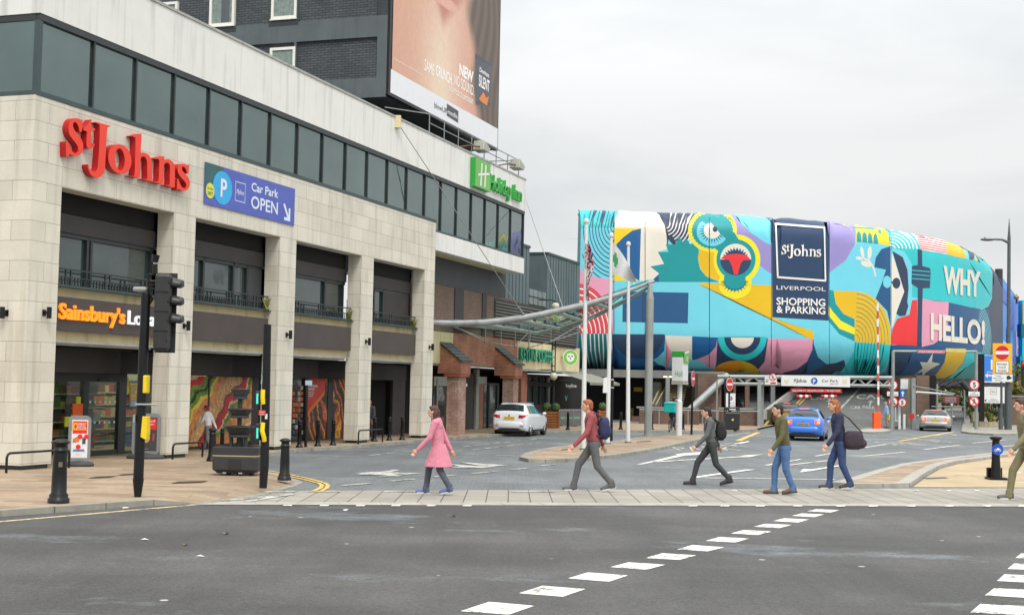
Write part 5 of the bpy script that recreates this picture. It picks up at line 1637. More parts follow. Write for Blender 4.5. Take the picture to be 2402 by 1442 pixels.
# ---- lower row
A('bl', (324, 1050), (745, 1060), (745, 1420), (318, 1420))
A('nv', *ea(530, 1052, 205, 190, 0, 180, 24))
A('lb', (742, 1064), (730, 1180), (680, 1230), (640, 1250), (700, 1300), (735, 1360), (800, 1360), (760, 1200))
A('nv', *ea(690, 1350, 70, 60, 180, 360, 12))
A('pk', (738, 1064), (800, 1180), (770, 1300), (740, 1345), (742, 1200))
A('cr', (738, 1062), (950, 1068), (948, 1260), (880, 1210), (790, 1190), (752, 1130))
A('lb', (800, 1380), (860, 1290), (960, 1250), (1060, 1270), (1120, 1340), (1120, 1380))
A('td', (740, 1400), (800, 1290), (860, 1330), (870, 1400))
A('bl', (950, 1068), (1152, 1078), (1140, 1150), (1080, 1210), (1000, 1246), (950, 1252))
A('pk', (1150, 1080), (1156, 1200), (1130, 1290), (1100, 1330), (1040, 1270), (980, 1250), (1080, 1212), (1136, 1150))
A('nv', (1150, 1076), (1545, 1084), (1530, 1240), (1480, 1400), (1100, 1400), (1140, 1280))
A('tq', *ea(1345, 1074, 192, 184, 0, 180, 26)); A('nv', *ea(1345, 1076, 142, 134, 0, 180, 24)); A('cr', *ea(1345, 1078, 90, 82, 0, 180, 20))
A('oc', *ea(1295, 1365, 186, 108, 180, 360, 24), (1480, 1400), (1110, 1400)); A('or', *ea(1295, 1365, 186, 108, 180, 285, 18), (1300, 1400), (1110, 1400))
A('pk', (1545, 1086), (2100, 1092), (2100, 1400), (1470, 1400), (1520, 1260))
A('nv', (1890, 1180), (1850, 1270), (1760, 1340), (1640, 1372), (1640, 1410), (2100, 1410), (2100, 1100))
# ---- right half
B('pk', (-60, 1088), (222, 1092), (218, 1170), (180, 1260), (100, 1320), (-10, 1352), (-60, 1356))
B('nv', (222, 1090), (360, 1100), (470, 1260), (500, 1420), (-30, 1420), (-10, 1352), (100, 1322), (180, 1262), (218, 1175))
B('b2', (224, 1150), (300, 1230), (330, 1300), (250, 1350), (120, 1380), (180, 1290))
B('dk', (230, 1330), (330, 1290), (400, 1300), (436, 1350), (440, 1420), (200, 1420))
B('pu', (290, 20), (540, 20), (562, 250), (548, 360), (480, 470), (350, 572), (340, 300))
B('lb', (352, 572), (480, 472), (550, 350), (560, 326), (840, 356), (840, 720), (350, 705))
B('ye', (510, 20), (830, 20), (832, 358), (745, 342), (556, 326), (562, 240))
for i in range(4): B('tl', (566 + i * 44, 328 + i * 4), (566 + i * 44, 268 + i * 5), (580 + i * 44, 240 + i * 5), (600 + i * 42, 262 + i * 4), (606 + i * 44, 330 + i * 4))
for y in (186, 214): B('tl', (530, y - 4), (700, y + 6), (700, y + 18), (536, y + 8))
B('tl', (660, 190), (700, 200), (760, 240), (756, 270), (730, 250), (690, 222)); B('oc', (700, 206), (730, 220), (742, 248), (712, 236))
B('tq', (796, 20), (985, 20), (1040, 300), (1066, 392), (838, 374), (812, 250))
for i in range(8): B('wh', *band(828, 388, 40 + i * 28, 50 + i * 28, .82 if i < 6 else .74, -88, -2, 12))
B('rs', (980, 20), (1300, 20), (1300, 420), (1072, 392), (1040, 300))
for i in range(8): B('wh', (1010 + i * 9, 262 + i * 17), (1150, 274 + i * 17), (1290, 306 + i * 16), (1290, 313 + i * 16), (1150, 282 + i * 17), (1012 + i * 9, 269 + i * 17))
B('oc', (1260, 20), (1420, 300), (1410, 380), (1428, 460), (1278, 430), (1270, 330))
B('dk', (1290, 300), (1400, 320), (1424, 400), (1380, 360))
B('lb', (1400, 320), (1465, 350), (1440, 400), (1452, 466), (1426, 460), (1418, 400))
B('tq', (1440, 250), (1600, 400), (1640, 560), (1640, 780), (1450, 480), (1452, 380))
B('nv', (1450, 380), (1500, 370), (1545, 500), (1530, 500), (1500, 430), (1480, 470), (1452, 466)); B('oc', (1490, 420), (1520, 470), (1500, 478))
B('tq', (1060, 384), (1066, 392), (1280, 426), (1540, 492), (1604, 520), (1628, 580), (1624, 770), (1600, 832), (1556, 852), (1460, 838), (1080, 772), (1000, 760), (1000, 500), (940, 400), (840, 374))
# navy end round the curve
B('dk', (1560, 380), (1900, 700), (1900, 1420), (1560, 1420), (1540, 860), (1600, 836), (1630, 770), (1634, 560), (1600, 440))
B('b2', (1290, 802), (1460, 840), (1556, 856), (1610, 860), (1600, 1260), (1540, 1420), (835, 1420), (835, 1140), (1200, 1100), (1280, 990))
for i in range(9): B('gt', *band(1500, 1090, 40 + i * 10, 44 + i * 10, 2.3, -70, 62, 16)) if i > 2 else None
B('b2', (1080, 1150), (1540, 1190), (1540, 1420), (820, 1420), (835, 1135))
# face, hair, twig
B('b2', (704, 526), (716, 450), (760, 384), (832, 360), (836, 1010), (806, 870), (714, 772), (760, 660), (796, 545))
B('lb', (838, 372), (930, 402), (988, 512), (1003, 690), (1000, 830), (984, 890), (930, 942), (880, 930), (856, 900), (840, 700))
B('dk', (846, 398), (928, 446), (966, 550), (974, 690), (964, 800), (972, 832), (950, 905), (905, 912), (876, 890), (940, 720))
B('cr', (835, 396), (852, 440), (940, 716), (884, 860), (870, 930), (842, 1010), (834, 1000))
B('lb', *ea(805, 641, 33, 48, 0, 360, 20)[:-1]); B('dk', *ea(878, 651, 32, 43, 0, 360, 20)[:-1]); B('dk', (836, 640), (850, 636), (850, 650), (836, 652))
for cx_, cy_, rx, ry, a in ((610, 410, 48, 14, 80), (668, 412, 52, 17, 95), (588, 456, 30, 13, 10), (640, 500, 44, 22, 20)):
    B('cr', *[(cx_ + rx * math.cos(R(t)) * math.cos(R(a)) - ry * math.sin(R(t)) * math.sin(R(a)), cy_ + rx * math.cos(R(t)) * math.sin(R(a)) + ry * math.sin(R(t)) * math.cos(R(a))) for t in range(0, 360, 24)])
B('cr', (625, 450), (670, 470), (706, 530), (720, 596), (710, 600), (696, 540), (662, 484), (622, 462))
# ochre fan and teal bands
B('oc', (384, 710), (560, 716), (640, 730), (720, 780), (790, 870), (828, 990), (836, 1134), (550, 1112), (550, 932), (460, 890), (400, 810))
for i in range(10): B('td', *band(556, 1100, 30 + i * 25, 34 + i * 25, 1.42, -88, 4, 14))
B('tl', (350, 704), (384, 710), (402, 812), (462, 892), (550, 934), (550, 1108), (430, 1052), (345, 950))
B('li', (346, 826), (384, 880), (440, 945), (550, 1002), (550, 1056), (430, 1008), (346, 905))
B('lb', (222, 940), (346, 952), (430, 1054), (550, 1110), (536, 1190), (470, 1250), (400, 1276), (330, 1284), (262, 1230), (228, 1130))
B('tq', (550, 1112), (836, 1134), (820, 1240), (780, 1320), (710, 1400), (440, 1400), (436, 1350), (500, 1270), (540, 1190))
for i in range(10):
    x = 556 + i * 25
    B('td', (x, 1114), (x + 5, 1114), (x - 6 - i, 1240), (x - 42 - i * 5, 1390), (x - 49 - i * 5, 1390), (x - 12 - i, 1240))
# red, tower, pink
B('rd', (1000, 786), (1042, 780), (1042, 1142), (835, 1132), (846, 1010), (884, 930), (980, 898))
B('pk', (1080, 774), (1290, 800), (1282, 990), (1240, 1080), (1170, 1130), (1078, 1152))
B('nv', (1044, 384), (1080, 390), (1082, 516), (1142, 532), (1148, 560), (1142, 690), (1086, 692), (1082, 820), (1076, 1154), (1040, 1146), (1046, 690), (996, 656), (1000, 516), (1046, 508))
for y in (546, 578, 610): B('tq', (1000, y), (1142, y + 12), (1142, y + 19), (1000, y + 7))
# star and bands below
B('cr', (1165, 1200), (1158, 1268), (1222, 1282), (1146, 1326), (1086, 1392), (1082, 1342), (1000, 1386), (1086, 1318), (1064, 1268), (1120, 1272))
B('nv', (860, 1200), (1000, 1180), (960, 1300), (850, 1390), (820, 1390))
B('oc', (1276, 1162), (1428, 1186), (1404, 1270), (1350, 1340), (1250, 1420), (1100, 1420), (1200, 1356), (1256, 1270))
B('tq', (1428, 1188), (1545, 1192), (1535, 1420), (1240, 1420), (1350, 1342), (1404, 1272))
B('tl', (1440, 1300), (1540, 1240), (1535, 1420), (1300, 1420))
# board (navy) over everything
SH.append(('nv', [(1809.5, 480), (1930, 480), (1940, 522), (1944.5, 560), (1943, 752), (1811, 744)]))

# planar subdivision of the print, then laid on the curved face
vs2 = []; es = []
XL, XR = 1352, 2352
for c, pts in SH:
    q = len(vs2)
    pts = [(min(max(x, XL), XR), min(max(y, 476), 900)) for x, y in pts]
    vs2 += [Vector(p) for p in pts]
    es += [(q + i, q + (i + 1) % len(pts)) for i in range(len(pts))]
for x in list(range(XL, 2190, 20)) + list(range(2190, XR + 1, 5)):
    for y in list(range(476, 560, 6)) + list(range(560, 780, 16)) + list(range(780, 901, 8)):
        vs2.append(Vector((x + .37, y + .21)))
V, E, F, ov, oe, of = delaunay_2d_cdt(vs2, es, [], 0, 1e-3)
polys = []
for c, pts in SH:
    xs = [p[0] for p in pts]; ys = [p[1] for p in pts]
    polys.append((c, pts, min(xs), max(xs), min(ys), max(ys)))
def inside(x, y, pts):
    r = False; j = len(pts) - 1
    for i in range(len(pts)):
        xi, yi = pts[i]; xj, yj = pts[j]
        if (yi > y) != (yj > y) and x < (xj - xi) * (y - yi) / (yj - yi) + xi: r = not r
        j = i
    return r
def onwrap(x, y, lift=0.03, want=False):
    d = ray(x, y).normalized()
    h = BV.ray_cast(CAM, d)
    if h[0] is None:
        best = None
        for t in range(80, 150, 4):
            q = BV.find_nearest(CAM + d * t)
            if q[0] is not None:
                dd = (q[0] - (CAM + d * ((q[0] - CAM).dot(d)))).length
                if best is None or dd < best[0]: best = (dd, q)
        h = best[1]; miss = best[0]
    else: miss = 0.0
    nn_ = h[1]
    if nn_.dot(d) > 0: nn_ = -nn_
    if want: return h[0] + nn_ * lift, miss, gnorm(h[2], h[0])
    return h[0] + nn_ * lift, miss
W3 = []; MS = []; NV = []
for v in V:
    p, m_, n_ = onwrap(v.x, v.y, .03, True); W3.append(p); MS.append(m_); NV.append(n_)
def flip_ok(f):
    a, c, d = W3[f[0]], W3[f[1]], W3[f[2]]
    return (c - a).cross(d - a).dot(NV[f[0]]) > 0
mb = MB()
for k in PT: mb.mi(PT[k])
mb.v = [tuple(p) for p in W3]
for f in F:
    if min(MS[i] for i in f) > 0.6: continue
    cx_ = sum(V[i].x for i in f) / len(f); cy_ = sum(V[i].y for i in f) / len(f)
    for c, pts, xa, xb, ya, yb in reversed(polys):
        if xa <= cx_ <= xb and ya <= cy_ <= yb and inside(cx_, cy_, pts):
            mb.f.append(tuple(f) if flip_ok(f) else tuple(reversed(f))); mb.m.append(mb.mi(PT[c])); mb.sm.append(True); break
mo = wb(mb, 'printed_screen', wrap, fix=False)
mo.data.normals_split_custom_set_from_vertices(NV)
# the screen itself: a closed body behind the print
INS = 0.6
vs_in = []
for p, nn_ in zip(PL, nrm):
    for s_, z in prof:
        q = p + nn_ * (s_ * .9 + INS); zz = (ZT + ZB) / 2 + (z - (ZT + ZB) / 2) * .94; vs_in.append((q.x, q.y, zz))
b = MB(); b.add(vs_in, fs, PT['dk'], True)
back = 17
BK = [(PL[i].x + nrm[i].x * 17 + (17 * .075 if i == 0 else 0), PL[i].y + nrm[i].y * 17) for i in range(len(PL) - 1, -1, -8)] + [(PL[0].x + 17 * .075, PL[0].y + 17)]
e0, e1 = [0 * K + j for j in range(K)], [(len(PL) - 1) * K + j for j in range(K)]
top = [(PL[i] + nrm[i] * (RT + .3)) for i in range(len(PL))]
b.poly([[(p.x, p.y) for p in top] + BK], lambda x, y: (x, y, ZT - .25), mat('membrane roof', rgb(150, 156, 158), .8))
bot = [(PL[i] + nrm[i] * (RB + .2)) for i in range(len(PL))]
SOFF = mat('grey soffit', rgb(126, 126, 122), .8, 0, .2, .5, stain=.3)
b.poly([[(p.x, p.y) for p in bot] + BK], lambda x, y: (x, y, ZB + .1), SOFF)
lx = PL[0]
b.add([(vs[j][0], vs[j][1], vs[j][2]) for j in range(K)] + [(lx.x + back * .075, lx.y + back, ZT - .2), (lx.x + back * .075, lx.y + back, ZB)], [tuple(range(K)) + (K, K + 1)], PT['td'])
wb(b, 'screen_body', wrap)
# lettering of the print
b = MB()
def pxt(st, x0, y0, x1, y1, hgt, m, bold=0.0, hgt2=None, lift=.08):
    """lettering between two baseline points of the print (picture units)"""
    h2 = hgt2 or hgt
    def fn(x, y):
        px = x0 + (x1 - x0) * x; py = y0 + (y1 - y0) * x - (hgt + (h2 - hgt) * x) * y
        return tuple(onwrap(px, py, lift)[0])
    b.text(st, fn, m, x=0, y=0, h=1.0, w=1.0, bold=bold, al='L')
pxt('WHY', 2211, 684, 2298, 694, 65, PT['cr'], .045, 60)
pxt('HELLO!', 2181, 794, 2308, 806, 64, PT['cr'], .04, 56)
pxt('LIVERPOOL', 1820, 679, 1935, 683, 9, PT['wh'], .0)
pxt('SHOPPING', 1820, 714, 1934, 718, 17, PT['wh'], .02)
pxt('& PARKING', 1820, 733, 1934, 737, 16.5, PT['wh'], .02)
def sjfn(x, y): return tuple(onwrap(1878 + x, 590 - y + x * .03, .08)[0])
sjtext(b, sjfn, PT['wh'], 0, 0, 93, 34)
for a, c, w_ in (((1816, 526.5), (1932, 535.5), 4.4), ((1818.5, 527), (1823, 651), 3.8), ((1821, 650), (1935, 658.5), 4.4), ((1932, 534), (1934.5, 659), 3.6)):
    n = 16; L_ = math.hypot(c[0] - a[0], c[1] - a[1]); nx_, ny_ = -(c[1] - a[1]) / L_ * w_ / 2, (c[0] - a[0]) / L_ * w_ / 2
    for i in range(n):
        t0, t1 = i / n, (i + 1) / n
        P0 = (a[0] + (c[0] - a[0]) * t0, a[1] + (c[1] - a[1]) * t0); P1 = (a[0] + (c[0] - a[0]) * t1, a[1] + (c[1] - a[1]) * t1)
        b.add([onwrap(x, y, .08)[0] for x, y in ((P0[0] + nx_, P0[1] + ny_), (P1[0] + nx_, P1[1] + ny_), (P1[0] - nx_, P1[1] - ny_), (P0[0] - nx_, P0[1] - ny_))], [(0, 1, 2, 3)], PT['wh'])
wb(b, 'lettering', wrap, fix=False)
b = MB()
for x in (1440, 1513, 1664, 1809, 1945, 2090):
    b.tube([onwrap(x, y, .02)[0] for y in range(500, 872, 12)], .025, PT['dk'], 5)
wb(b, 'seam', wrap)

# ================================================================== UNDER THE CAR PARK
CONC = mat('grey concrete', rgb(140, 140, 134), .85, 0, .2, 1, .15, 20, stain=.5)
GSTEEL = mat('grey painted steel', rgb(150, 156, 154), .5, .3, .15, 2, stain=.2)
PBRK = brickmat('pinkish brown brick', rgb(128, 104, 90), rgb(110, 88, 76), rgb(100, 88, 78), .23, .078, .01, 'XZ', .85, .5, var=.3, bump=.3)
uc = thing('car_park_undercroft', 'dim brick and concrete ground floor below the printed car park', 'building', (10, 92, 0))
b = MB()
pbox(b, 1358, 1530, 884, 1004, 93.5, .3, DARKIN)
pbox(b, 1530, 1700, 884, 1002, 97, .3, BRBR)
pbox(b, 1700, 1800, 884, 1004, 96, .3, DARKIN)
pbox(b, 1360, 1700, 868, 886, 89, 1.2, SOFF)
b.build if False else None
wb(b, 'back_wall', uc)
b = MB(); pbox(b, 1637, 1692, 876, 1000, 84, 1.5, PBRK); wb(b, 'brick_pier', uc)
b = MB(); pbox(b, 1500, 1640, 958, 1002, 80, .3, PBRK); pbox(b, 1692, 1782, 962, 1002, 80, .3, PBRK); wb(b, 'low_brick_wall', uc)
b = MB(); pbox(b, 1494, 1640, 954.5, 958, 79.95, .45, CONC); pbox(b, 1686, 1782, 956, 961, 79.95, .45, CONC); wb(b, 'wall_coping', uc)
for x0, x1 in ((1720, 1726), (1748, 1758)):
    b = MB(); pbox(b, x0, x1, 885, 956, 90, .4, BRBR); wb(b, 'brick_mullion', uc)
b = MB(); pbox(b, 1562, 1571, 884, 960, 86, .4, GSTEEL); wb(b, 'steel_column', uc)
b = MB(); pbox(b, 1700, 1717, 890, 950, 91, .3, GREYP); wb(b, 'hatch_panel', uc)
EL = mat('undercroft ceiling light', (1, .85, .55), emit=2.5, var=0)
for x in (1561, 1574):
    b = MB(); p = AT(x, 882.5, 86); b.box(p.x - .11, p.x + .11, p.y, p.y + .2, p.z - .05, p.z, EL); wb(b, 'ceiling_light', uc)
b = MB(); pbox(b, 1487, 1507, 908, 918, 93.3, .1, mat('dim yellow sign', rgb(150, 124, 40), emit=.06, var=.3, vscale=6)); wb(b, 'yellow_sign', uc)
b = MB(); pbox(b, 1476, 1486, 957, 982, 92, .3, mat('olive panel', rgb(110, 104, 40), .7)); pbox(b, 1482, 1500, 976, 996, 90, .5, mat('dull red bench', rgb(120, 80, 72), .7)); wb(b, 'shop_fitting', uc)
# stairs
sr = thing('staircase', 'concrete stairs with yellow nosings climbing under the printed car park', 'stairs', tuple(AT(1580, 957, 88)))
b = MB(); TRD = mat('worn stair nosing', rgb(170, 150, 96), .8, 0, .3, 5)
for i in range(12):
    p0, p1 = AT(1553 + i * 1.2 + 6, 957 - i * 5.6, 88 + i * .3), AT(1600 + i * 1.2, 957 - i * 5.6, 88 + i * .3)
    b.box(p0.x, p1.x, p0.y, p0.y + .3, p0.z - .17, p0.z, DKBR); b.box(p0.x, p1.x, p0.y - .01, p0.y + .06, p0.z - .04, p0.z + .006, TRD)
wb(b, 'steps', sr)
b = MB()
for x0, y0, x1, y1 in ((1530, 948, 1552, 900), (1538, 950, 1562, 905)):
    p, q = AT(x0, y0, 87.5), AT(x1, y1, 91); b.cyl(p, q, .05, TRD)
    for k in range(8):
        r_ = p + (q - p) * k / 7; b.cyl(r_, r_ - Vector((0, 0, .9)), .02, GSTEEL, n=6)
wb(b, 'handrail', sr)
b = MB(); pbox(b, 1532, 1549, 896, 950, 91.5, .2, mat('pale tiled wall', rgb(166, 172, 168), .5)); wb(b, 'stair_wall', sr)
# pedestrian guard rail
gr_ = thing('guard_railing', 'thin grey pipe railing along the low brick wall under the mural', 'railing', tuple(AT(1640, 1002, 79.2)))
b = MB()
p, q = AT(1500, 960, 79), AT(1782, 965, 79); b.cyl(p, q, .03, GSTEEL)
for x in (1546, 1614, 1648, 1682, 1684): p = AT(x, 962, 79); b.cyl(p, (p.x, p.y, .1), .035, GSTEEL)
for x in (1682,): p = AT(x, 890, 79); b.cyl(p, (p.x, p.y, .1), .045, GSTEEL)
wb(b, 'rail', gr_)
# steel brace and entrance gantry
br = thing('steel_brace', 'thick grey diagonal steel brace rising to the mural', 'brace', tuple(AT(1610, 985, 82)))
b = MB(); b.cyl(AT(1604, 974, 82), AT(1706, 880, 84), .21, GSTEEL, n=16); wb(b, 'tube', br)
b = MB(); p = AT(1604, 974, 82); b.box(p.x - .35, p.x + .35, 81.7, 82.4, .1, p.z, CONC); wb(b, 'foot', br)
gn = thing('entrance_gantry', 'grey lattice steel gantry over the car park entrance ramp', 'gantry', tuple(G(1787, 1003, 0)))
YG = 79.6
def P_(x, y, Y=YG): return AT(x, y, Y)
b = MB()
b.cyl(P_(1683, 883), P_(2092, 886), .12, GSTEEL, n=8); b.cyl(P_(1708, 899.5), P_(2092, 905), .1, GSTEEL, n=8)
xs = [1708, 1728, 1746, 1768, 1786, 1806, 1826]
for i in range(len(xs) - 1): b.cyl(P_(xs[i], 884 if i % 2 else 899), P_(xs[i + 1], 899 if i % 2 else 884), .06, GSTEEL, n=6)
xs = [1996, 2012, 2030, 2050, 2072, 2090]
for i in range(len(xs) - 1): b.cyl(P_(xs[i], 886 if i % 2 else 904), P_(xs[i + 1], 904 if i % 2 else 886), .06, GSTEEL, n=6)
wb(b, 'lattice_beam', gn)
for x in (1781, 1791):
    b = MB(); p = P_(x, 890); b.box(p.x - .1, p.x + .1, YG - .1 + (x - 1781) * .05, YG + .1 + (x - 1781) * .05, 0.0, p.z, GSTEEL); wb(b, 'post', gn)
b = MB(); p = P_(1995, 950); b.cyl(P_(2092, 884), (P_(2092, 884).x, YG, 0), .1, GSTEEL); wb(b, 'post', gn)
SWH = mat('sign white', rgb(222, 224, 222), .45, 0, .04); SBL = mat('sign blue', rgb(28, 96, 176), .4, 0, .05); SRD = mat('sign red', rgb(206, 28, 32), .4, 0, .05); SBK = mat('sign black', rgb(26, 28, 30), .4, 0, .05); SGY = mat('sign grey back', rgb(120, 124, 126), .5, .3, .1); GOLD = mat('gold chevron', rgb(222, 196, 110), .5)
def flatsign(t, x0, x1, y0, y1, Y, m=SWH, border=None, dep=.06, nm='panel'):
    """sign board with its print laid on it; returns a function from picture points to the board"""
    b = MB(); pbox(b, x0, x1, y0, y1, Y, dep, m); wb(b, nm, t)
def onp(Y, k=1): return lambda x, y: tuple(AT(x, y, Y - .008 * k))
def stext(b, st, x, y, hpx, wpx, Y, m, bold=0.0, k=1, al='C'):
    b.text(st, lambda a, c: tuple(AT(x + a, y - c, Y - .008 * k)), m, x=0, y=0, h=hpx, w=wpx, bold=bold, al=al)
def sdisc(b, x, y, rx, ry, Y, m, k=1, r0=0):
    lp = [arc(x, y, rx, ry, 0, 360, 36)[:-1]]
    if r0: lp.append(arc(x, y, rx * r0, ry * r0, 0, 360, 36)[:-1][::-1])
    b.poly(lp, onp(Y, k), m)
def spoly(b, pts, Y, m, k=1): b.poly([pts], onp(Y, k), m)
cs = thing('car_park_sign', 'long white entrance board with a blue P and Car Park lettering on the gantry', 'sign', tuple(P_(1914, 906, YG - .3)))
YS = YG - .35
flatsign(cs, 1833, 1994, 881.5, 906, YS, SWH, dep=.15)
b = MB()
sjtext(b, lambda x, y: tuple(AT(1877 + x, 893 - y, YS - .01)), SBK, 0, 0, 30, 11)
sdisc(b, 1910, 893, 7.8, 8, YS, SBL); stext(b, 'P', 1910, 898, 9.5, 6, YS, SWH, .04, 2)
stext(b, 'Car Park', 1947, 896, 6.2, 38, YS, SBK, .0); stext(b, 'Open 24/7', 1957, 901, 2.6, 19, YS, SBK)
for x in (1845, 1981):
    for dy in (0, 5): spoly(b, [(x - 5, 889 + dy), (x, 893 + dy), (x + 5, 889 + dy), (x + 5, 891 + dy), (x, 895 + dy), (x - 5, 891 + dy)], YS, GOLD)
wb(b, 'print', cs, fix=False)
hb = thing('headroom_bar', 'hanging red board reading MAXIMUM HEADROOM 1.98 METRES', 'height bar', tuple(P_(1914, 920, YG - .2)))
flatsign(hb, 1855, 1975, 911, 920, YG - .2, SRD, dep=.1)
b = MB(); stext(b, 'MAXIMUM HEADROOM 1.98 METRES', 1915, 918, 4.6, 112, YG - .2, SWH, .01); wb(b, 'print', hb, fix=False)
b = MB()
for x in (1862, 1968): b.cyl(P_(x, 906, YG - .15), P_(x, 912, YG - .15), .015, SBK, n=6)
wb(b, 'chain', hb)
for x0, x1, lb in ((1868, 1902, 'red and white striped height pole hanging on the left under the red board'), (1926, 1963, 'red and white striped height pole hanging on the right under the red board')):
    hp = thing('height_pole', lb, 'height pole', tuple(P_((x0 + x1) / 2, 931, YG - .2)), group='striped poles hanging over the ramp')
    b = MB(); n = 5
    for i in range(n):
        b.cyl(P_(x0 + (x1 - x0) * i / n, 929, YG - .2), P_(x0 + (x1 - x0) * (i + 1) / n, 929.5, YG - .2), .09, SRD if i % 2 == 0 else SWH, n=10)
    b.cyl(P_(x0 + 4, 920, YG - .2), P_(x0 + 4, 929, YG - .2), .012, SBK, n=5); b.cyl(P_(x1 - 4, 920, YG - .2), P_(x1 - 4, 929, YG - .2), .012, SBK, n=5)
    wb(b, 'pole', hp)
ps = thing('no_pedestrians_notice', 'white notice with a no pedestrians roundel on the gantry', 'sign', tuple(P_(1808, 902, YG - .3)))
flatsign(ps, 1794, 1822, 884, 902, YG - .3); b = MB()
sdisc(b, 1813, 884, 8.5, 8.5, YG - .3, SRD, 3); sdisc(b, 1813, 884, 6.8, 6.8, YG - .3, SWH, 4)
b.poly([[(1810, 889), (1812, 884), (1812, 880), (1814, 880), (1814, 884), (1816, 889), (1814.5, 889), (1813, 885), (1811.5, 889)]], onp(YG - .3, 5), SBK); spoly(b, [(1808, 879), (1809, 878), (1818, 889), (1817, 890)], YG - .3, SRD, 6)
spoly(b, [(1807, 896), (1820, 896), (1820, 900), (1807, 900)], YG - .3, SRD, 2)
for y in (889, 892, 895): spoly(b, [(1796, y), (1803, y), (1803, y + 1), (1796, y + 1)], YG - .3, SBK, 2)
wb(b, 'print', ps, fix=False)
# ramp
RAMP = asphalt('ramp surface', (.115, .118, .115), (.14, .143, .14), False)
rmp = thing('car_ramp', 'wide grey car park ramp climbing under the mural with white lane lettering', 'ramp', (22, 84, 0))
RY0, RY1, RZ = 83.5, 110.0, 4.2
def RPT(x, y):
    d = ray(x, y); k = RZ / (RY1 - RY0)
    t = (-CAMH - k * RY0) / (d.z - k * d.y) if False else (CAMH - 0 + k * RY0) / (k * d.y - d.z)
    return CAM + d * t
xa, xb = AT(1800, 1000, RY0).x, AT(2128, 1000, RY0).x
b = MB(); b.add([(xa - 1, RY0, .0), (xb + 1, RY0, .0), (xb + 8, RY1, RZ), (xa + 1.5, RY1, RZ), (xb + 1, RY0, -.5), (xa - 1, RY0, -.5), (xb + 8, RY1, -.5), (xa + 1.5, RY1, -.5)], [(0, 1, 2, 3), (0, 5, 4, 1), (1, 4, 6, 2), (0, 3, 7, 5)], RAMP); wb(b, 'deck', rmp)
b = MB()
def rline(x0, y0, x1, y1, wd, m):
    a, c = RPT(x0, y0), RPT(x1, y1); d = (c - a).normalized(); s_ = Vector((d.y, -d.x, 0)).normalized() * wd / 2; u_ = Vector((0, 0, .03))
    b.add([a + s_ + u_, c + s_ + u_, c - s_ + u_, a - s_ + u_], [(0, 1, 2, 3)], m)
rline(1936, 996, 2040, 887, .16, WORN)
rline(1866, 950, 1912, 900, .12, YEL); rline(1874, 950, 1922, 900, .12, YEL)
def rtext(st, x, y, hpx, wpx): b.text(st, lambda p, q: tuple(RPT(x + p, y - q) + Vector((0, 0, .03))), WORN, x=0, y=0, h=hpx, w=wpx, bold=.01)
rtext('CAR', 2042, 936, 10, 66); rtext('CAR PARK', 2024, 960, 8, 58); rtext('LANE', 1932, 938, 7, 60); rtext('CAR', 2075, 905, 6, 50)
for x, y in ((2040, 952), (1944, 950), (1950, 930)):
    b.poly([[(x - 2, y), (x + 2, y), (x + 4, y - 8), (x + 10, y - 8), (x + 4, y - 12), (x - 6, y - 8), (x, y - 8)]], lambda p, q: tuple(RPT(p, q) + Vector((0, 0, .03))), WORN)
wb(b, 'markings', rmp, fix=False)
b = MB()
p0, p1 = AT(1790, 962, 83), AT(1882, 893, 100); q = Vector((.0, 0, -.55))
b.add([p0, p1, p1 + q, p0 + q] + [v + Vector((.25, .1, 0)) for v in (p0, p1, p1 + q, p0 + q)], [(0, 1, 2, 3), (4, 7, 6, 5), (0, 4, 5, 1), (3, 2, 6, 7), (0, 3, 7, 4)], CORN)
wb(b, 'parapet', rmp)
b = MB(); pbox(b, 1793, 1812, 960, 1004, 83.2, .2, mat('mossy wall', rgb(96, 92, 70), .9, 0, .3, 2)); p0, p1 = AT(1792, 1000, 82), AT(1825, 962, 86)
b.cyl(p0, p1, .07, mat('pale yellow rail', rgb(170, 160, 90), .7)); wb(b, 'side_wall', rmp)
b = MB(); pbox(b, 1808, 1818, 884, 975, 92, .4, GSTEEL); wb(b, 'support_column', rmp)
b = MB(); b.box(8, 31, 112, 112.4, 0, 6, DKBR); wb(b, 'end_wall', rmp)
# right of the ramp: columns, brick pier, opening
rp = thing('entrance_piers', 'concrete and steel columns with a brick wall between the two car entrances', 'pier', tuple(G(2140, 1008, 0)))
b = MB(); pbox(b, 2117, 2134, 886, 1011, 84.5, .6, mat('tan concrete column', rgb(138, 132, 114), .85, 0, .2, 1, stain=.5)); wb(b, 'concrete_column', rp)
b = MB(); pbox(b, 2139, 2148, 886, 1010, 83.5, .3, GSTEEL); wb(b, 'steel_column', rp)
b = MB(); pbox(b, 2150, 2180, 880, 1008, 88, 10, BRBR); wb(b, 'brick_wall', rp)
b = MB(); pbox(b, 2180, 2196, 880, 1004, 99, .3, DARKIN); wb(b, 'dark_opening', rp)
b = MB(); p = AT(2144, 905, 83.4); b.cyl(p, AT(2240, 923, 92), .04, GSTEEL); b.cyl(AT(2150, 919, 83.4), AT(2235, 925, 92), .06, SWH); wb(b, 'gate_arm', rp)
b = MB(); pbox(b, 2113, 2130, 889, 912, 84.3, .1, SWH); wb(b, 'white_panel', rp)
b = MB(); pbox(b, 2100, 2112, 1000, 1010, 83, .5, BRBR)
for x in (2108, 2119): pbox(b, x, x + 5, 955 + (x - 2108) * 2 - 6, 1011, 82.8, .15, SWH)
for x in (2088, 2094, 2100): pbox(b, x, x + 2, 955, 985, 83.5, .06, SWH)
pbox(b, 2086, 2108, 985, 988, 83.5, .08, SWH)
wb(b, 'white_gate', rp)
b = MB()
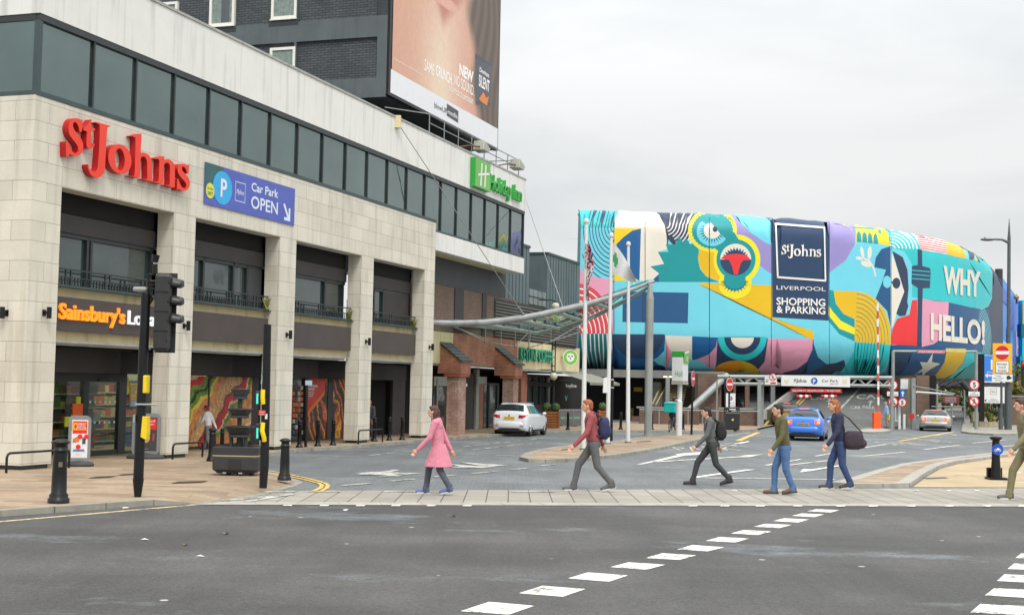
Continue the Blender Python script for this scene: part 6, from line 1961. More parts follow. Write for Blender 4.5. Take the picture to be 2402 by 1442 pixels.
pbox(b, 2194, 2300, 897, 905, 100, .3, mat('purple grey beam', rgb(72, 64, 92), .6)); pbox(b, 2194, 2300, 888, 892, 100, .3, DKF)
for x0, x1 in ((2196, 2214), (2214, 2236), (2236, 2262)): b.cyl(AT(x0, 904, 100), AT(x1, 890, 100), .08, DKF)
b.cyl(AT(2255, 895, 96), AT(2276, 920, 96), .2, DKF); wb(b, 'bridge_beam', rp)
sp = thing('brown_sign', 'small maroon sign plate beyond the exit lane', 'sign', tuple(AT(2231, 960, 96)))
MAR = mat('maroon sign', rgb(116, 56, 66), .5)
b = MB(); pbox(b, 2211, 2250, 928, 945, 96, .06, MAR); wb(b, 'panel', sp)
b = MB()
for i, s_ in enumerate(('NO PARKING', 'IN FRONT OF', 'THIS GATE')): stext(b, s_, 2230, 934 + i * 4.5, 2.6, 26, 96, SWH)
spoly(b, [(2229, 946), (2237, 946), (2233, 953)], 96, SWH); wb(b, 'print', sp, fix=False)
b = MB(); p = AT(2198, 900, 97); b.cyl(p, (p.x, p.y, 0), .08, GSTEEL); p = AT(2233, 945, 96.1); b.cyl(p, (p.x, p.y, 0), .05, GSTEEL); p = AT(2262, 900, 97); b.cyl(p, (p.x, p.y, 0), .06, GSTEEL); b.cyl(AT(2185, 953, 97), AT(2265, 954, 97), .04, GSTEEL); wb(b, 'post', sp)
# barrier with raised arm
ba = thing('car_barrier', 'bright orange barrier box with its red and white arm standing upright', 'barrier', tuple(G(2058, 1005, .1)))
bY = ba.location.y
b = MB(); pbox(b, 2050, 2066.5, 967, 1006, bY, .4, mat('barrier orange', rgb(244, 92, 30), .45, 0, .05)); wb(b, 'cabinet', ba, bev=.02)
b = MB(); n = 14
p0, p1 = AT(2060.5, 968, bY + .15), AT(2058.5, 711, bY + .15)
for i in range(n):
    a, c = p0 + (p1 - p0) * i / n, p0 + (p1 - p0) * (i + 1) / n
    b.box(min(a.x, c.x) - .055, min(a.x, c.x) + .055, bY + .1, bY + .16, a.z, c.z, SWH if i % 2 else mat('faded barrier red', rgb(190, 86, 80), .5))
wb(b, 'arm', ba)
# height gauge frame with roundels
hf = thing('height_gauge', 'tall grey goalpost height frame with a red bar over the exit lanes', 'height frame', tuple(G(2095, 1008, 0)))
YH = 82.5
b = MB()
for x in (2095, 2290):
    p = AT(x, 823, YH); q = AT(x - 2, 1008, YH); b.cyl((p.x, YH, 0), (p.x, YH, p.z), .1, GSTEEL)
wb(b, 'post', hf)
b = MB(); b.cyl(AT(2094, 823.5, YH), AT(2291, 824, YH), .07, GSTEEL); wb(b, 'cross_bar', hf)
b = MB(); pbox(b, 2152, 2216, 820.5, 828, YH - .15, .06, mat('pink red board', rgb(206, 120, 126), .5)); stext(b, 'MAX HEIGHT 6\'6"', 2184, 826.5, 4, 56, YH - .15, SWH); wb(b, 'red_board', hf, fix=False)
b = MB(); pbox(b, 2219, 2266, 817, 826, YH - .15, .06, mat('buff board', rgb(206, 186, 110), .5)); wb(b, 'buff_board', hf)
def roundel(x, y, r_, Y, kind, label, grp):
    t = thing('road_sign', label, 'road sign', tuple(AT(x, y, Y)), group=grp)
    b = MB(); p = AT(x, y, Y); rr = r_ / FPX * (Y)
    b.cyl((p.x, Y, p.z), (p.x, Y + .03, p.z), rr, SGY, n=32, smooth=False); wb(b, 'plate', t)
    b = MB(); 
    if kind == 'stop': sdisc(b, x, y, r_, r_, Y, SRD, 1)
    else:
        sdisc(b, x, y, r_, r_, Y, SRD, 1); sdisc(b, x, y, r_ * .76, r_ * .76, Y, SWH, 2)
    if kind == '5': stext(b, '5', x, y + r_ * .45, r_ * .95, r_ * .55, Y, SBK, .03, 3)
    if kind == 'ped':
        q = r_ / 12
        b.poly([[(x + a * q, y + c * q) for a, c in ((-1, -7), (1, -7), (1.6, -5.2), (.8, -4), (3.5, -1), (3, 0), (1, -1.8), (1, 1), (4, 6.5), (2.6, 7), (0, 2.5), (-3, 7), (-4.4, 6.4), (-1.3, 1), (-1.2, -2), (-3, 0), (-3.8, -.8), (-1, -4), (-1.6, -5.2))]], onp(Y, 3), SBK)
        spoly(b, [(x - 7 * q, y - 5.5 * q), (x - 5.5 * q, y - 7 * q), (x + 7 * q, y + 5.5 * q), (x + 5.5 * q, y + 7 * q)], Y, SRD, 4)
    wb(b, 'face', t, fix=False)
    return t
roundel(2094, 903, 12.5, YH - .2, '5', 'round red ringed 5 sign on the left post of the height frame', 'five mile speed signs')
roundel(2285.5, 902, 12.5, YH - .2, '5', 'round red ringed 5 sign on the right post of the height frame', 'five mile speed signs')
roundel(2095, 942, 12, YH - .2, 'ped', 'red ringed no pedestrians sign on the left post of the height frame', 'no pedestrians roundels')
roundel(2285, 941, 12, YH - .2, 'ped', 'red ringed no pedestrians sign on the right post of the height frame', 'no pedestrians roundels')
roundel(2116.5, 943.5, 10.5, YH - .05, '5', 'smaller red ringed 5 sign half behind the no pedestrians sign', 'five mile speed signs')
roundel(2138.5, 976, 6.5, 83.3, 'stop', 'small plain red disc on the steel column', None)
for x, lb in ((2094, 'small white plate between the roundels on the left post'), (2285, 'small white plate between the roundels on the right post')):
    t = thing('sign_plate', lb, 'sign', tuple(AT(x, 924, YH - .2)), group='small white plates between roundels')
    b = MB(); pbox(b, x - 13, x + 13, 918, 928.5, YH - .2, .04, SWH); wb(b, 'panel', t)
    b = MB(); stext(b, 'NO', x, 922, 2.4, 6, YH - .2, SBK); stext(b, 'PEDESTRIANS', x, 926.5, 2.4, 20, YH - .2, SBK); wb(b, 'print', t, fix=False)
t = thing('arrow_sign', 'small blue plate with a white up arrow by the entrance column', 'road sign', tuple(AT(2117, 932, YH)))
b = MB(); pbox(b, 2111, 2124, 914, 932, YH, .04, SBL); wb(b, 'panel', t)
b = MB(); spoly(b, [(2116, 929), (2119, 929), (2119, 922), (2122, 922), (2117.5, 916.5), (2113, 922), (2116, 922)], YH, SWH); wb(b, 'print', t, fix=False)
# parking notice and litter bin
t = thing('parking_notice', 'white upright parking notice with a blue P behind the litter bin', 'sign', tuple(G(1713, 1000, .1)))
tY = t.location.y
b = MB(); pbox(b, 1703, 1725, 922, 956, tY, .05, SWH); b.cyl((AT(1714, 960, tY).x, tY + .06, .1), AT(1714, 925, tY + .06), .04, SBK); wb(b, 'panel', t)
b = MB(); sdisc(b, 1714, 934, 4.5, 4.5, tY, SBL); stext(b, 'P', 1714, 936.5, 5, 3, tY, SWH, .03, 2); stext(b, 'Pay on', 1716, 946, 3, 14, tY, SBL); stext(b, 'Parking', 1716, 952, 3, 15, tY, SBL); wb(b, 'print', t, fix=False)
bn_ = thing('litter_bin', 'black square street litter bin with an open slot top', 'litter bin', tuple(G(1718.5, 1008, .1)))
bY_ = bn_.location.y
bw = 16.5 / FPX * bY_
b = MB(); b.box(-bw, bw, 0, 2 * bw, 0.03, .93, BLK2); b.box(-bw * .9, bw * .9, .05, 2 * bw - .05, 0, .03, BLK); b.build('body', bn_, bev=.02)
b = MB(); b.box(-bw, bw, 0.02, 2 * bw - .02, 1.0, 1.18, BLK2); 
for sx_ in (-1, 1):
    for yy in (.04, 2 * bw - .1): b.box(sx_ * bw - (.06 if sx_ > 0 else 0), sx_ * bw + (.06 if sx_ < 0 else 0), yy, yy + .06, .93, 1.0, BLK2)
b.build('hood', bn_, bev=.02)
b = MB(); b.box(-bw * .5, bw * .4, -.006, 0, 1.04, 1.1, SWH); b.box(-.05, .05, -.006, 0, .48, .58, GOLD); b.build('badge', bn_)
MB().box(-bw, bw, -.008, .0, .86, .885, GSTEEL).build('trim', bn_)

# ================================================================== STREET FURNITURE
def place(x, y, z=.1): p = G(x, y, z); return (p.x, p.y, z)
# ---- bollards
def bollard(name, label, loc, h, kind=0, grp='black cast bollards along the pavements'):
    t = thing(name, label, 'bollard', loc, 0, grp)
    s = h / 1.06
    if kind == 0:      # domed head, collar, flared foot
        b = MB(); b.lathe([(.175 * s, 0), (.175 * s, .07 * s), (.15 * s, .09 * s), (.155 * s, .13 * s), (.125 * s, .17 * s), (.118 * s, .5 * s), (.105 * s, .84 * s)], BLK, 20); b.build('shaft', t)
        b = MB(); b.lathe([(.105 * s, .84 * s), (.13 * s, .85 * s), (.13 * s, .875 * s), (.105 * s, .885 * s), (.105 * s, .965 * s), (.15 * s, .985 * s), (.155 * s, 1.0 * s), (.13 * s, 1.025 * s), (.06 * s, 1.055 * s), (0, 1.06 * s)], BLK, 20); b.build('head', t)
    else:              # slim, ball top
        b = MB(); b.lathe([(.14 * s, 0), (.14 * s, .06 * s), (.10 * s, .09 * s), (.085 * s, .16 * s), (.078 * s, .86 * s), (.095 * s, .87 * s), (.095 * s, .90 * s), (.07 * s, .915 * s)], BLK, 16); b.build('shaft', t)
        b = MB(); b.lathe([(.07 * s, .915 * s), (.075 * s, .955 * s), (.085 * s, .98 * s), (.085 * s, 1.01 * s), (.05 * s, 1.05 * s), (0, 1.06 * s)], BLK, 16); b.build('head', t)
    return t
def bh(x, yb, yt, z=.1): p = G(x, yb, z); return (AT(x, yt, p.y).z - z)
near = bollard('bollard', 'nearest black bollard, on the left kerb in front of the corner pillar', place(137, 1179), bh(137, 1179, 1028), 0)
MB().box(.02, .08, -.13, -.1, .60, .68, mat('worn chrome', rgb(150, 140, 110), .3, .8)).build('hasp', near)
bollard('bollard', 'black bollard on the pavement corner right of the planter tower', place(667, 1125.5), bh(667, 1125.5, 1027), 0)
bollard('bollard', 'black bollard half hidden left of the planter tower', place(497, 1081), bh(497, 1081, 1003), 0)
bollard('bollard', 'black bollard directly behind the planter tower', place(520, 1068), bh(520, 1068, 1003), 1)
slim = bollard('bollard', 'slim black bollard under the shop window with the shelves', place(702, 1049), bh(702, 1049, 985), 1)
for x, y, yt, lb in ((745, 1046, 985, 'slim black bollard in front of the red food poster'), (781, 1043.5, 986, 'slim black bollard in front of the right food poster'), (878, 1035, 978, 'slim black bollard just right of the fourth pillar'), (913, 1032.5, 981, 'slim black bollard midway across the dark entrance'), (943, 1031, 981, 'slim black bollard just left of the last stone pillar')):
    c = copy_thing(slim, place(x, y), None, lb)
for x, y, yt, lb in ((1332, 1008, 967, 'slim black bollard in front of the grey coffee screen'), (1456, 1007, 966, 'slim black bollard between the middle and right flagpoles'), (1529, 1007, 966, 'slim black bollard half hidden behind the steel column'), (1602, 1008, 966, 'slim black bollard half hidden behind the white totem'), (1667, 1008.5, 969, 'slim black bollard beside the low brick wall')):
    c = copy_thing(slim, place(x, y), None, lb)
cb = thing('cycle_bollard', 'black bollard with a blue cycle roundel on a square base', 'bollard', place(2336, 1124.5, .012))
hc = bh(2336, 1124.5, 1022, .012)
k = hc / 1.12
b = MB(); b.lathe([(.135 * k, .02), (.105 * k, .5 * k), (.09 * k, .98 * k), (.088 * k, 1.0 * k)], BLK, 18); b.build('shaft', cb)
b = MB(); b.lathe([(.09 * k, 1.0 * k), (.15 * k, 1.05 * k), (.16 * k, 1.075 * k), (.14 * k, 1.10 * k), (0, 1.12 * k)], BLK, 18); b.build('head', cb)
MB().box(-.2, .24, -.18, .26, 0, .06, BLK).box(-.17, .21, .12, .22, .06, .3, BLK).build('base_plate', cb)
CBL = mat('cycle sign blue', rgb(24, 76, 178), .4)
b = MB(); b.cyl((0, -.125 * k, .78 * k), (0, -.14 * k, .78 * k), .145 * k, CBL, n=28, smooth=False)
q = .05 * k
for sx_ in (-1, 1): b.poly([arc(sx_ * q, .76 * k, .035 * k, .035 * k, 0, 360, 16)[:-1], arc(sx_ * q, .76 * k, .024 * k, .024 * k, 0, 360, 16)[:-1][::-1]], lambda x, y: (x, -.146 * k, y), SWH)
b.poly([[(-q, .76 * k), (-.01, .82 * k), (.03 * k, .82 * k), (q, .76 * k), (.0, .77 * k)]], lambda x, y: (x, -.147 * k, y), SWH)
b.build('cycle_roundel', cb)
# ---- near traffic signal, seen from behind
tp = thing('traffic_light', 'black traffic light on the left kerb seen from behind with three hoods', 'traffic light', place(323, 1165))
tpY = tp.location.y
def TL(x, y, dy=0): p = AT(x, y, tpY + dy); return Vector((p.x - tp.location.x, dy, p.z - .1))
ppx = FPX / tpY
zt = TL(331, 690).z
b = MB(); b.cyl((0, 0, 0), (0, 0, .32), .060, BLK, .10, n=18); b.cyl((0, 0, .32), (.02, 0, zt), .09, BLK, .085, n=18)
b.build('pole', tp)
PGR = mat('grey detector', rgb(150, 152, 150), .4)
b = MB(); p = TL(328, 680); b.box(p.x - .1, p.x + .14, -.12, .12, p.z - .03, p.z + .05, PGR); b.build('detector', tp, bev=.03)
hx0, hx1 = TL(366, 720).x, TL(402, 720).x
z0, z1 = TL(384, 824).z, TL(384, 642).z
SIGB = mat('signal head black', rgb(44, 44, 44), .45, 0, .2, 5)
b = MB(); b.box(hx0, hx1, -.16, .10, z0 + .01, z1 - .01, SIGB)
b.build('signal_body', tp, bev=.05)
b = MB(); b.box(hx0 - .02, hx1 + .06, .10, .14, z0 - .02, z1 + .02, mat('backing board', rgb(30, 38, 36), .5)); b.build('backing_board', tp)
b = MB()
for i in range(4): zz = z0 + (z1 - z0) * (i + .02) / 4; b.box(hx0 + .0, hx1 - .0, -.168, -.155, zz, zz + .012, BLK)
for i in range(4):
    b.cyl((hx0 + .25, -.17, z0 + (z1 - z0) * (i + .55) / 4), (hx0 + .25, -.155, z0 + (z1 - z0) * (i + .55) / 4), .012, BLK)
b.build('seam', tp)
for y in (667, 708, 750):
    zc = TL(415, y).z
    b = MB(); n = 10; vs_ = []
    Lh = TL(429, y).x - hx1
    for j in range(5):
        t = j / 4
        for i in range(n + 1):
            a = R(-25 + 230 * i / n); rr = .13 * (1 - .25 * t)
            keep = 1 - t * .35
            vs_.append((hx1 + Lh * t * (1 if math.sin(a) > -.2 else .75), .02 + rr * math.cos(a), zc + rr * math.sin(a) - .02 * t))
    fs_ = [(j * (n + 1) + i, j * (n + 1) + i + 1, (j + 1) * (n + 1) + i + 1, (j + 1) * (n + 1) + i) for j in range(4) for i in range(n)]
    b.add(vs_, fs_, SIGB, True); b.add([vs_[4 * (n + 1) + i] for i in range(n + 1)], [tuple(range(n + 1))], SIGB)
    o = b.build('lamp_hood', tp)
    s_ = o.modifiers.new('s', 'SOLIDIFY'); s_.thickness = .01
b = MB()
b.tube([TL(348, 642), TL(348, 660), TL(348, 716), TL(334, 716)], .018, BLK); b.tube([TL(348, 644), TL(366, 644)], .018, BLK); b.tube([TL(352, 660), TL(368, 660)], .025, BLK)
b.tube([TL(333, 710), TL(352, 712), TL(357, 702), TL(352, 690), TL(348, 678), TL(352, 670), TL(370, 667)], .022, BLK, 8)
b.tube([TL(320, 655, .3), TL(366, 660)], .02, BLK)
b.build('bracket', tp)
b = MB(); b.cyl(TL(364, 642), TL(364, 620), .045, BLK); b.cyl(TL(363, 615), TL(366, 598), .055, BLK, .07); b.ell(TL(363, 617), .03, .03, .03, SWH); b.build('camera_sensor', tp)
YPB = mat('yellow push button box', rgb(232, 200, 24), .4, 0, .1)
b = MB(); p, q_ = TL(338, 922), TL(349, 880); b.box(p.x, q_.x, -.12, .1, p.z, q_.z, YPB); b.build('push_button', tp, bev=.02)
b = MB(); p, q_ = TL(336, 1031), TL(349, 976); b.add([(p.x, -.12, q_.z), (q_.x, -.12, q_.z), (q_.x + .01, -.12, p.z + .12), (p.x + .08, -.12, p.z), (p.x - .02, -.12, p.z + .05)] + [(x, .1, z) for x, z in ((p.x, q_.z), (q_.x, q_.z), (q_.x + .01, p.z + .12), (p.x + .08, p.z), (p.x - .02, p.z + .05))], [(0, 1, 2, 3, 4), (9, 8, 7, 6, 5), (0, 5, 6, 1), (1, 6, 7, 2), (2, 7, 8, 3), (3, 8, 9, 4), (4, 9, 5, 0)], YPB); b.build('push_button', tp, bev=.01)
b = MB(); p = TL(321, 948); b.tube([(p.x, -.1, p.z), (p.x + .3, -.12, p.z + .005), (p.x + .38, -.1, p.z)], .018, PGR); b.box(TL(316, 980).x, TL(320, 980).x, -.1, .05, TL(318, 990).z, TL(318, 972).z, PGR); b.build('clip', tp)
# ---- second pole with crossing boxes
p2 = thing('crossing_pole', 'black crossing signal pole with yellow strips and a red plate beside the planter tower', 'signal pole', place(617, 1144))
Y2 = p2.location.y
def T2(x, y, dy=0): p = AT(x, y, Y2 + dy); return Vector((p.x - p2.location.x, dy, p.z - .1))
b = MB(); b.cyl((0, 0, 0), T2(620, 1090), .075, BLK, .09, n=16); b.cyl(T2(620, 1090), T2(627.5, 761), .09, BLK, .075, n=16); b.build('pole', p2)
b = MB(); b.cyl(T2(614, 900, -.02), T2(617, 880, -.02), .025, PGR); b.cyl(T2(614, 884, -.02), T2(620, 830, -.02), .012, PGR); b.build('clip', p2)
GRL_ = mat('green man lens', rgb(60, 190, 170), .3, emit=.6, var=0)
for y0, y1 in ((917, 947), (993, 1032)):
    b = MB(); p, q_ = T2(600, y1), T2(613, y0); b.box(p.x, q_.x, -.12, .12, p.z, q_.z, BLK2); o = b.build('crossing_box', p2, bev=.02)
    b = MB(); cx_, cz_ = (p.x + q_.x) / 2, (p.z + q_.z) / 2
    b.poly([[(cx_ - .02, cz_ - .12), (cx_ + .02, cz_ - .12), (cx_ + .015, cz_ + .02), (cx_ + .02, cz_ + .08), (cx_ - .02, cz_ + .08)]], lambda x, y: (x, -.125, y), GRL_); b.build('green_figure', p2)
b = MB(); b.tube([T2(617, 914, -.1), T2(616, 930, -.12), T2(617, 947, -.1)], .045, YPB, 8); b.build('yellow_strip', p2)
b = MB(); b.tube([T2(617, 991, -.1), T2(615, 1010, -.13), T2(619, 1025, -.13), T2(620, 1034, -.1)], .045, YPB, 8); b.build('yellow_strip', p2)
b = MB(); p, q_ = T2(609, 973), T2(626, 962); b.box(p.x, q_.x, -.13, -.1, p.z, q_.z, SRD); b.build('red_plate', p2, bev=.01)
b = MB()
for i, s_ in enumerate(('WAIT', 'HERE')):
    b.text(s_, lambda x, y: (x, -.135, y), SWH, x=(p.x + q_.x) / 2, y=q_.z - .045 - i * .045, h=.028, w=.1)
b.build('print', p2)
b = MB(); b.box(T2(624, 968).x, T2(629, 968).x, -.1, .02, T2(626, 982).z, T2(626, 970).z, SWH); b.build('tag', p2)
# ---- planter tower
pt = thing('planter_tower', 'black three tier empty planter tower on a wide tub', 'planter', place(558, 1113))
sc_ = FPX / pt.location.y
def px2(v): return v / sc_
PLK = mat('planter black plastic', rgb(46, 48, 50), .55, 0, .15, 3, .1, 30)
w_ = px2(53)
def ngon(r, z, n=8, f=1.0):
    c = r * math.cos(math.pi / 8); o = []
    for sx_, sy_, a0 in ((1, 1, 0), (-1, 1, 90), (-1, -1, 180), (1, -1, 270)):
        for a in (0, 45, 90): o.append((sx_ * c * .84 + c * .16 * math.cos(R(a0 + a)), (sy_ * c * .84 + c * .16 * math.sin(R(a0 + a))) * .8, z))
    return o
def ngs(b, prof, m, n=12):
    rings = [ngon(r, z, n) for r, z in prof]
    vs_ = [v for r in rings for v in r]
    fs_ = [(j * n + i, j * n + (i + 1) % n, (j + 1) * n + (i + 1) % n, (j + 1) * n + i) for j in range(len(prof) - 1) for i in range(n)]
    b.add(vs_, fs_ + [tuple(range(n - 1, -1, -1)), tuple((len(prof) - 1) * n + i for i in range(n))], m)
H_ = lambda y: px2(1113 - y)
w8 = w_ / math.cos(math.pi / 8)
b = MB(); ngs(b, [(w8 * .80, .05), (w8 * .86, .08), (w8 * .99, H_(1099)), (w8 * 1.0, H_(1072)), (w8 * .98, H_(1068))], PLK); o = b.build('tub', pt, bev=.015)
MB().box(-.14, .14, -w_ * .81, -w_ * .75, H_(1096), H_(1076), BLK2).build('badge', pt)
b = MB(); ngs(b, [(w8 * 1.005, H_(1068.5)), (w8 * 1.005, H_(1066))], mat('sand trim', rgb(170, 156, 120), .6)); b.build('trim_band', pt)
b = MB(); ngs(b, [(w8 * .985, H_(1066)), (w8 * 1.0, H_(1048)), (w8 * .9, H_(1046)), (w8 * .88, H_(1050))], PLK); b.build('tub_rim', pt)
b = MB()
for a in (-1, 0, 1):
    for c in (-1, 1): b.cyl((a * w_ * .5, c * w_ * .5, 0), (a * w_ * .5, c * w_ * .5, .05), .05, PLK)
for a in (-.25, .1): b.box(a, a + .08, -w_ * .9, -w_ * .85, .05, .08, PGR)
b.build('foot', pt)
b = MB(); b.cyl((0, 0, H_(1050)), (0, 0, H_(915)), px2(5.5), PLK)
for a, c in ((-1, -.3), (1, -.3), (.2, .9)): b.cyl((a * w_ * .32, c * w_ * .3, H_(1050)), (a * w_ * .32, c * w_ * .3, H_(1020)), px2(4.5), PLK)
b.build('stem', pt)
for y0, y1, r0, r1 in ((1019, 1001, 25, 37), (974, 960, 22, 31), (930, 914, 17, 23)):
    b = MB(); z0_, z1_ = H_(y0), H_(y1)
    b.lathe([(px2(r0) * .95, z0_ - px2(7)), (px2(r0), z0_ - px2(6)), (px2(r0) * .98, z0_ - px2(1)), (px2(r0) * .9, z0_), (px2(r0) * 1.0, z0_ + .01), (px2(r1), z1_), (px2(r1) * .95, z1_ + .012), (px2(r1) * .9, z1_ - .03), (px2(r0) * .8, z0_ + .05), (0, z0_ + .05)], PLK, 8, smooth=False); b.build('bowl', pt)
# ---- pavement poster stands
ABF = mat('grey stand frame', rgb(136, 140, 142), .4, .3, .08); ABW = mat('poster paper', rgb(226, 224, 224), .45, 0, .04); ABB = mat('rubber foot', rgb(62, 64, 67), .7, 0, .15, 3); ABR = mat('poster red', rgb(222, 40, 36), .4, 0, .05)
def stand(label, x, yb, x0, x1, y0, y1, rz, which):
    t = thing('pavement_sign', label, 'pavement sign', place(x, yb), rz)
    s = FPX / t.location.y
    Wd = (x1 - x0) / s / math.cos(rz) * .98; Ht = (yb - y0) / s; zb = (yb - y1) / s
    def rrect(w, z0, z1, r):
        o = []
        for cx_, cz_, a0 in ((w - r, z1 - r, 0), (-w + r, z1 - r, 90), (-w + r, z0 + r, 180), (w - r, z0 + r, 270)): o += arc(cx_, cz_, r, r, a0, a0 + 90, 6)
        return o
    b = MB(); b.prism([rrect(Wd / 2, zb, Ht, .12)], lambda x, y, d: (x, d + .02 * 0, y), -.06, .06, ABF); b.build('frame', t)
    i0, i1 = zb + .1, Ht - .1; w = Wd / 2 - .07
    ly = lambda k: (lambda x, y: (x, -.062 - .004 * k, y))
    b = MB(); b.poly([[(-w, i0), (w, i0), (w, i1), (-w, i1)]], ly(0), ABW if which == 0 else mat('poster charcoal', rgb(66, 62, 64), .4))
    hh = i1 - i0
    b.poly([[(-w + .02, i0 + hh * .64), (w - .02, i0 + hh * .64), (w - .02, i1 - .03), (-w + .02, i1 - .03)]], ly(1), ABR)
    if which == 0:
        OY = mat('poster yellow', rgb(250, 190, 50), .4)
        for a in ((-.27, .73, .27, .735), (-.27, .91, .27, .915)): b.poly([[(a[0] * Wd * 1.3, i0 + hh * a[1]), (a[2] * Wd * 1.3, i0 + hh * a[1]), (a[2] * Wd * 1.3, i0 + hh * (a[3] + .008)), (a[0] * Wd * 1.3, i0 + hh * (a[3] + .008))]], ly(2), OY)
        for sx_ in (-1, 1): b.poly([[(sx_ * .35 * Wd - .006, i0 + hh * .73), (sx_ * .35 * Wd + .006, i0 + hh * .73), (sx_ * .35 * Wd + .006, i0 + hh * .92), (sx_ * .35 * Wd - .006, i0 + hh * .92)]], ly(2), OY)
        b.poly([arc(-.2 * Wd, i0 + hh * .825, .055, .085, 0, 360, 16)[:-1], arc(-.2 * Wd, i0 + hh * .825, .03, .055, 0, 360, 16)[:-1][::-1]], ly(2), OY)
        for i, s_ in enumerate(('MEAL', 'DEAL', 'FROM')): b.text(s_, ly(2), SWH, x=.1 * Wd, y=i0 + hh * (.865 - i * .055), h=hh * .035, w=Wd * .34, bold=.02)
        OB = mat('juice picture', rgb(206, 120, 60), .4, 0, .4, 9); SB_ = mat('bottle picture', rgb(70, 74, 84), .4, 0, .4, 9); TB = mat('blue picture', rgb(90, 130, 170), .4, 0, .4, 9)
        b.poly([[(-.3 * Wd, i0 + hh * .40), (-.02 * Wd, i0 + hh * .42), (-.0 * Wd, i0 + hh * .52), (-.1 * Wd, i0 + hh * .56), (-.3 * Wd, i0 + hh * .5)]], ly(2), OB)
        b.poly([[(.12 * Wd, i0 + hh * .36), (.27 * Wd, i0 + hh * .37), (.27 * Wd, i0 + hh * .54), (.12 * Wd, i0 + hh * .53)]], ly(2), SB_)
        for cx_, cz_ in ((.02, .56), (.3, .56), (-.05, .29)): b.poly([arc(cx_ * Wd, i0 + hh * cz_, .055, .055, 0, 360, 14)[:-1]], ly(3), ABR)
        b.poly([[(-.3 * Wd, i0 + hh * .17), (.25 * Wd, i0 + hh * .17), (.2 * Wd, i0 + hh * .23), (-.25 * Wd, i0 + hh * .22)]], ly(2), TB)
        b.text('Any 3', ly(2), ABR, x=-.02 * Wd, y=i0 + hh * .08, h=hh * .025, w=Wd * .25)
    else:
        b.text('Food', ly(2), SWH, x=.14 * Wd, y=i0 + hh * .86, h=hh * .07, w=Wd * .35)
        b.text('to go', ly(2), SWH, x=.14 * Wd, y=i0 + hh * .78, h=hh * .05, w=Wd * .3)
        b.poly([arc(.0, i0 + hh * .38, .11, .12, 0, 360, 14)[:-1]], ly(2), mat('bun picture', rgb(200, 160, 110), .4, 0, .3, 9))
        b.poly([[(.24 * Wd, i0 + hh * .3), (.32 * Wd, i0 + hh * .3), (.32 * Wd, i0 + hh * .52), (.24 * Wd, i0 + hh * .52)]], ly(2), SB_ if False else mat('dull red picture', rgb(150, 70, 70), .4))
        b.text('Only at this shop', ly(2), SWH, x=-.1 * Wd, y=i0 + hh * .06, h=hh * .02, w=Wd * .4)
    b.build('poster', t)
    b = MB(); b.lathe([(.0, 0), (Wd * .62, 0), (Wd * .64, .05), (Wd * .55, .1), (Wd * .2, .13), (Wd * .12, .15), (0, .15)], ABB, 24); o = b.build('foot', t); o.scale = (1.1, .75, 1)
stand('red and white poster stand on a grey rubber foot left of the shop door', 184, 1093, 161, 209, 975, 1083, R(20), 0)
stand('red and charcoal poster stand behind the traffic light pole', 341, 1075, 310, 374, 970, 1066, R(6), 1)
# ---- parking-rule post by the food posters
t = thing('small_sign_post', 'thin dark post with a small pale plate in front of the red food poster', 'sign post', place(717, 1048))
tY = t.location.y
b = MB(); p = AT(718, 893, tY); b.cyl((0, 0, 0), (p.x - t.location.x, 0, p.z - .1), .045, BLK, n=12); b.build('post', t)
b = MB(); pbox(b, 716, 732, 892, 903, tY - .06, .02, mat('pale blue plate', rgb(176, 196, 220), .4)); wb(b, 'plate', t)
# ---- flagpoles and flags
FPW = mat('white flagpole', rgb(216, 218, 216), .35, .1, .06, 2, stain=.15)
def flagpole(xb, yb, xt, yt, label):
    t = thing('flagpole', label, 'flagpole', place(xb, yb), 0, 'white flagpoles on the island')
    Y = t.location.y; p = AT(xt, yt, Y)
    dx, h = p.x - t.location.x, p.z - .1
    b = MB(); b.cyl((0, 0, 0), (dx, 0, h), .085, FPW, .055, n=16); b.build('pole', t)
    b = MB(); b.ell((dx, 0, h + .06), .09, .09, .08, FPW); b.cyl((dx, 0, h), (dx, 0, h + .03), .1, FPW); b.build('finial', t)
    b = MB(); b.cyl((0, 0, 0), (0, 0, .05), .13, SGY); b.build('base_plate', t)
    return t
f1 = flagpole(1368, 1054, 1375.5, 522, 'white flagpole nearest the island tip carrying the limp national flag')
f2 = flagpole(1425, 1041, 1434, 555, 'middle white flagpole carrying the pale flag')
f3 = flagpole(1473, 1038, 1474, 575, 'right hand white flagpole without a flag beside the steel column')
FW_ = mat('flag white', rgb(214, 212, 210), .8, 0, .08); FR_ = mat('flag red', rgb(176, 40, 52), .8, 0, .12); FB_ = mat('flag navy', rgb(38, 48, 108), .8, 0, .12)
t = thing('union_flag', 'limp red white and blue flag hanging down the nearest flagpole', 'flag', tuple(AT(1374, 570, f1.location.y)), 0)
fy = f1.location.y
b = MB(); n = 26
cols = [FW_, FW_, FR_, FR_, FW_, FB_, FW_, FR_, FW_, FR_, FR_, FW_, FB_, FB_, FB_, FR_, FR_, FW_, FW_, FB_, FW_, FW_, FR_, FW_, FB_, FW_]
prev = None
for i in range(n + 1):
    y = 572 + 120 * i / n
    wv = 6 + 13 * math.sin(math.pi * min(1, (i + 2) / n * 1.25)) * (1 if i < n * .6 else .7)
    row = []
    for j in range(9):
        u = j / 8
        row.append(AT(1372.5 + wv * u + 3 * (i / n), y + u * 14 * (i / n), fy - .08 - .1 * math.sin(u * 14 + i * .25)))
    if prev:
        for j in range(8):
            m_ = cols[(i + (j * 2 if i % 3 else j)) % n]
            b.add([prev[j], prev[j + 1], row[j + 1], row[j]], [(0, 1, 2, 3)], m_, True)
    prev = row
wb(b, 'cloth', t, weld=True)
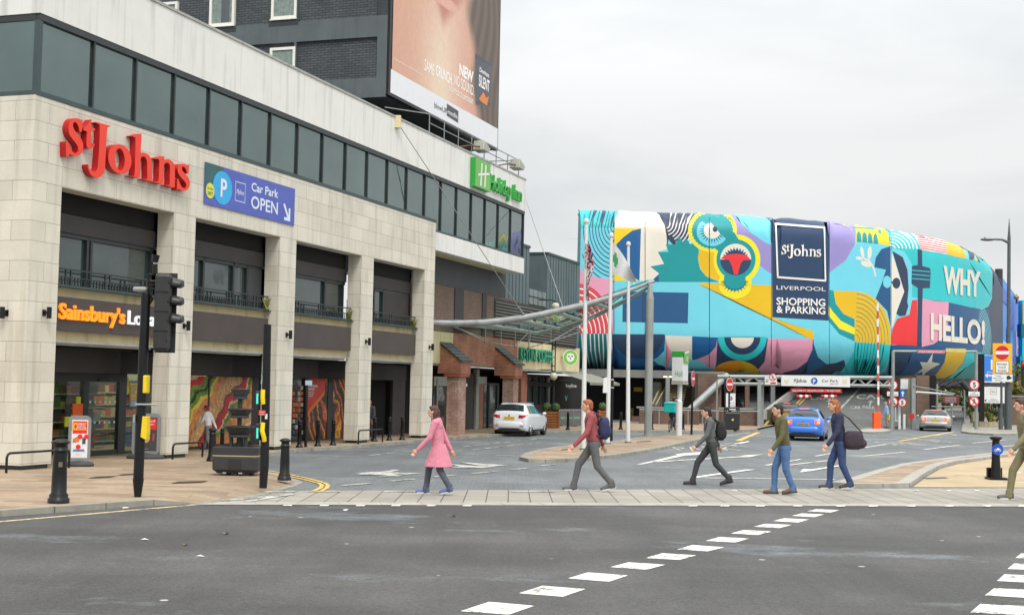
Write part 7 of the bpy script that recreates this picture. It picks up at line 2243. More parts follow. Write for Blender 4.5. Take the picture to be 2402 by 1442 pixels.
t = thing('hotel_flag', 'pale grey flag with a green emblem streaming from the middle flagpole', 'flag', tuple(AT(1440, 600, f2.location.y)), 0)
fy = f2.location.y
b = MB(); e0 = [(1435, 565), (1433, 655)]; prev = None
FG = mat('flag green', rgb(60, 150, 84), .8); FPALE = mat('flag pale grey', rgb(200, 202, 204), .8, 0, .1)
for i in range(21):
    u = i / 20
    top = (1436 + 56 * u, 566 + 92 * u - 10 * math.sin(math.pi * u)); bot = (1433 + 56 * u ** .9, 640 + 26 * u)
    row = [AT(top[0] + (bot[0] - top[0]) * k / 8, top[1] + (bot[1] - top[1]) * k / 8, fy - .06 + .22 * math.sin(u * 7 + k * .25)) for k in range(9)]
    if prev:
        for k in range(8):
            m_ = FG if (2 <= i <= 5 and 3 <= k <= 4) or (3 <= i <= 4 and k in (2, 5)) else FPALE
            b.add([prev[k], row[k], row[k + 1], prev[k + 1]], [(0, 1, 2, 3)], m_, True)
    prev = row
wb(b, 'cloth', t, weld=True)
# plate on the back of the middle pole and its black post
t = thing('island_sign_post', 'thin black sign post seen from behind beside the middle flagpole', 'sign post', place(1434, 1034))
tY = t.location.y
b = MB(); p = AT(1436, 860, tY); b.cyl((0, 0, 0), (p.x - t.location.x, 0, p.z - .1), .055, BLK, n=12); b.build('post', t)
b = MB(); pbox(b, 1432.5, 1439.5, 887, 911, tY - .08, .16, BLK2); wb(b, 'sign_lamp', t)
b = MB()
for y in (889, 908): pbox(b, 1433, 1440, y, y + 2, tY - .1, .02, SWH)
wb(b, 'clip', t)
t = thing('small_sign', 'pale back of a small sign plate strapped to the middle flagpole', 'sign', tuple(AT(1420, 921, f2.location.y - .1)))
tY = f2.location.y - .1
b = MB(); b.add([AT(1416, 886, tY - .2), AT(1424, 884, tY), AT(1424, 921, tY), AT(1414, 921, tY - .2)] + [v + Vector((0.02, .03, 0)) for v in (AT(1416, 886, tY - .2), AT(1424, 884, tY), AT(1424, 921, tY), AT(1414, 921, tY - .2))], [(0, 1, 2, 3), (4, 7, 6, 5), (0, 4, 5, 1), (2, 6, 7, 3), (0, 3, 7, 4)], SWH); wb(b, 'plate', t)
# ---- hotel totem
tm = thing('hotel_totem', 'white hotel totem box with a green top on a thick white post', 'totem', place(1592, 1021))
tY = tm.location.y
b = MB(); k = tY / FPX
b.cyl((0, 0, 0), (0, 0, 80 * k), 7.6 * k, FPW, n=24); b.cyl((0, 0, 80 * k), (.02, 0, 84 * k), 7.6 * k, FPW, 5.6 * k, n=24); b.cyl((.02, 0, 84 * k), (.03, 0, 132 * k), 5.6 * k, FPW, n=24); b.build('post', tm)
bx = [(1575.5, -.1), (1612.5, .0)]
b = MB()
p0, p1, p2_ = AT(1575.5, 892, tY - .2), AT(1602, 894, tY - .55), AT(1614, 892, tY + .55)
z0_, z1_, z2_ = AT(1594, 894, tY).z, AT(1594, 838, tY).z, AT(1594, 824, tY).z
pB = p0 + (p2_ - p1)
ring_ = [(p.x, p.y) for p in (p0, p1, p2_, pB)]
def pr(b, rg, za, zb_, m):
    n = len(rg); b.add([(x, y, za) for x, y in rg] + [(x, y, zb_) for x, y in rg], [(i, (i + 1) % n, n + (i + 1) % n, n + i) for i in range(n)] + [tuple(range(n - 1, -1, -1)), tuple(range(n, 2 * n))], m)
TW = mat('totem white panel', rgb(218, 220, 218), .4, 0, .04)
pr(b, ring_, z0_, z1_, TW); wb(b, 'white_box', tm, bev=.02)
b = MB(); pr(b, ring_, z1_ + .002, z2_, GRN); wb(b, 'green_top', tm, bev=.02)
b = MB(); c_ = sum((Vector(q) for q in ring_), Vector((0, 0))) / 4
pr(b, [tuple(c_ + (Vector(q) - c_) * 1.03) for q in ring_], z0_ - .14, z0_ - .01, CORN); wb(b, 'base_tray', tm)
b = MB()
ux = (p1 - p0); ux.z = 0
ux2 = (p2_ - p1); ux2.z = 0
q1, q2 = AT(1603, 870, tY - .55), AT(1603, 834, tY - .55)
nrm_ = Vector((ux2.y, -ux2.x, 0)).normalized() * .03
def tf(u, z): v = p1 + ux2 * u + nrm_; return (v.x, v.y, z)
b.poly([[(.02, q1.z + .35), (.98, q1.z + .35), (.98, z2_ - .06), (.02, z2_ - .06)]], tf, GRL)
nrm_ = nrm_ * 1.6
for u in (.3, .6): b.poly([[(u, q1.z + .45), (u + .1, q1.z + .45), (u + .14, z2_ - .2), (u + .04, z2_ - .2)]], tf, SIGNW)
b.poly([[(.1, q1.z + .75), (.9, q1.z + .85), (.9, q1.z + .93), (.1, q1.z + .83)]], tf, SIGNW)
wb(b, 'emblem', tm)
b = MB()
def tf2(x, y): v = p0 + ux.normalized() * x + Vector((ux.y, -ux.x, 0)).normalized() * .02; return (v.x, v.y, y)
b.text('Holi', tf2, mat('pale green letters', rgb(120, 180, 150), .5), x=ux.length * .98, y=z0_ + .22, h=.26, w=.38, al='R')
wb(b, 'lettering', tm)
# ---- no entry signs
def noentry(x, yb, xs, ys, rx, ry, yt, label, yaw):
    t = thing('no_entry_sign', label, 'road sign', place(x, yb), 0, 'red no entry signs on black posts')
    Y = t.location.y
    p = AT(xs, yt, Y); b = MB(); b.cyl((0, 0, 0), (p.x - t.location.x, 0, p.z - .1), .05, BLK, n=12); b.build('post', t)
    c = AT(xs, ys, Y); rr = ry / FPX * Y
    cx_, cz_ = c.x - t.location.x, c.z - .1
    def fn(x, y): return (cx_ + x * math.cos(yaw), -.08 + x * math.sin(yaw), cz_ + y)
    def fk(k): return lambda x, y: (cx_ + x * math.cos(yaw) + math.sin(yaw) * .005 * k, -.08 + x * math.sin(yaw) - math.cos(yaw) * .005 * k, cz_ + y)
    b = MB(); b.prism([arc(0, 0, rr, rr, 0, 360, 32)[:-1]], lambda x, y, d: (fn(x, y)[0] - math.sin(yaw) * d, fn(x, y)[1] + math.cos(yaw) * d, cz_ + y), 0, .03, SGY); b.build('plate', t)
    b = MB(); b.poly([arc(0, 0, rr, rr, 0, 360, 32)[:-1]], fk(1), SWH); b.poly([arc(0, 0, rr * .93, rr * .93, 0, 360, 32)[:-1]], fk(2), SRD); b.poly([[(-rr * .75, -rr * .15), (rr * .75, -rr * .15), (rr * .75, rr * .15), (-rr * .75, rr * .15)]], fk(3), SWH); b.build('face', t)
    if yaw: MB().box(cx_ - .28, cx_ - .02, 0.0, .12, cz_ - rr, cz_ + rr * .8, BLK2).build('lamp_box', t)
noentry(1622, 1019, 1625.5, 888, 6, 18.5, 864, 'no entry sign turned edgewise on the end of the island', R(70))
noentry(1709.5, 1003, 1711, 901, 9, 15.5, 882, 'no entry sign facing the camera beside the litter bin', R(50))

# ================================================================== RIGHT-HAND EDGE
# blue hoarding screens beyond the mural
def AZ(x, y, z):
    return G(x, y, z)
hs_ = thing('blue_screens', 'tall bright blue printed screens receding behind the lamp post', 'hoarding', (46, 122, 0))
SBLU = mat('screen blue', rgb(64, 150, 240), .45, 0, .25, .25); SBL2 = mat('screen dark blue', rgb(44, 110, 224), .45, 0, .25, .25); SPAL = mat('screen pale', rgb(186, 206, 232), .5, 0, .25, .6)
pts = [(2338, 640, 887), (2356, 648, 887), (2372, 682, 884), (2398, 716, 880)]
def col_(x, yt, yb, z0=3.4):
    # a corner of the screen: its foot height fixed, its distance from the top edge
    p = G(x, yt, ZT - .6); return p
P0, P1, P2 = G(2343, 641, ZT - .3), G(2375, 684, ZT - .3), G(2402, 722, ZT - .3)
dirn = (P1 - P0)
b = MB()
def panel(pa, pb, m, z0, z1, nudge=0):
    n_ = Vector(((pb - pa).y, -(pb - pa).x, 0)).normalized() * (-.05 - nudge)
    if n_.dot(CAM - pa) < 0: n_ = -n_
    a, c = pa + n_, pb + n_
    b.add([(a.x, a.y, z0), (c.x, c.y, z0), (c.x, c.y, z1), (a.x, a.y, z1)], [(0, 1, 2, 3)], m)
panel(P0, P1, SBLU, 3.6, ZT - .3); panel(P1, P2, SBL2, 3.6, ZT - .3)
for t0, t1, z0, z1, m in ((.2, .7, 5, 7.4, SPAL), (.45, .6, 7.4, 9, SPAL), (.1, .9, 11.2, 12.6, SBL2), (.6, .95, 9.2, 11, SBL2)): panel(P0 + dirn * t0, P0 + dirn * t1, m, z0, z1, .05)
d2 = P2 - P1
for t0, t1, z0, z1, m in ((.15, .8, 7.6, 8.0, SPAL), (.15, .8, 6.4, 6.8, SPAL), (.15, .8, 5.2, 5.6, SPAL), (.15, .3, 5.0, 9.4, mat('screen violet', rgb(150, 150, 220), .5)), (.5, .9, 9.8, 11, SBLU)): panel(P1 + d2 * t0, P1 + d2 * t1, m, z0, z1, .05)
wb(b, 'printed_panel', hs_, fix=False)
b = MB()
bk = Vector((14, 10, 0))
b.add([(P0.x - .8, P0.y + .3, 3.3), (P2.x - .8, P2.y + .3, 3.3), (P2.x - .8, P2.y + .3, ZT - .35), (P0.x - .8, P0.y + .3, ZT - .35)] + [(P0.x - 3, P0.y + 2, 3.3), (P2.x - 3, P2.y + 2, 3.3), (P2.x - 3, P2.y + 2, ZT - .35), (P0.x - 3, P0.y + 2, ZT - .35)], [(0, 1, 2, 3), (4, 7, 6, 5), (0, 4, 5, 1), (3, 2, 6, 7), (0, 3, 7, 4), (1, 5, 6, 2)], PT['dk']); wb(b, 'screen_body', hs_)
b = MB(); b.cyl((P0.x, P0.y, 3.3), (P0.x, P0.y, ZT + .1), .35, mat('dark downpipe', rgb(52, 54, 62), .5)); wb(b, 'corner_post', hs_)
# second printed drum at the frame edge
dm = thing('printed_drum', 'end of a second mural printed in teal and yellow at the right edge', 'building', tuple(G(2402, 900, 0).to_2d()) + (0,)) if False else thing('printed_drum', 'end of a second teal and yellow printed screen at the right edge', 'building', (57, 150, 0))
b = MB()
Yd = 150
def drum(x0, x1, yt, yb, m, dy):
    pbox(b, x0, x1, yt, yb, Yd + dy, 1.2 - dy, m)
drum(2398, 2480, 705, 893, PT['tq'], 0); drum(2393, 2400, 835, 893, PT['tl'], -.05); drum(2399, 2480, 712, 760, PT['oc'], -.1); drum(2396, 2480, 760, 790, PT['td'], -.1); drum(2400, 2480, 850, 872, PT['li'], -.1); drum(2392, 2480, 890, 903, PT['oc'], -.2); drum(2376, 2400, 872, 893, PT['td'], .2)
wb(b, 'printed_screen', dm)
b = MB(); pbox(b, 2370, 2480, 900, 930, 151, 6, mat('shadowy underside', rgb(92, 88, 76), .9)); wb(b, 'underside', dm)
b = MB(); b.cyl(AT(2385, 712, 148), AT(2384, 690, 148), .12, DKF, .05); b.ell(AT(2384, 697, 148), .3, .3, .25, mat('finial ochre', rgb(150, 130, 80), .6)); wb(b, 'roof_finial', dm)
# stone wall, hedge fence and brick wall on the far corner
sw = thing('low_stone_wall', 'low weathered stone wall on the far right corner', 'wall', tuple(G(2330, 1008, .1)))
WST = brickmat('weathered sandstone', rgb(176, 168, 142), rgb(158, 150, 126), rgb(130, 124, 106), .9, .3, .01, 'XZ', .9, .5, var=.3, bump=.3, stain=.5)
b = MB(); pbox(b, 2288, 2352, 989, 1008, 88, .5, WST); pbox(b, 2283, 2296, 966, 992, 89, .4, WST); pbox(b, 2352, 2500, 1000, 1008, 92, .5, WST); wb(b, 'stone_wall', sw)
bw_ = thing('brown_brick_wall', 'brown brick wall with a pale coping at the right edge', 'wall', tuple(G(2390, 1000, .1)))
b = MB(); pbox(b, 2366, 2500, 932, 1004, 96, .4, BRBR); wb(b, 'brick_face', bw_)
b = MB(); pbox(b, 2364, 2500, 928, 932, 95.9, .6, CONC); wb(b, 'coping', bw_)
fe = thing('black_fence', 'black iron park fence with a stout black post beside the shrubs', 'fence', tuple(G(2306, 1000, .1)))
b = MB(); pbox(b, 2297, 2309, 830, 996, 90, .3, BLK); wb(b, 'post', fe)
b = MB()
for i in range(9): p = AT(2316 + i * 5, 948, 92.5); b.cyl((p.x, p.y, 1.2), p, .03, BLK, n=6)
b.cyl(AT(2312, 952, 92.5), AT(2362, 952, 92.5), .03, BLK, n=6)
wb(b, 'railing', fe)
# foliage
LEAF = []
def leafmat(n, c): LEAF.append(mat('leaf ' + n, c, .6, 0, .35, 5)); return LEAF[-1]
L1 = leafmat('yellow green', (.30, .30, .05)); L2 = leafmat('mid green', (.13, .19, .04)); L3 = leafmat('dark green', (.03, .055, .018)); L4 = leafmat('autumn gold', (.26, .20, .04)); L5 = leafmat('fresh green', (.10, .20, .04))
TRK = mat('tree bark', rgb(86, 74, 62), .9, 0, .3, 4, .4, 20)
def foliage(b, c, rx, ry, rz, n, size, mats, seed, gaps=.35):
    rr = random.Random(seed)
    cl_ = []
    for i in range(max(6, n // 60)):
        v = Vector((rr.gauss(0, 1), rr.gauss(0, 1), rr.gauss(0, 1))).normalized() * rr.uniform(.3, 1)
        cl_.append((Vector((v.x * rx, v.y * ry, v.z * rz)), rr.uniform(.18, .36), rr.choice(mats)))
    for i in range(n):
        q, r_, m = rr.choice(cl_)
        v = Vector((rr.gauss(0, 1), rr.gauss(0, 1), rr.gauss(0, 1))).normalized() * r_ * rr.random() ** .4
        p = Vector(c) + q + Vector((v.x * rx, v.y * ry, v.z * rz))
        a = Vector((rr.gauss(0, 1), rr.gauss(0, 1), rr.gauss(0, .6))).normalized(); d = a.orthogonal().normalized(); d = (d + a.cross(d) * rr.uniform(-1, 1)).normalized()
        s = size * rr.uniform(.6, 1.3)
        if rr.random() < .3: m = rr.choice(mats)
        b.add([p - a * s, p + d * s * .45, p + a * s, p - d * s * .45], [(0, 1, 2, 3)], m)
def tree(x, yb, Y, h, rx, rz, mats, label, seed, n=2200, size=.27):
    p = AT(x, yb, Y); t = thing('tree', label, 'tree', (p.x, p.y, 0), 0, 'autumn trees beyond the car park')
    b = MB(); b.tube([(0, 0, 0), (.05, 0, h * .3), (-.05, .1, h * .6), (0, 0, h * .85)], [.2, .16, .1, .04], TRK, 9)
    rr = random.Random(seed)
    for i in range(7):
        a = rr.uniform(0, 6.28); z = h * rr.uniform(.35, .7); l = rx * rr.uniform(.5, .9)
        b.tube([(0, 0, z), (math.cos(a) * l * .5, math.sin(a) * l * .5, z + l * .3), (math.cos(a) * l, math.sin(a) * l, z + l * .75)], [.08, .05, .02], TRK, 6)
    b.build('trunk', t)
    b = MB(); foliage(b, (0, 0, h * .56), rx, rx, rz, n, size, mats, seed); b.build('crown', t, fix=False)
tree(2212, 980, 170, 5.4, 3.2, 2.7, [L1, L2, L4], 'yellow green tree seen through the exit opening on the left', 11)
tree(2260, 980, 178, 5.6, 3.2, 2.8, [L2, L3, L1], 'darker green tree seen through the exit opening on the right', 12)
tree(2385, 980, 128, 5.5, 2.6, 1.6, [L2, L1, L4], 'low olive tree behind the brown brick wall at the right edge', 13, 900)
def shrub(x, y, Y, r_, rz, mats, label, seed, n=700):
    p = AT(x, y, Y); t = thing('shrub', label, 'shrub', (p.x, p.y, .1), 0, 'shrubs behind the black fence')
    b = MB(); b.tube([(0, 0, 0), (0, 0, rz)], [.06, .03], TRK, 6)
    for a in range(5): b.tube([(0, 0, .2), (math.cos(a * 1.3) * r_ * .5, math.sin(a * 1.3) * r_ * .5, rz * 1.1)], [.04, .015], TRK, 5)
    b.build('stem', t)
    b = MB(); foliage(b, (0, 0, rz), r_, r_, rz, n, .13, mats, seed); b.build('leaves', t, fix=False)
shrub(2319, 985, 94, .75, 1.15, [L5, L2, L1], 'bright leafy shrub beside the stout black post', 21)
shrub(2338, 985, 94.5, .85, 1.05, [L5, L2, L3], 'mid green shrub behind the fence left of the sign poles', 22)
shrub(2278, 992, 100, .7, 1.0, [L3, L2], 'dark shrub behind the pale gate post', 23)
# lamp post
lp = thing('street_lamp', 'slim grey street lamp with one arm and a spike top', 'street lamp', place(2364.5, 1007))
Yl = lp.location.y
LPM = mat('lamp post grey', rgb(92, 98, 102), .45, .4, .12)
def LPt(x, y): p = AT(x, y, Yl); return Vector((p.x - lp.location.x, 0, p.z - .1))
b = MB(); b.cyl((0, 0, 0), LPt(2365, 905), .22, LPM, .2, n=16); b.cyl(LPt(2365, 905), LPt(2367, 555), .13, LPM, .1, n=14); b.cyl(LPt(2367, 555), LPt(2367.3, 512), .09, LPM, .01, n=10); b.build('post', lp)
b = MB(); b.tube([LPt(2367, 569), LPt(2350, 562), LPt(2330, 561)], [.1, .07, .06], LPM, 8); b.build('arm', lp)
b = MB(); p = LPt(2316, 562); b.ell(p, .45, .18, .09, LPM); b.build('lamp_head', lp); MB().ell(LPt(2310, 559), .06, .06, .08, LPM).build('light_cell', lp)
MB().ell(LPt(2365.5, 710), .05, .08, .05, SWH).build('band_clip', lp)
# yellow no entry board
yb = thing('no_entry_board', 'yellow backed no entry board reading Except local buses on a grey pole', 'road sign', place(2349, 1007))
Yb = yb.location.y
def pole_(b, x, y0, Y, r_): p = AT(x, y0, Y); b.cyl((p.x, Y, .1), (p.x, Y, p.z), r_, LPM, n=14)
b = MB(); pole_(b, 2349, 806, Yb + .12, .07); p = AT(2349, 955, Yb); b.cyl((p.x, Yb + .12, .1), (p.x, Yb + .12, p.z), .13, LPM, n=14); wb(b, 'pole', yb)
YBK = mat('sign yellow', rgb(240, 176, 24), .4, 0, .05)
b = MB(); pbox(b, 2329, 2374, 805, 876, Yb - .02, .05, YBK); wb(b, 'yellow_panel', yb)
b = MB(); sdisc(b, 2351, 827, 17.5, 17.5, Yb - .02, mat('sign rim', rgb(246, 200, 140), .4)); sdisc(b, 2351, 827, 16.6, 16.6, Yb - .02, SRD, 2); spoly(b, [(2335, 823), (2367, 823), (2367, 831), (2335, 831)], Yb - .02, SWH, 3); wb(b, 'no_entry_disc', yb)
b = MB(); spoly(b, [(2335, 846), (2367, 846), (2367, 874), (2335, 874)], Yb - .02, SBK); spoly(b, [(2336, 847), (2366, 847), (2366, 873), (2336, 873)], Yb - .02, SWH, 2)
for i, s_ in enumerate(('Except', 'local', 'buses')): stext(b, s_, 2351, 855.5 + i * 7.6, 5.2, (23, 16, 20)[i], Yb - .02, SBK, .0, 3)
wb(b, 'notice', yb, fix=False)
b = MB(); pbox(b, 2327, 2375, 877.5, 895, Yb - .02, .05, SWH); wb(b, 'camera_plate', yb)
b = MB()
for i, s_ in enumerate(('Traffic', 'enforcement', 'cameras')): stext(b, s_, 2342, 883 + i * 4.8, 2.8, (13, 25, 17)[i], Yb - .02, SBK)
spoly(b, [(2361, 882), (2369, 880), (2370, 889), (2362, 890)], Yb - .02, SBK); sdisc(b, 2371, 886, 2, 2, Yb - .02, SBK, 2); wb(b, 'camera_print', yb, fix=False)
# blue parking direction sign and white car park board
bs_ = thing('parking_direction_sign', 'tall blue parking direction sign with a left arrow behind the yellow board', 'road sign', place(2331, 1004, .1))
Yq = 92.0
b = MB(); pbox(b, 2306, 2358, 833, 897, Yq, .12, SWH); wb(b, 'white_backing', bs_)
b = MB(); pbox(b, 2307, 2357, 834, 893.5, Yq - .02, .02, mat('parking blue', rgb(52, 130, 222), .4, 0, .05)); wb(b, 'blue_panel', bs_)
b = MB(); spoly(b, [(2324, 843), (2340, 843), (2340, 867), (2324, 867)], Yq - .02, SWH, 2); spoly(b, [(2310, 880.5), (2317, 874.5), (2317, 878.5), (2335, 878.5), (2335, 882.5), (2317, 882.5), (2317, 886.5)], Yq - .02, SWH, 2); stext(b, 'Open', 2324, 874.5, 4, 17, Yq - .02, SWH, 0, 2); wb(b, 'print', bs_, fix=False)
b = MB(); pbox(b, 2301, 2307, 831, 900, Yq - .05, .3, mat('sign edge dark', rgb(40, 48, 66), .5)); wb(b, 'side_frame', bs_)
wp = thing('car_park_board', 'white car park board with a grey square below the blue direction sign', 'sign', (bs_.location.x, Yq, .1))
b = MB(); pbox(b, 2305, 2358, 907, 945, Yq - .06, .1, SWH); pbox(b, 2305, 2358, 900, 906.5, Yq - .04, .1, GREYP); wb(b, 'panel', wp)
b = MB()
for q in ((2323, 911, 2338, 911.6), (2323, 924.4, 2338, 925), (2323, 911, 2323.6, 925), (2337.4, 911, 2338, 925)): spoly(b, [(q[0], q[1]), (q[2], q[1]), (q[2], q[3]), (q[0], q[3])], Yq - .06, SGY)
sjtext(b, lambda x, y: tuple(AT(2330.5 + x, 918 - y, Yq - .07)), SGY, 0, 0, 11, 4)
stext(b, 'Delivery', 2331, 938, 2.8, 15, Yq - .06, SBK); stext(b, 'Entrance Exit', 2331, 942, 2.8, 25, Yq - .06, SBK); spoly(b, [(2310, 941), (2315, 941), (2312.5, 939), (2315.5, 936), (2314.5, 935.2), (2311.8, 938), (2310, 936)], Yq - .06, SBK); wb(b, 'print', wp, fix=False)
b = MB()
for x in (2304, 2356): p = AT(x, 900, Yq + .2); b.cyl((p.x, p.y, .1), p, .07, LPM)
wb(b, 'post', wp)
# signal at the very edge
sg = thing('edge_traffic_light', 'black traffic light with a red lens cut by the right edge of the view', 'traffic light', place(2412, 1015))
Yg = sg.location.y
b = MB(); pbox(b, 2399.5, 2420, 846, 905, Yg - .2, .3, BLK2); wb(b, 'signal_body', sg)
b = MB(); p = AT(2402, 854, Yg - .25); b.ell(p, .14, .1, .15, SRD); wb(b, 'red_lens', sg)
b = MB(); p = AT(2411, 900, Yg); b.cyl((p.x, Yg, .1), (p.x, Yg, p.z), .08, BLK); wb(b, 'pole', sg)
# far buildings closing the view beyond the trees
fb_ = thing('distant_building', 'pale distant building glimpsed beyond the trees under the mural', 'building', (60, 190, 0))
b = MB(); pbox(b, 2180, 2480, 925, 985, 200, 8, mat('distant stone', rgb(150, 142, 128), .9)); wb(b, 'wall', fb_)
b = MB()
for i in range(14): pbox(b, 2190 + i * 20, 2198 + i * 20, 932, 950, 199.9, .1, GLU)
wb(b, 'window', fb_)
# coffee screen and planters
cs_ = thing('cafe_screen', 'grey canvas cafe screen with pale green lettering between the timber planters', 'screen', place(1340, 999))
Yc = cs_.location.y
SCR = mat('grey canvas', rgb(104, 106, 110), .8, 0, .1, 2)
b = MB(); pbox(b, 1312, 1378, 962, 997, Yc, .03, SCR); wb(b, 'canvas', cs_)
b = MB()
for x in (1312, 1345, 1378): p = AT(x, 960, Yc); b.cyl((p.x, Yc, .1), p, .025, STEEL, n=8); b.box(p.x - .2, p.x + .2, Yc - .2, Yc + .2, .1, .13, BLK)
b.cyl(AT(1312, 961, Yc), AT(1378, 961, Yc), .025, STEEL, n=8); wb(b, 'frame', cs_)
b = MB(); stext(b, 'KEY LINE COFFEE', 1338, 982, 4.6, 44, Yc, mat('pale green print', rgb(120, 206, 140), .6, emit=.15, var=0), .01); wb(b, 'print', cs_, fix=False)
WOOD = mat('orange brown timber', rgb(158, 94, 48), .7, 0, .25, 3, .2, 25); WOODD = mat('timber gap', rgb(60, 40, 28), .9)
BOXL = [mat('box leaf light', (.10, .16, .035), .6, 0, .3, 8), mat('box leaf dark', (.04, .085, .02), .6, 0, .3, 8)]
def planter(x, yb, x0, x1, yt, label, balls):
    t = thing('timber_planter', label, 'planter', place(x, yb), R(8), 'slatted timber planters outside the coffee shop')
    k = t.location.y / FPX; w = (x1 - x0) * k / 2; h = (yb - yt) * k
    b = MB(); b.box(-w + .03, w - .03, -w + .03, w - .03, 0.02, h - .05, WOODD)
    n = 6
    for i in range(n): z = .04 + (h - .06) * i / n; b.box(-w, w, -w, w, z, z + (h - .06) / n * .78, WOOD)
    for a in (-1, 1):
        for c in (-1, 1): b.box(a * w - .04, a * w + .04, c * w - .04, c * w + .04, 0, h, WOOD)
    b.build('box', t, bev=.008)
    for i, ox in enumerate(balls):
        s = thing('box_ball', 'clipped round box shrub on the %s planter, %s' % (label.split(' planter')[0].split('timber')[0].strip() or 'timber', ('left one', 'right one')[i] if len(balls) > 1 else 'single one'), 'shrub', (t.location.x + ox, t.location.y, .1 + h + .17), 0, 'clipped box balls in the timber planters')
        b = MB(); rr = random.Random(int(x) + i)
        b.ell((0, 0, 0), .2, .2, .2, BOXL[1], 12, 8)
        for q in range(500):
            v = Vector((rr.gauss(0, 1), rr.gauss(0, 1), rr.gauss(0, 1))).normalized(); p = v * .215 * rr.uniform(.95, 1.08); a = v.orthogonal().normalized(); a = (a + v.cross(a) * rr.uniform(-1, 1) + v * .5).normalized(); d = v.cross(a); s_ = .035
            b.add([p - a * s_, p + d * s_ * .6, p + a * s_, p - d * s_ * .6], [(0, 1, 2, 3)], rr.choice(BOXL))
        b.build('leaves', s, fix=False); MB().cyl((0, 0, -.2), (0, 0, -.1), .03, TRK).build('stem', s)
planter(1292, 1003, 1276, 1308, 963, 'left timber planter of slats behind the white car', (-.22, .22))
planter(1412, 999, 1403, 1420, 961, 'far timber planter of slats between the flagpoles', (0,))

# ================================================================== CARS
TYRE = mat('tyre rubber', rgb(30, 30, 31), .85, 0, .2, 8); ALLOY = mat('alloy wheel', rgb(150, 150, 152), .35, .7, .1); ALLD = mat('dark alloy', rgb(70, 66, 64), .35, .6, .1)
CGLS = glassmat('car glass', (.02, .03, .032), .03, 1.6, .2, 0)
LRED = mat('tail lamp red', rgb(196, 24, 26), .25, 0, .1); LON = mat('brake lamp lit', (1.0, .06, .03), .3, emit=2.0, var=0); LAMB = mat('tail lamp amber lit', (1.0, .30, .06), .3, emit=1.6, var=0)
PLY = mat('yellow number plate', rgb(232, 186, 40), .4, 0, .05); CHR = mat('chrome', rgb(190, 192, 194), .15, 1.0, .05)
def paint(name, c, metal=0.0):
    m = mat(name, c, .28, metal, .03, .7)
    bs = m.node_tree.nodes['Principled BSDF']; bs.inputs['Coat Weight'].default_value = .6; bs.inputs['Coat Roughness'].default_value = .06
    return m
def catm1(K_, y):
    n = len(K_)
    if y <= K_[0][0]: return K_[0][1]
    for i in range(n - 1):
        if K_[i][0] <= y <= K_[i + 1][0]:
            t = (y - K_[i][0]) / (K_[i + 1][0] - K_[i][0]); t2 = t * t * (3 - 2 * t)
            return K_[i][1] + (K_[i + 1][1] - K_[i][1]) * (t * .6 + t2 * .4)
    return K_[-1][1]
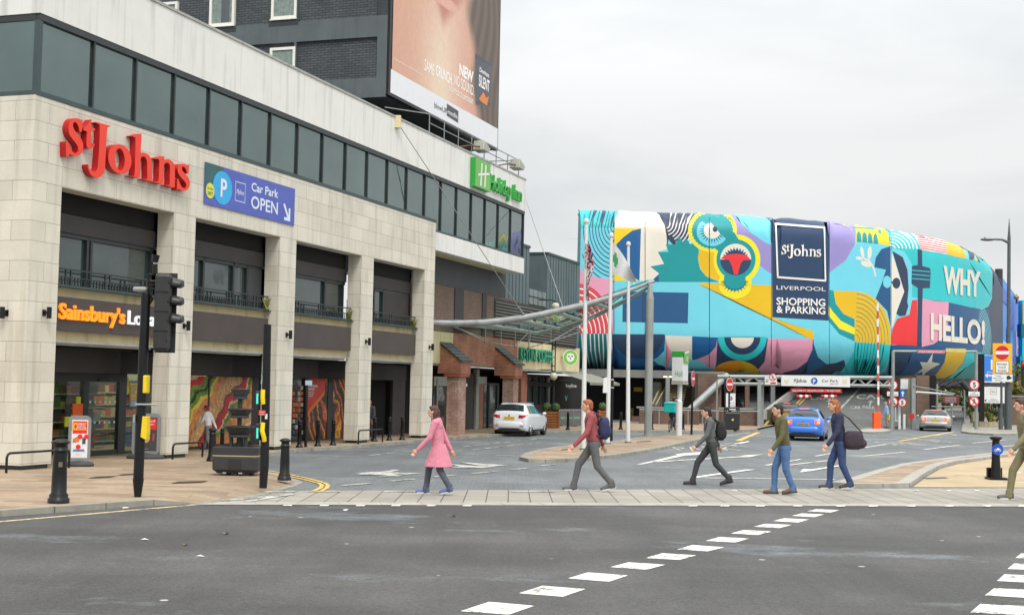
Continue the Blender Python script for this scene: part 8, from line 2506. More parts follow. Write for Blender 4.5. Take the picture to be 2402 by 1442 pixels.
def car(name, label, loc, head, sx, sy, sz, body, kind='hatch', lit=None, plate=True, suv=False, roofrail=False):
    t = thing(name, label, 'car', loc, -head)
    L_, W2 = 4.3, .89
    top = [(0, .93), (.03, 1.0), (.10, 1.06), (.30, 1.22), (.52, 1.345), (.8, 1.405), (1.2, 1.43), (1.8, 1.43), (2.2, 1.40), (2.55, 1.30), (2.9, 1.13), (3.2, .985), (3.35, .95), (3.8, .88), (4.1, .78), (4.25, .62), (4.3, .52)]
    if suv: top = [(0, .95), (.03, 1.03), (.09, 1.08), (.22, 1.24), (.40, 1.37), (.62, 1.42), (1.2, 1.43), (1.9, 1.425), (2.25, 1.38), (2.6, 1.25), (2.95, 1.07), (3.12, .99), (3.3, .965), (3.8, .91), (4.1, .82), (4.25, .68), (4.3, .55)]
    belt = [(0, .90), (.1, .97), (1.0, .955), (3.0, .90), (3.4, .86), (4.1, .68), (4.3, .45)]
    wid = [(0, .80), (.02, .88), (.10, .945), (.35, .985), (.9, 1), (3.3, 1), (3.8, .96), (4.1, .87), (4.25, .74), (4.3, .62)]
    roof = [(0, .80), (.1, .80), (.4, .70), (.9, .665), (2.0, .655), (2.6, .68), (3.1, .80), (3.5, .82), (4.3, .7)]
    zbo = [(0, .34), (.1, .24), (.4, .19), (3.8, .19), (4.2, .24), (4.3, .3)]
    def ringp(y):
        w = W2 * catm1(wid, y); zt = catm1(top, y); zl = min(catm1(belt, y), zt - .03); re = W2 * catm1(roof, y) * (catm1(wid, y) * .3 + .7); zb = catm1(zbo, y)
        k = min(1.0, (zt - zl) / .3)
        return [(0, zb), (.78 * w, zb), (.94 * w, zb + .05), (.985 * w, .42), (w, .60), (.995 * w, .78), (.965 * w, zl), (re + (.94 * w - re) * .04, zt - .06 * k - .01), (re * .93, zt - .02 * k), (re * .6, zt + .012), (0, zt + .02)]
    ys = [0, .015, .04, .08, .13, .2, .28, .36, .45, .55, .68, .8] + [.95 + i * .15 for i in range(14)] + [3.05, 3.12, 3.2, 3.28, 3.4, 3.55, 3.7, 3.85, 3.98, 4.08, 4.16, 4.22, 4.27, 4.3]
    b = MB(); rings = []
    for y in ys:
        h = ringp(y); rings.append([(x, y, z) for x, z in h] + [(-x, y, z) for x, z in h[-2:0:-1]])
    n = len(rings[0]); vs_ = [v for r_ in rings for v in r_]
    fs_ = [(i * n + j, i * n + (j + 1) % n, (i + 1) * n + (j + 1) % n, (i + 1) * n + j) for i in range(len(ys) - 1) for j in range(n)]
    fs_ += [tuple(range(n - 1, -1, -1)), tuple((len(ys) - 1) * n + j for j in range(n))]
    b.add(vs_, fs_, body, True)
    o = b.build('body', t)
    R_ = .335; wy = (.78, 3.42)
    for yy in wy:
        for sx_ in (-1, 1):
            c = MB(); c.cyl((sx_ * .56, yy, R_ - .01), (sx_ * 1.2, yy, R_ - .01), R_ + .055, DARKIN, n=36); co = c.build('cutter')
            md = o.modifiers.new('arch', 'BOOLEAN'); md.operation = 'DIFFERENCE'; md.object = co; md.solver = 'EXACT'
            bpy.context.view_layer.update()
            me = bpy.data.meshes.new_from_object(o.evaluated_get(bpy.context.evaluated_depsgraph_get()))
            o.modifiers.clear(); o.data = me
            cm = co.data; bpy.data.objects.remove(co); bpy.data.meshes.remove(cm)
    o.data.name = 'body'
    bm = bmesh.new(); bm.from_mesh(o.data)
    for e in bm.edges:
        if len(e.link_faces) == 2 and e.calc_face_angle(0) > R(38): e.smooth = False
    for f in bm.faces: f.smooth = True
    bm.to_mesh(o.data); bm.free()
    def surf(y, s, lift=.006):
        """point on the flank glass band: s 0 at the belt, 1 at the roof edge"""
        h = ringp(y); a, c = h[6], h[7]
        return (a[0] + (c[0] - a[0]) * s + lift, y, a[1] + (c[1] - a[1]) * s + lift * .6)
    for sd_ in (-1, 1):
        for y0, y1, yt0, yt1 in ((.55, .98, .78, .98), (1.04, 1.86, 1.04, 1.86), (1.93, 2.92, 1.93, 2.42)):
            g = MB(); nn_ = 8; v = []
            for i in range(nn_ + 1):
                for s, ya, yb in ((.10, y0, y1), (.9, yt0, yt1)):
                    pass
            for k in range(5):
                s = .08 + .84 * k / 4
                a, c = y0 + (yt0 - y0) * k / 4, y1 + (yt1 - y1) * k / 4
                for i in range(nn_ + 1):
                    p = surf(a + (c - a) * i / nn_, s); v.append((sd_ * p[0], p[1], p[2]))
            g.add(v, [(k * (nn_ + 1) + i, k * (nn_ + 1) + i + 1, (k + 1) * (nn_ + 1) + i + 1, (k + 1) * (nn_ + 1) + i) for k in range(4) for i in range(nn_)], CGLS, True)
            g.build('side_window', t, fix=False)
        # mirror and door handles
        m_ = MB(); m_.ell((sd_ * 1.0, 2.72, .97), .1, .06, .07, body); m_.cyl((sd_ * .86, 2.74, .92), (sd_ * .97, 2.73, .95), .025, BLK); m_.build('door_mirror', t)
        m_ = MB()
        for yy in (1.15, 2.05): m_.box(sd_ * .885 - .02, sd_ * .885 + .02, yy, yy + .16, .80, .825, body)
        m_.build('door_handle', t, bev=.006)
        m_ = MB(); m_.box(sd_ * .86 - .03, sd_ * .86 + .03, 1.2, 3.0, .20, .29, BLK2); m_.build('sill_trim', t)
    g = MB(); y0, y1 = (.115, .47) if not suv else (.10, .38); v = []; nn_ = 12; kk = 8
    for k in range(kk + 1):
        y = y0 + (y1 - y0) * k / kk; h = ringp(y); re, zt = h[8][0], h[8][1]
        for i in range(nn_ + 1):
            u = -1 + 2 * i / nn_; x = u * re * (1.04 if k < kk else .98)
            z = h[10][1] + (h[8][1] - h[10][1]) * abs(u) ** 2.2
            v.append((x, y - .012, z + .010))
    g.add(v, [(k * (nn_ + 1) + i, k * (nn_ + 1) + i + 1, (k + 1) * (nn_ + 1) + i + 1, (k + 1) * (nn_ + 1) + i) for k in range(kk) for i in range(nn_)], CGLS, True); g.build('rear_window', t, fix=False)
    g = MB(); y0, y1 = (2.5, 3.16); v = []
    for k in range(kk + 1):
        y = y0 + (y1 - y0) * k / kk; h = ringp(y)
        for i in range(nn_ + 1):
            u = -1 + 2 * i / nn_; x = u * h[8][0] * .97; z = h[10][1] + (h[8][1] - h[10][1]) * abs(u) ** 2.2; v.append((x, y + .01, z + .010))
    g.add(v, [(k * (nn_ + 1) + i, k * (nn_ + 1) + i + 1, (k + 1) * (nn_ + 1) + i + 1, (k + 1) * (nn_ + 1) + i) for k in range(kk) for i in range(nn_)], CGLS, True); g.build('windscreen', t, fix=False)
    g = MB(); g.box(-.55, .55, .50, .62, 1.392 if suv else 1.385, 1.425, body); g.box(-.2, .2, .488, .50, 1.395, 1.418, LON if lit else LRED); g.build('roof_spoiler', t, bev=.01)
    # rear bumper, lower valance, plate, lamps
    bp = MB(); pr_ = [(-.80, .12), (-.74, .02), (-.5, -.05), (0, -.07), (.5, -.05), (.74, .02), (.80, .12)]
    q = len(pr_); zz = [(.36, .94), (.42, 1.0), (.58, 1.0), (.64, .95)]
    bp.add([(x * f, y + (1 - f) * .5, z) for z, f in zz for x, y in pr_], [(k * q + i, k * q + i + 1, (k + 1) * q + i + 1, (k + 1) * q + i) for k in range(3) for i in range(q - 1)] + [tuple(3 * q + i for i in range(q)), tuple(i for i in range(q - 1, -1, -1))], body, True); bp.build('rear_bumper', t)
    bp = MB(); zz = [(.20, .86), (.24, .92), (.35, .93), (.36, .9)]
    bp.add([(x * f, y + .02 + (1 - f) * .4, z) for z, f in zz for x, y in pr_], [(k * q + i, k * q + i + 1, (k + 1) * q + i + 1, (k + 1) * q + i) for k in range(3) for i in range(q - 1)] + [tuple(3 * q + i for i in range(q)), tuple(i for i in range(q - 1, -1, -1))], BLK2); bp.build('lower_valance', t)
    pz = .80 if suv else .74
    bp = MB(); bp.box(-.27, .27, -.03, .0, pz - .06, pz + .06, PLY if plate else mat('plate in shade', rgb(180, 150, 90), .5)); bp.build('number_plate', t)
    bp = MB(); bp.text('LV17 KXA' if suv else ('DK65 NTO' if lit else 'MA12 TUE'), lambda x, y: (x, -.034, y), SBK, x=0, y=pz - .03, h=.055, w=.44, bold=.01); bp.build('plate_lettering', t)
    for sd_ in (-1, 1):
        lm = MB()
        z0, z1 = (.80, .93) if suv else (.74, .92)
        prof_ = [(.46, -.022), (.62, -.015), (.72, .01), (.775, .05), (.815, .13), (.835, .28)] if suv else [(.50, -.018), (.62, -.012), (.71, .012), (.77, .06), (.81, .15), (.83, .25)]
        q = len(prof_)
        vv = []
        for z, sh in ((z0, .0), (z0 + .03, .012), (z1 - .03, .012), (z1, 0)):
            for i, (x, y) in enumerate(prof_): vv.append((sd_ * (x + sh * .6), y - sh, z + (.03 * i / q if suv else 0)))
        lm.add(vv, [(k * q + i, k * q + i + 1, (k + 1) * q + i + 1, (k + 1) * q + i) for k in range(3) for i in range(q - 1)], LON if lit else LRED, True)
        if lit: lm.box(sd_ * .66 - .06, sd_ * .66 + .06, -.03, .02, z0 + .06, z1 - .06, LAMB)
        o_ = lm.build('tail_lamp', t); s_ = o_.modifiers.new('s', 'SOLIDIFY'); s_.thickness = .02
        if suv: MB().box(sd_ * .62 - .1, sd_ * .62 + .1, -.065, -.03, .47, .495, LRED).build('reflector', t)
    MB().cyl((0, -.03, .90), (0, -.012, .90), .04, CHR, n=16).build('badge', t)
    wp_ = MB(); wp_.tube([(0, .10, 1.10), (-.2, .17, 1.165), (-.38, .2, 1.18)], .012, BLK, 6); wp_.build('rear_wiper', t)
    for yy in wy:
        for sd_ in (-1, 1):
            w_ = MB(); x0, x1 = sd_ * .66, sd_ * .875
            w_.lathe([(.20, -.10), (R_ * .93, -.105), (R_ * .99, -.08), (R_, -.05), (R_, .05), (R_ * .99, .08), (R_ * .93, .105), (.235, .10), (.22, .085)], TYRE, 30)
            w_.v = [(sd_ * (.77 + z), yy + x, R_ + y) for x, y, z in w_.v]
            wo_ = w_.build('wheel', t)
            r_ = MB(); r_.lathe([(0, .05), (.06, .075), (.07, .06), (.2, .05), (.235, .09), (.22, .095)], ALLD if suv else ALLOY, 24)
            for k in range(5):
                a = 2 * math.pi * k / 5; r_.tube([(math.cos(a) * .05, math.sin(a) * .05, .085), (math.cos(a) * .225, math.sin(a) * .225, .09)], .026, CHR if suv else ALLOY, 6)
            r_.lathe([(0, .03), (.215, .03)], DARKIN, 20)
            r_.v = [(sd_ * (.77 + z), yy + x, R_ + y) for x, y, z in r_.v]
            r_.build('rim', wo_)
    if roofrail:
        for sd_ in (-1, 1): MB().tube([(sd_ * .56, .75, 1.405), (sd_ * .57, .85, 1.445), (sd_ * .57, 2.1, 1.44), (sd_ * .575, 2.25, 1.40)], .018, CHR, 6).build('roof_rail', t)
    ax = MB(); ax.box(-.6, .6, .35, 3.9, .16, .3, DARKIN); ax.build('underbody', t)
    sh_ = MB()
    t.scale = (sx, sy, sz)
    return t
WHP = paint('white car paint', rgb(222, 225, 230)); BLP = paint('bright blue car paint', rgb(64, 128, 224), .25); SLP = paint('silver car paint', rgb(176, 178, 176), .55); BRP = paint('bronze brown car paint', rgb(116, 92, 70), .4)
g = G(1194, 1023.5, 0)
car('parked_car', 'white compact crossover parked at the kerb outside the brick arcade', (g.x, g.y, .004), R(16), .90, .90, .99, WHP, suv=True, roofrail=True)
g = G(1884, 1034, 0)
car('moving_car', 'bright blue hatchback with lit brake lamps driving to the car park ramp', (g.x, g.y, .004), R(16.4), .98, .97, .99, BLP, lit=True, plate=False)
g = G(2194, 1011.5, 0)
car('moving_car', 'silver hatchback driving out under the star on the mural', (g.x, g.y, .004), R(17.3), 1.02, .95, .86, SLP, lit=True)
g = G(1857, 1003, 0)
car('moving_car', 'brown hatchback on the ramp foot just ahead of the blue car', (g.x, g.y + 1.5, .02), R(12.5), .98, .95, 1.0, BRP, lit=True)

# ================================================================== PEOPLE
SKN = mat('skin', rgb(206, 158, 132), .55, 0, .06, 6); SKN2 = mat('skin deeper', rgb(176, 124, 98), .55, 0, .06, 6)
HBRN = mat('brown hair', rgb(74, 52, 40), .7, 0, .3, 20); HDK = mat('dark hair', rgb(40, 33, 30), .7, 0, .3, 20); HGING = mat('ginger hair', rgb(150, 88, 50), .7, 0, .3, 20); HGREY = mat('grey hair', rgb(170, 166, 160), .7, 0, .2, 20)
EYE = mat('eye', rgb(40, 34, 32), .3); LIP = mat('lips', rgb(170, 96, 90), .5)
def fab(n, c, k=.18): return mat('cloth ' + n, c, .85, 0, k, 5, .9, 13)
def capsules(parts, m, vox, name, parent, smooth=3):
    """one continuous surface grown round tapered bones and ellipsoids"""
    b = MB()
    for p in parts:
        if p[0] == 'c':
            _, a, c, r0, r1 = p
            b.cyl(a, c, r0, m, r1, n=12)
            b.ell(a, r0, r0, r0, m, 12, 8); b.ell(c, r1, r1, r1, m, 12, 8)
        elif p[0] == 'e':
            _, c, rx, ry, rz = p; b.ell(c, rx, ry, rz, m, 16, 10)
        elif p[0] == 'b':            # flattened tapered limb: ellipse section
            _, a, c, rx0, ry0, rx1, ry1 = p
            n = 16; vs_ = []
            for (q, rx, ry) in ((a, rx0, ry0), (c, rx1, ry1)):
                for i in range(n): t = 2 * math.pi * i / n; vs_.append((q[0] + rx * math.cos(t), q[1] + ry * math.sin(t), q[2]))
            b.add(vs_, [(i, (i + 1) % n, n + (i + 1) % n, n + i) for i in range(n)] + [tuple(range(n - 1, -1, -1)), tuple(range(n, 2 * n))], m)
    o = b.build(name, None)
    r_ = o.modifiers.new('r', 'REMESH'); r_.mode = 'VOXEL'; r_.voxel_size = vox
    s_ = o.modifiers.new('s', 'SMOOTH'); s_.iterations = smooth; s_.factor = .5
    bpy.context.view_layer.update()
    me = bpy.data.meshes.new_from_object(o.evaluated_get(bpy.context.evaluated_depsgraph_get()))
    om = o.data; o.modifiers.clear(); o.data = me; bpy.data.meshes.remove(om); me.name = name
    if not me.materials: me.materials.append(m)
    for p in me.polygons: p.use_smooth = True
    o.parent = parent
    return o
def V3(*a): return Vector(a)
def person(label, loc, head, h, top, legs, shoes, skin=SKN, hair=HBRN, stride=.3, phase=1, arms=.25, hairlen='short', coat=None, lean=.03, seated=False, shirt=None, vox=.011, group='people walking over the crossing', elbows=None):
    """faces +y; stride is half the distance between the feet"""
    t = thing('person', label, 'person', loc, head, group)
    k = h / 1.76
    L_ = lambda *a: V3(*a)
    hipz = .92
    ld = lean
    neck = L_(0, .06 * 1 + ld, 1.485); hd = L_(0, .09 + ld * 1.3, 1.645); chest = L_(0, .03 + ld * .8, 1.28); pel = L_(0, 0, .95)
    feet = {}
    lg = {}
    for s in (-1, 1):
        f = s * phase
        hip = L_(s * .09, 0, hipz)
        if seated: knee, ank = L_(s * .11, .34, .80 if f > 0 else .72), L_(s * .11, .24 if f > 0 else .18, .42 if f > 0 else .28)
        elif f > 0: knee, ank = L_(s * .095, stride * .62 + .05, .51), L_(s * .095, stride, .085)
        else: knee, ank = L_(s * .095, -stride * .30 + .03, .49), L_(s * .095, -stride, .10 + stride * .12)
        lg[s] = (hip, knee, ank, f)
    ar = {}
    for s in (-1, 1):
        sh = L_(s * .185, .02 + ld, 1.43); f = -s * phase
        if elbows == 'grip': el, wr = L_(s * .22, .18, 1.2), L_(s * .2, .42, 1.12)
        elif elbows == 'phone' and s == 1: el, wr = L_(s * .24, .12, 1.15), L_(s * .12, .32, 1.28)
        else: el, wr = L_(s * .245, .01 + f * arms * .35 + ld, 1.13), L_(s * .25, .06 + f * arms * .95 + ld, .89)
        ar[s] = (sh, el, wr)
    def S(v): return Vector((v[0] * k, v[1] * k, v[2] * k))
    # body: one continuous mesh
    P = []
    P += [('e', S(hd), .074 * k, .095 * k, .115 * k), ('e', S(hd + L_(0, .03, -.06)), .056 * k, .062 * k, .062 * k), ('c', S(neck + L_(0, -.01, -.03)), S(hd + L_(0, -.015, -.06)), .058 * k, .052 * k)]
    P += [('c', S(hd + L_(0, .088, .005)), S(hd + L_(0, .112, -.028)), .011 * k, .015 * k)]
    for s in (-1, 1): P.append(('e', S(hd + L_(s * .076, -.005, -.01)), .012 * k, .022 * k, .032 * k))
    P += [('b', S(pel), S(chest), .135 * k, .095 * k, .15 * k, .10 * k), ('e', S(chest + L_(0, 0, .06)), .165 * k, .105 * k, .16 * k), ('e', S(pel), .15 * k, .11 * k, .1 * k)]
    for s in (-1, 1):
        hip, knee, ank, f = lg[s]; sh, el, wr = ar[s]
        P += [('c', S(hip), S(knee), .078 * k, .052 * k), ('c', S(knee), S(ank), .05 * k, .036 * k), ('c', S(chest + L_(0, 0, .13)), S(sh), .06 * k, .055 * k)]
        P += [('c', S(sh), S(el), .046 * k, .037 * k), ('c', S(el), S(wr), .036 * k, .025 * k)]
        dr = (wr - el).normalized(); side = L_(0, 1, 0) - dr * dr.y; side.normalize(); inn = dr.cross(side) * s
        palm = wr + dr * .075
        P += [('c', S(wr), S(palm), .024 * k, .030 * k), ('c', S(wr + dr * .06 + side * .02), S(wr + dr * .085 + side * .025), .018 * k, .018 * k), ('c', S(wr + dr * .06 - side * .02), S(wr + dr * .085 - side * .02), .017 * k, .017 * k)]
        for q, ln in ((.030, .072), (.010, .082), (-.010, .076), (-.029, .058)):
            k1 = palm + side * q + dr * .015; k2 = k1 + dr * ln * .55 + inn * .006; k3 = k2 + dr * ln * .4 + inn * .028
            P += [('c', S(k1), S(k2), .0095 * k, .0088 * k), ('c', S(k2), S(k3), .0088 * k, .0075 * k)]
        th0 = wr + dr * .035 + side * .028; th1 = th0 + side * .032 + dr * .03 + inn * .01; th2 = th1 + dr * .035 + inn * .012
        P += [('c', S(th0), S(th1), .014 * k, .011 * k), ('c', S(th1), S(th2), .011 * k, .009 * k)]
        fw = L_(0, 1, 0)
    capsules(P, skin, .0085, 'body', t, 2)
    e = MB()
    for s in (-1, 1): e.ell(S(hd + L_(s * .032, .086, .012)), .012 * k, .008 * k, .009 * k, EYE, 8, 6)
    e.build('eyes', t)
    MB().ell(S(hd + L_(0, .092, -.062)), .024 * k, .01 * k, .008 * k, LIP, 10, 6).build('mouth', t)
    # hair
    Hh = [('e', S(hd + L_(0, -.018, .03)), .083 * k, .098 * k, .103 * k), ('e', S(hd + L_(0, .03, .085)), .066 * k, .06 * k, .035 * k), ('e', S(hd + L_(0, -.06, -.03)), .07 * k, .055 * k, .075 * k)]
    if hairlen == 'long': Hh += [('c', S(hd + L_(-.05, -.05, -.02)), S(hd + L_(-.07, -.05, -.24)), .05 * k, .035 * k), ('c', S(hd + L_(.05, -.05, -.02)), S(hd + L_(.07, -.05, -.24)), .05 * k, .035 * k), ('c', S(hd + L_(0, -.07, 0)), S(hd + L_(0, -.085, -.26)), .07 * k, .05 * k)]
    if hairlen == 'bun': Hh += [('e', S(hd + L_(0, -.12, .06)), .045 * k, .045 * k, .045 * k)]
    if hairlen == 'cap': Hh += [('e', S(hd + L_(0, .11, .06)), .06 * k, .06 * k, .012 * k)]
    capsules(Hh, hair, .012, 'hair', t, 2)
    # trousers
    T = [('b', S(pel + L_(0, 0, -.06)), S(pel + L_(0, .0, .08)), .168 * k, .125 * k, .155 * k, .115 * k), ('e', S(pel + L_(0, -.02, -.04)), .165 * k, .13 * k, .1 * k)]
    for s in (-1, 1):
        hip, knee, ank, f = lg[s]
        T += [('c', S(hip + L_(0, 0, -.02)), S(knee), .096 * k, .073 * k), ('c', S(knee), S(ank + L_(0, .0, .015)), .071 * k, .056 * k), ('c', S(ank + L_(0, .005, .06)), S(ank + L_(0, .015, -.03)), .060 * k, .064 * k)]
    capsules(T, legs, vox, 'trousers', t)
    # jacket
    hem = -.02 if coat is None else coat
    J = [('b', S(pel + L_(0, .005, .02 + min(0, hem) * .3)), S(chest), .172 * k, .128 * k, .188 * k, .125 * k), ('e', S(chest + L_(0, 0, .07)), .195 * k, .13 * k, .165 * k), ('c', S(chest + L_(0, .0, .17)), S(neck + L_(0, -.02, -.03)), .105 * k, .07 * k)]
    if coat is not None: J += [('b', S(L_(0, .0, .95 + hem)), S(pel + L_(0, 0, .06)), .27 * k, (.20 + stride * .35) * k, .175 * k, .13 * k)]
    for s in (-1, 1):
        sh, el, wr = ar[s]
        J += [('c', S(chest + L_(0, 0, .14)), S(sh), .095 * k, .076 * k), ('c', S(sh), S(el), .072 * k, .057 * k), ('c', S(el), S(wr - (wr - el).normalized() * .005), .056 * k, .043 * k)]
    capsules(J, top, vox, 'jacket', t)
    # shoes
    for s in (-1, 1):
        hip, knee, ank, f = lg[s]
        z = ank.z - .085
        tip = -0.0 if f > 0 or seated else -.02
        Q = [('c', S(L_(ank.x, ank.y - .03, z + .05)), S(L_(ank.x, ank.y + .06, z + .055)), .048 * k, .049 * k), ('c', S(L_(ank.x, ank.y + .06, z + .048)), S(L_(ank.x, ank.y + .185, z * .3 + .04)), .048 * k, .040 * k), ('e', S(L_(ank.x, ank.y - .005, z + .095)), .054 * k, .068 * k, .05 * k)]
        so_ = capsules(Q, shoes[0], .010, 'shoe', t, 2)
        b = MB(); v = []
        n = 14
        for zz, f_ in ((0.0, 1.0), (.03, 1.04)):
            for i in range(n):
                a = 2 * math.pi * i / n
                yy = math.cos(a) * .152; xx = math.sin(a) * (.052 if yy > 0 else .045)
                base = z * (1 - (yy + .075) / .25) if z > .02 else z
                v.append(S(L_(ank.x + xx * f_, ank.y + .065 + yy * f_, max(0.001, base) + zz)))
        b.add(v, [(i, (i + 1) % n, n + (i + 1) % n, n + i) for i in range(n)] + [tuple(range(n - 1, -1, -1)), tuple(range(n, 2 * n))], shoes[1]); b.build('shoe_sole', t)
    return t, k, S, dict(chest=chest, pel=pel, ar=ar, hd=hd)
NVY = fab('navy', rgb(44, 50, 76)); DNM = fab('denim', rgb(76, 108, 152), .25); DNM2 = fab('dark denim', rgb(52, 72, 112), .25); OLV = fab('olive', rgb(92, 88, 56)); PNK = fab('pink', rgb(206, 128, 146), .1); GRYT = fab('grey', rgb(92, 94, 94)); CHAR = fab('charcoal', rgb(58, 60, 62)); KHK = fab('khaki', rgb(126, 118, 88)); ROSE = fab('dull red', rgb(150, 74, 76)); SLT = fab('slate tights', rgb(78, 84, 98)); SKYB = fab('light blue shirt', rgb(140, 178, 218)); WHT = fab('off white', rgb(206, 204, 204)); TRB = mat('brown boot leather', rgb(104, 76, 54), .6, 0, .2, 6); BLKS = mat('black trainer', rgb(48, 48, 50), .6, 0, .15, 6); WSOLE = mat('white rubber sole', rgb(206, 206, 202), .6); DSOLE = mat('dark rubber sole', rgb(70, 62, 54), .7); BSHOE = mat('blue trainer', rgb(90, 102, 150), .6); GSHOE = mat('grey trainer', rgb(84, 84, 86), .6)
def PG(x, y, z=.006): p = G(x, y, z); return (p.x, p.y, z)
def hgt(x, yb, yt, z=.006): p = G(x, yb, z); return AT(x, yt, p.y).z - z
LFT = R(90)          # +y turned to the left of the picture
person('person in a long pink coat and grey tights walking left over the crossing', PG(1027, 1159), LFT - R(8), hgt(1040, 1158, 952), PNK, SLT, (BSHOE, WSOLE), SKN, HBRN, .26, 1, .3, 'long', coat=-.40)
pb, k, S, J = person('person in grey trousers and a dull red jacket carrying a navy backpack', PG(1390, 1152), LFT, hgt(1390, 1152, 938), ROSE, GRYT, (GSHOE, WSOLE), SKN, HGING, .36, 1, .3)
def bag(label, owner, S, off, size, m, strap=None):
    t = thing('bag', label, 'bag', tuple(Vector(owner.location)), owner.rotation_euler.z, None)
    t.location = Vector(owner.location)
    c = off; sx_, sy_, sz_ = size
    b = MB(); b.ell(S(c), sx_, sy_, sz_, m, 18, 12)
    b.v = [(S(c).x + max(-sx_ * .82, min(sx_ * .82, x - S(c).x)), S(c).y + max(-sy_ * .82, min(sy_ * .82, y - S(c).y)), S(c).z + max(-sz_ * .86, min(sz_ * .86, z - S(c).z))) for x, y, z in b.v]
    b.build('bag_body', t)
    b = MB(); b.ell(S(c + Vector((0, -size[1] * .55, -.06))), sx_ * .7, sy_ * .55, sz_ * .5, m, 14, 10); b.build('pocket', t)
    if strap: 
        b = MB()
        for q in strap: b.tube([S(v) for v in q], .018, m, 6)
        b.build('strap', t)
    return t
bstr = lambda s: [V3(s * .11, -.15, 1.42), V3(s * .12, -.02, 1.52), V3(s * .13, .13, 1.42), V3(s * .14, .15, 1.25), V3(s * .15, .02, 1.1), V3(s * .12, -.14, 1.06)]
bag('navy backpack worn by the person in the dull red jacket', pb, S, V3(0, -.20, 1.22), (.19, .14, .27), fab('navy nylon', rgb(44, 50, 86)), [bstr(1), bstr(-1)])
pb, k, S, J = person('person in dark grey clothes with a black backpack mid stride on the side road', PG(1668, 1138), LFT, hgt(1668, 1138, 955), GRYT, CHAR, (BLKS, DSOLE), SKN, HDK, .40, 1, .3)
bag('black backpack worn by the person in dark grey', pb, S, V3(0, -.20, 1.24), (.17, .13, .26), fab('black nylon', rgb(36, 37, 40)), [bstr(1), bstr(-1)])
person('person in an olive top, pale blue jeans and brown boots on the crossing', PG(1838, 1159), LFT + R(4), hgt(1845, 1159, 948), OLV, DNM, (TRB, DSOLE), SKN, HDK, .16, 1, .2)
pb, k, S, J = person('person in a navy jacket and dark jeans with a large dark shoulder bag', PG(1970, 1147.5), LFT, hgt(1972, 1148, 938), NVY, DNM2, (BLKS, WSOLE), SKN, HGING, .18, 1, .22, 'long')
bag('large dark plum shoulder bag of the person in the navy jacket', pb, S, V3(-.16, -.22, .98), (.15, .26, .24), fab('plum canvas', rgb(58, 46, 58)), [[V3(-.16, -.40, 1.12), V3(-.14, -.14, 1.40), V3(-.10, .0, 1.50), V3(-.16, .0, 1.3), V3(-.17, -.05, 1.16)]])
person('person in khaki trousers half cut by the right edge of the view', PG(2411, 1173), LFT, hgt(2411, 1173, 935), KHK, KHK, (GSHOE, WSOLE), SKN, HBRN, .28, 1, .25)
pb, k, S, J = person('grey haired person in a light blue shirt standing beside the orange barrier', PG(2081, 1004, .1), R(60), hgt(2081, 1004, 943, .1), SKYB, fab('stone trousers', rgb(150, 140, 122)), (BLKS, DSOLE), SKN, HGREY, .05, 1, .1, group='people standing about the street', vox=.014)
bag('round yellow carrier bag held by the person at the barrier', pb, S, V3(.30, -.05, .68), (.20, .16, .24), mat('yellow carrier bag', rgb(226, 196, 40), .5, 0, .12, 4), [[V3(.25, 0, .86), V3(.29, -.02, .92), V3(.30, -.06, .86)]])
person('person in an off white jacket and red scarf walking past the sandwich posters', PG(487, 1056, .1), LFT - R(20), hgt(487, 1056, 951, .1), WHT, fab('stone grey trousers', rgb(112, 112, 114)), (BLKS, WSOLE), SKN, fab('red knit hat', rgb(140, 52, 62)), .2, 1, .3, group='people walking past the shops', vox=.013)
person('person in a navy coat behind the crossing pole by the third pillar', PG(640, 1049, .1), R(-80), hgt(640, 1049, 954, .1), NVY, CHAR, (BLKS, DSOLE), SKN, HDK, .2, -1, .2, group='people walking past the shops', vox=.013)
person('person in a dark jacket and orange cap by the dark entrance', PG(868, 1034, .1), R(150), hgt(868, 1034, 938, .1), CHAR, fab('patterned trousers', rgb(120, 112, 116), .5), (BLKS, WSOLE), SKN2, fab('orange cap', rgb(176, 84, 52)), .08, 1, .1, 'cap', group='people walking past the shops', vox=.013)
# ---- delivery rider
rd = PG(1573, 1014, .006)
bk = thing('bicycle', 'black bicycle ridden away from the camera beside the white totem', 'bicycle', rd, R(-22))
bs__ = .98
b = MB(); wr_ = .34
def wheel_(b_, y):
    n = 28
    b_.tube([(0, y + wr_ * math.cos(2 * math.pi * i / n), wr_ + wr_ * math.sin(2 * math.pi * i / n)) for i in range(n + 1)], .022, TYRE, 8, cap=False)
    b_.tube([(0, y + (wr_ - .03) * math.cos(2 * math.pi * i / n), wr_ + (wr_ - .03) * math.sin(2 * math.pi * i / n)) for i in range(n + 1)], .012, ALLOY, 6, cap=False)
    for i in range(14): a = 2 * math.pi * i / 14; b_.cyl((0, y, wr_), (0, y + (wr_ - .03) * math.cos(a), wr_ + (wr_ - .03) * math.sin(a)), .003, ALLOY, n=4)
    b_.cyl((-.04, y, wr_), (.04, y, wr_), .025, ALLOY, n=10)
for y in (0, 1.05): w_ = MB(); wheel_(w_, y); w_.build('wheel', bk)
FRB = mat('bike frame blue black', rgb(40, 48, 80), .35, .3)
b.tube([(0, 0, wr_), (0, .42, .30), (0, .30, .80)], .018, FRB, 8); b.tube([(0, .42, .30), (0, .90, .78), (0, .30, .76)], .02, FRB, 8); b.tube([(0, 0, wr_), (0, .30, .76)], .012, FRB, 8); b.tube([(0, .86, .92), (0, .92, .72), (0, 1.05, wr_)], .02, FRB, 8); b.build('frame', bk)
MB().tube([(-.29, .80, .98), (-.1, .86, .97), (.1, .86, .97), (.29, .80, .98)], .014, BLK, 8).build('handlebar', bk)
MB().ell((0, .27, .86), .08, .13, .03, BLK).cyl((0, .30, .78), (0, .28, .86), .014, BLK).build('saddle', bk)
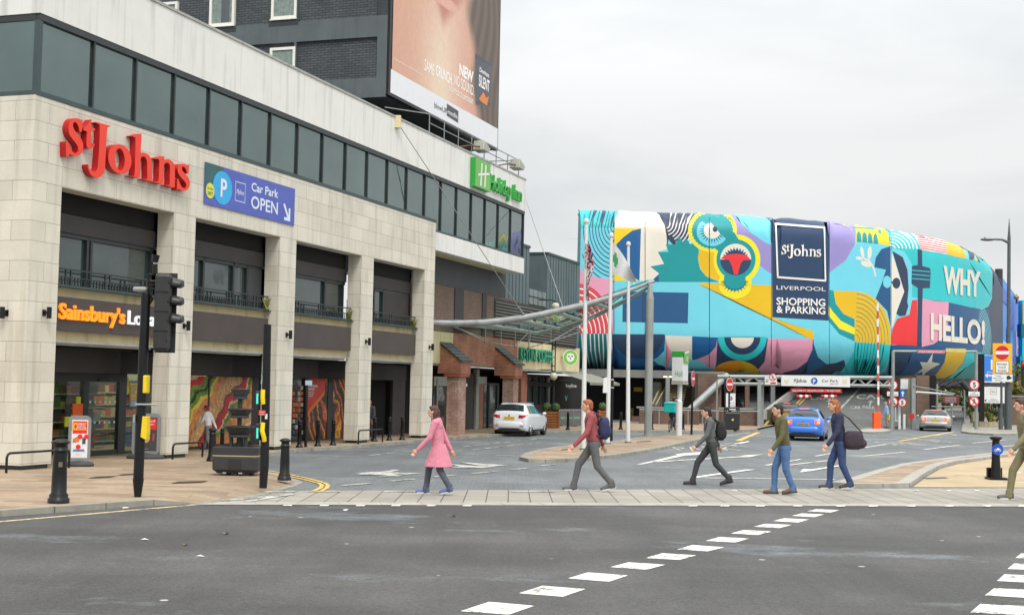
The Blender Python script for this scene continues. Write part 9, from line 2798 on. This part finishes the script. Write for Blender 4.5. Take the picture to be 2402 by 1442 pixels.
MB().cyl((-.1, .42, .30), (.1, .42, .30), .02, ALLOY).cyl((.05, .42, .30), (.058, .42, .30), .09, BLK, n=20).box(.1, .2, .38, .46, .17, .19, BLK).box(-.2, -.1, .38, .46, .41, .43, BLK).build('pedal', bk)
off_ = Matrix.Rotation(R(-22), 3, 'Z') @ Vector((0, .26, 0))
pb, k, S, J = person('delivery rider in dark clothes seated on the bicycle with a turquoise box bag', (rd[0] + off_.x, rd[1] + off_.y, rd[2] - .02), R(-22), 1.74, CHAR, fab('navy trousers', rgb(48, 54, 84)), (BLKS, WSOLE), SKN, HDK, .2, 1, .2, lean=.14, seated=True, elbows='grip', group='people riding', vox=.013)
t = thing('delivery_bag', 'turquoise insulated delivery box worn on the rider\'s back', 'bag', pb.location, R(-22))
TQB = mat('turquoise nylon', rgb(16, 178, 172), .6, 0, .1, 4, .2, 20)
b = MB(); b.box(-.30, .30, -.52, -.10, 1.0, 1.52, TQB); b.build('box', t, bev=.05)
MB().box(-.302, .302, -.525, -.095, 1.40, 1.43, mat('turquoise seam', rgb(10, 130, 128), .6)).build('flap', t)
MB().box(-.1, .1, -.36, -.2, 1.52, 1.54, WHT).build('top_label', t)
MB().tube([(-.14, -.12, 1.44), (-.14, .08, 1.5), (-.14, .16, 1.3), (-.14, -.1, 1.08)], .018, BLK2).tube([(.14, -.12, 1.44), (.14, .08, 1.5), (.14, .16, 1.3), (.14, -.1, 1.08)], .018, BLK2).build('strap', t)
# ---- small litter on the carriageway
rr = random.Random(5)
for i, (x, y, lb) in enumerate(((1062, 1211, 'curled yellow leaf on the dark road below the crossing'), (530, 1252, 'pale yellow leaf on the dark road at lower left'), (435, 1278, 'brown leaf on the dark road at lower left'))):
    p = G(x, y, .008); t = thing('fallen_leaf', lb, 'leaf', tuple(p), rr.uniform(0, 6), 'fallen leaves on the road')
    b = MB(); b.add([(-.07, 0, 0), (0, .04, .03), (.07, 0, .015), (0, -.04, .02)], [(0, 1, 2, 3)], LEAFY); b.build('blade', t); MB().cyl((.06, 0, .015), (.11, .01, .03), .004, LEAFY, n=5).build('stalk', t)
for i, (x, y, lb) in enumerate(((340, 1265, 'flat white paper scrap on the dark road'), (810, 1196, 'white crumpled paper near the crossing'), (470, 1304, 'second flat white scrap on the dark road'), (296, 1191, 'white and yellow wrapper in the kerb gutter'))):
    p = G(x, y, .008); t = thing('paper_scrap', lb, 'litter', tuple(p), rr.uniform(0, 6), 'paper litter on the road')
    b = MB(); b.add([(-.06, -.03, 0), (.06, -.03, .01), (.06, .03, 0), (-.06, .04, .012), (0, 0, .02)], [(0, 1, 4), (1, 2, 4), (2, 3, 4), (3, 0, 4)], LITW); b.build('scrap', t)
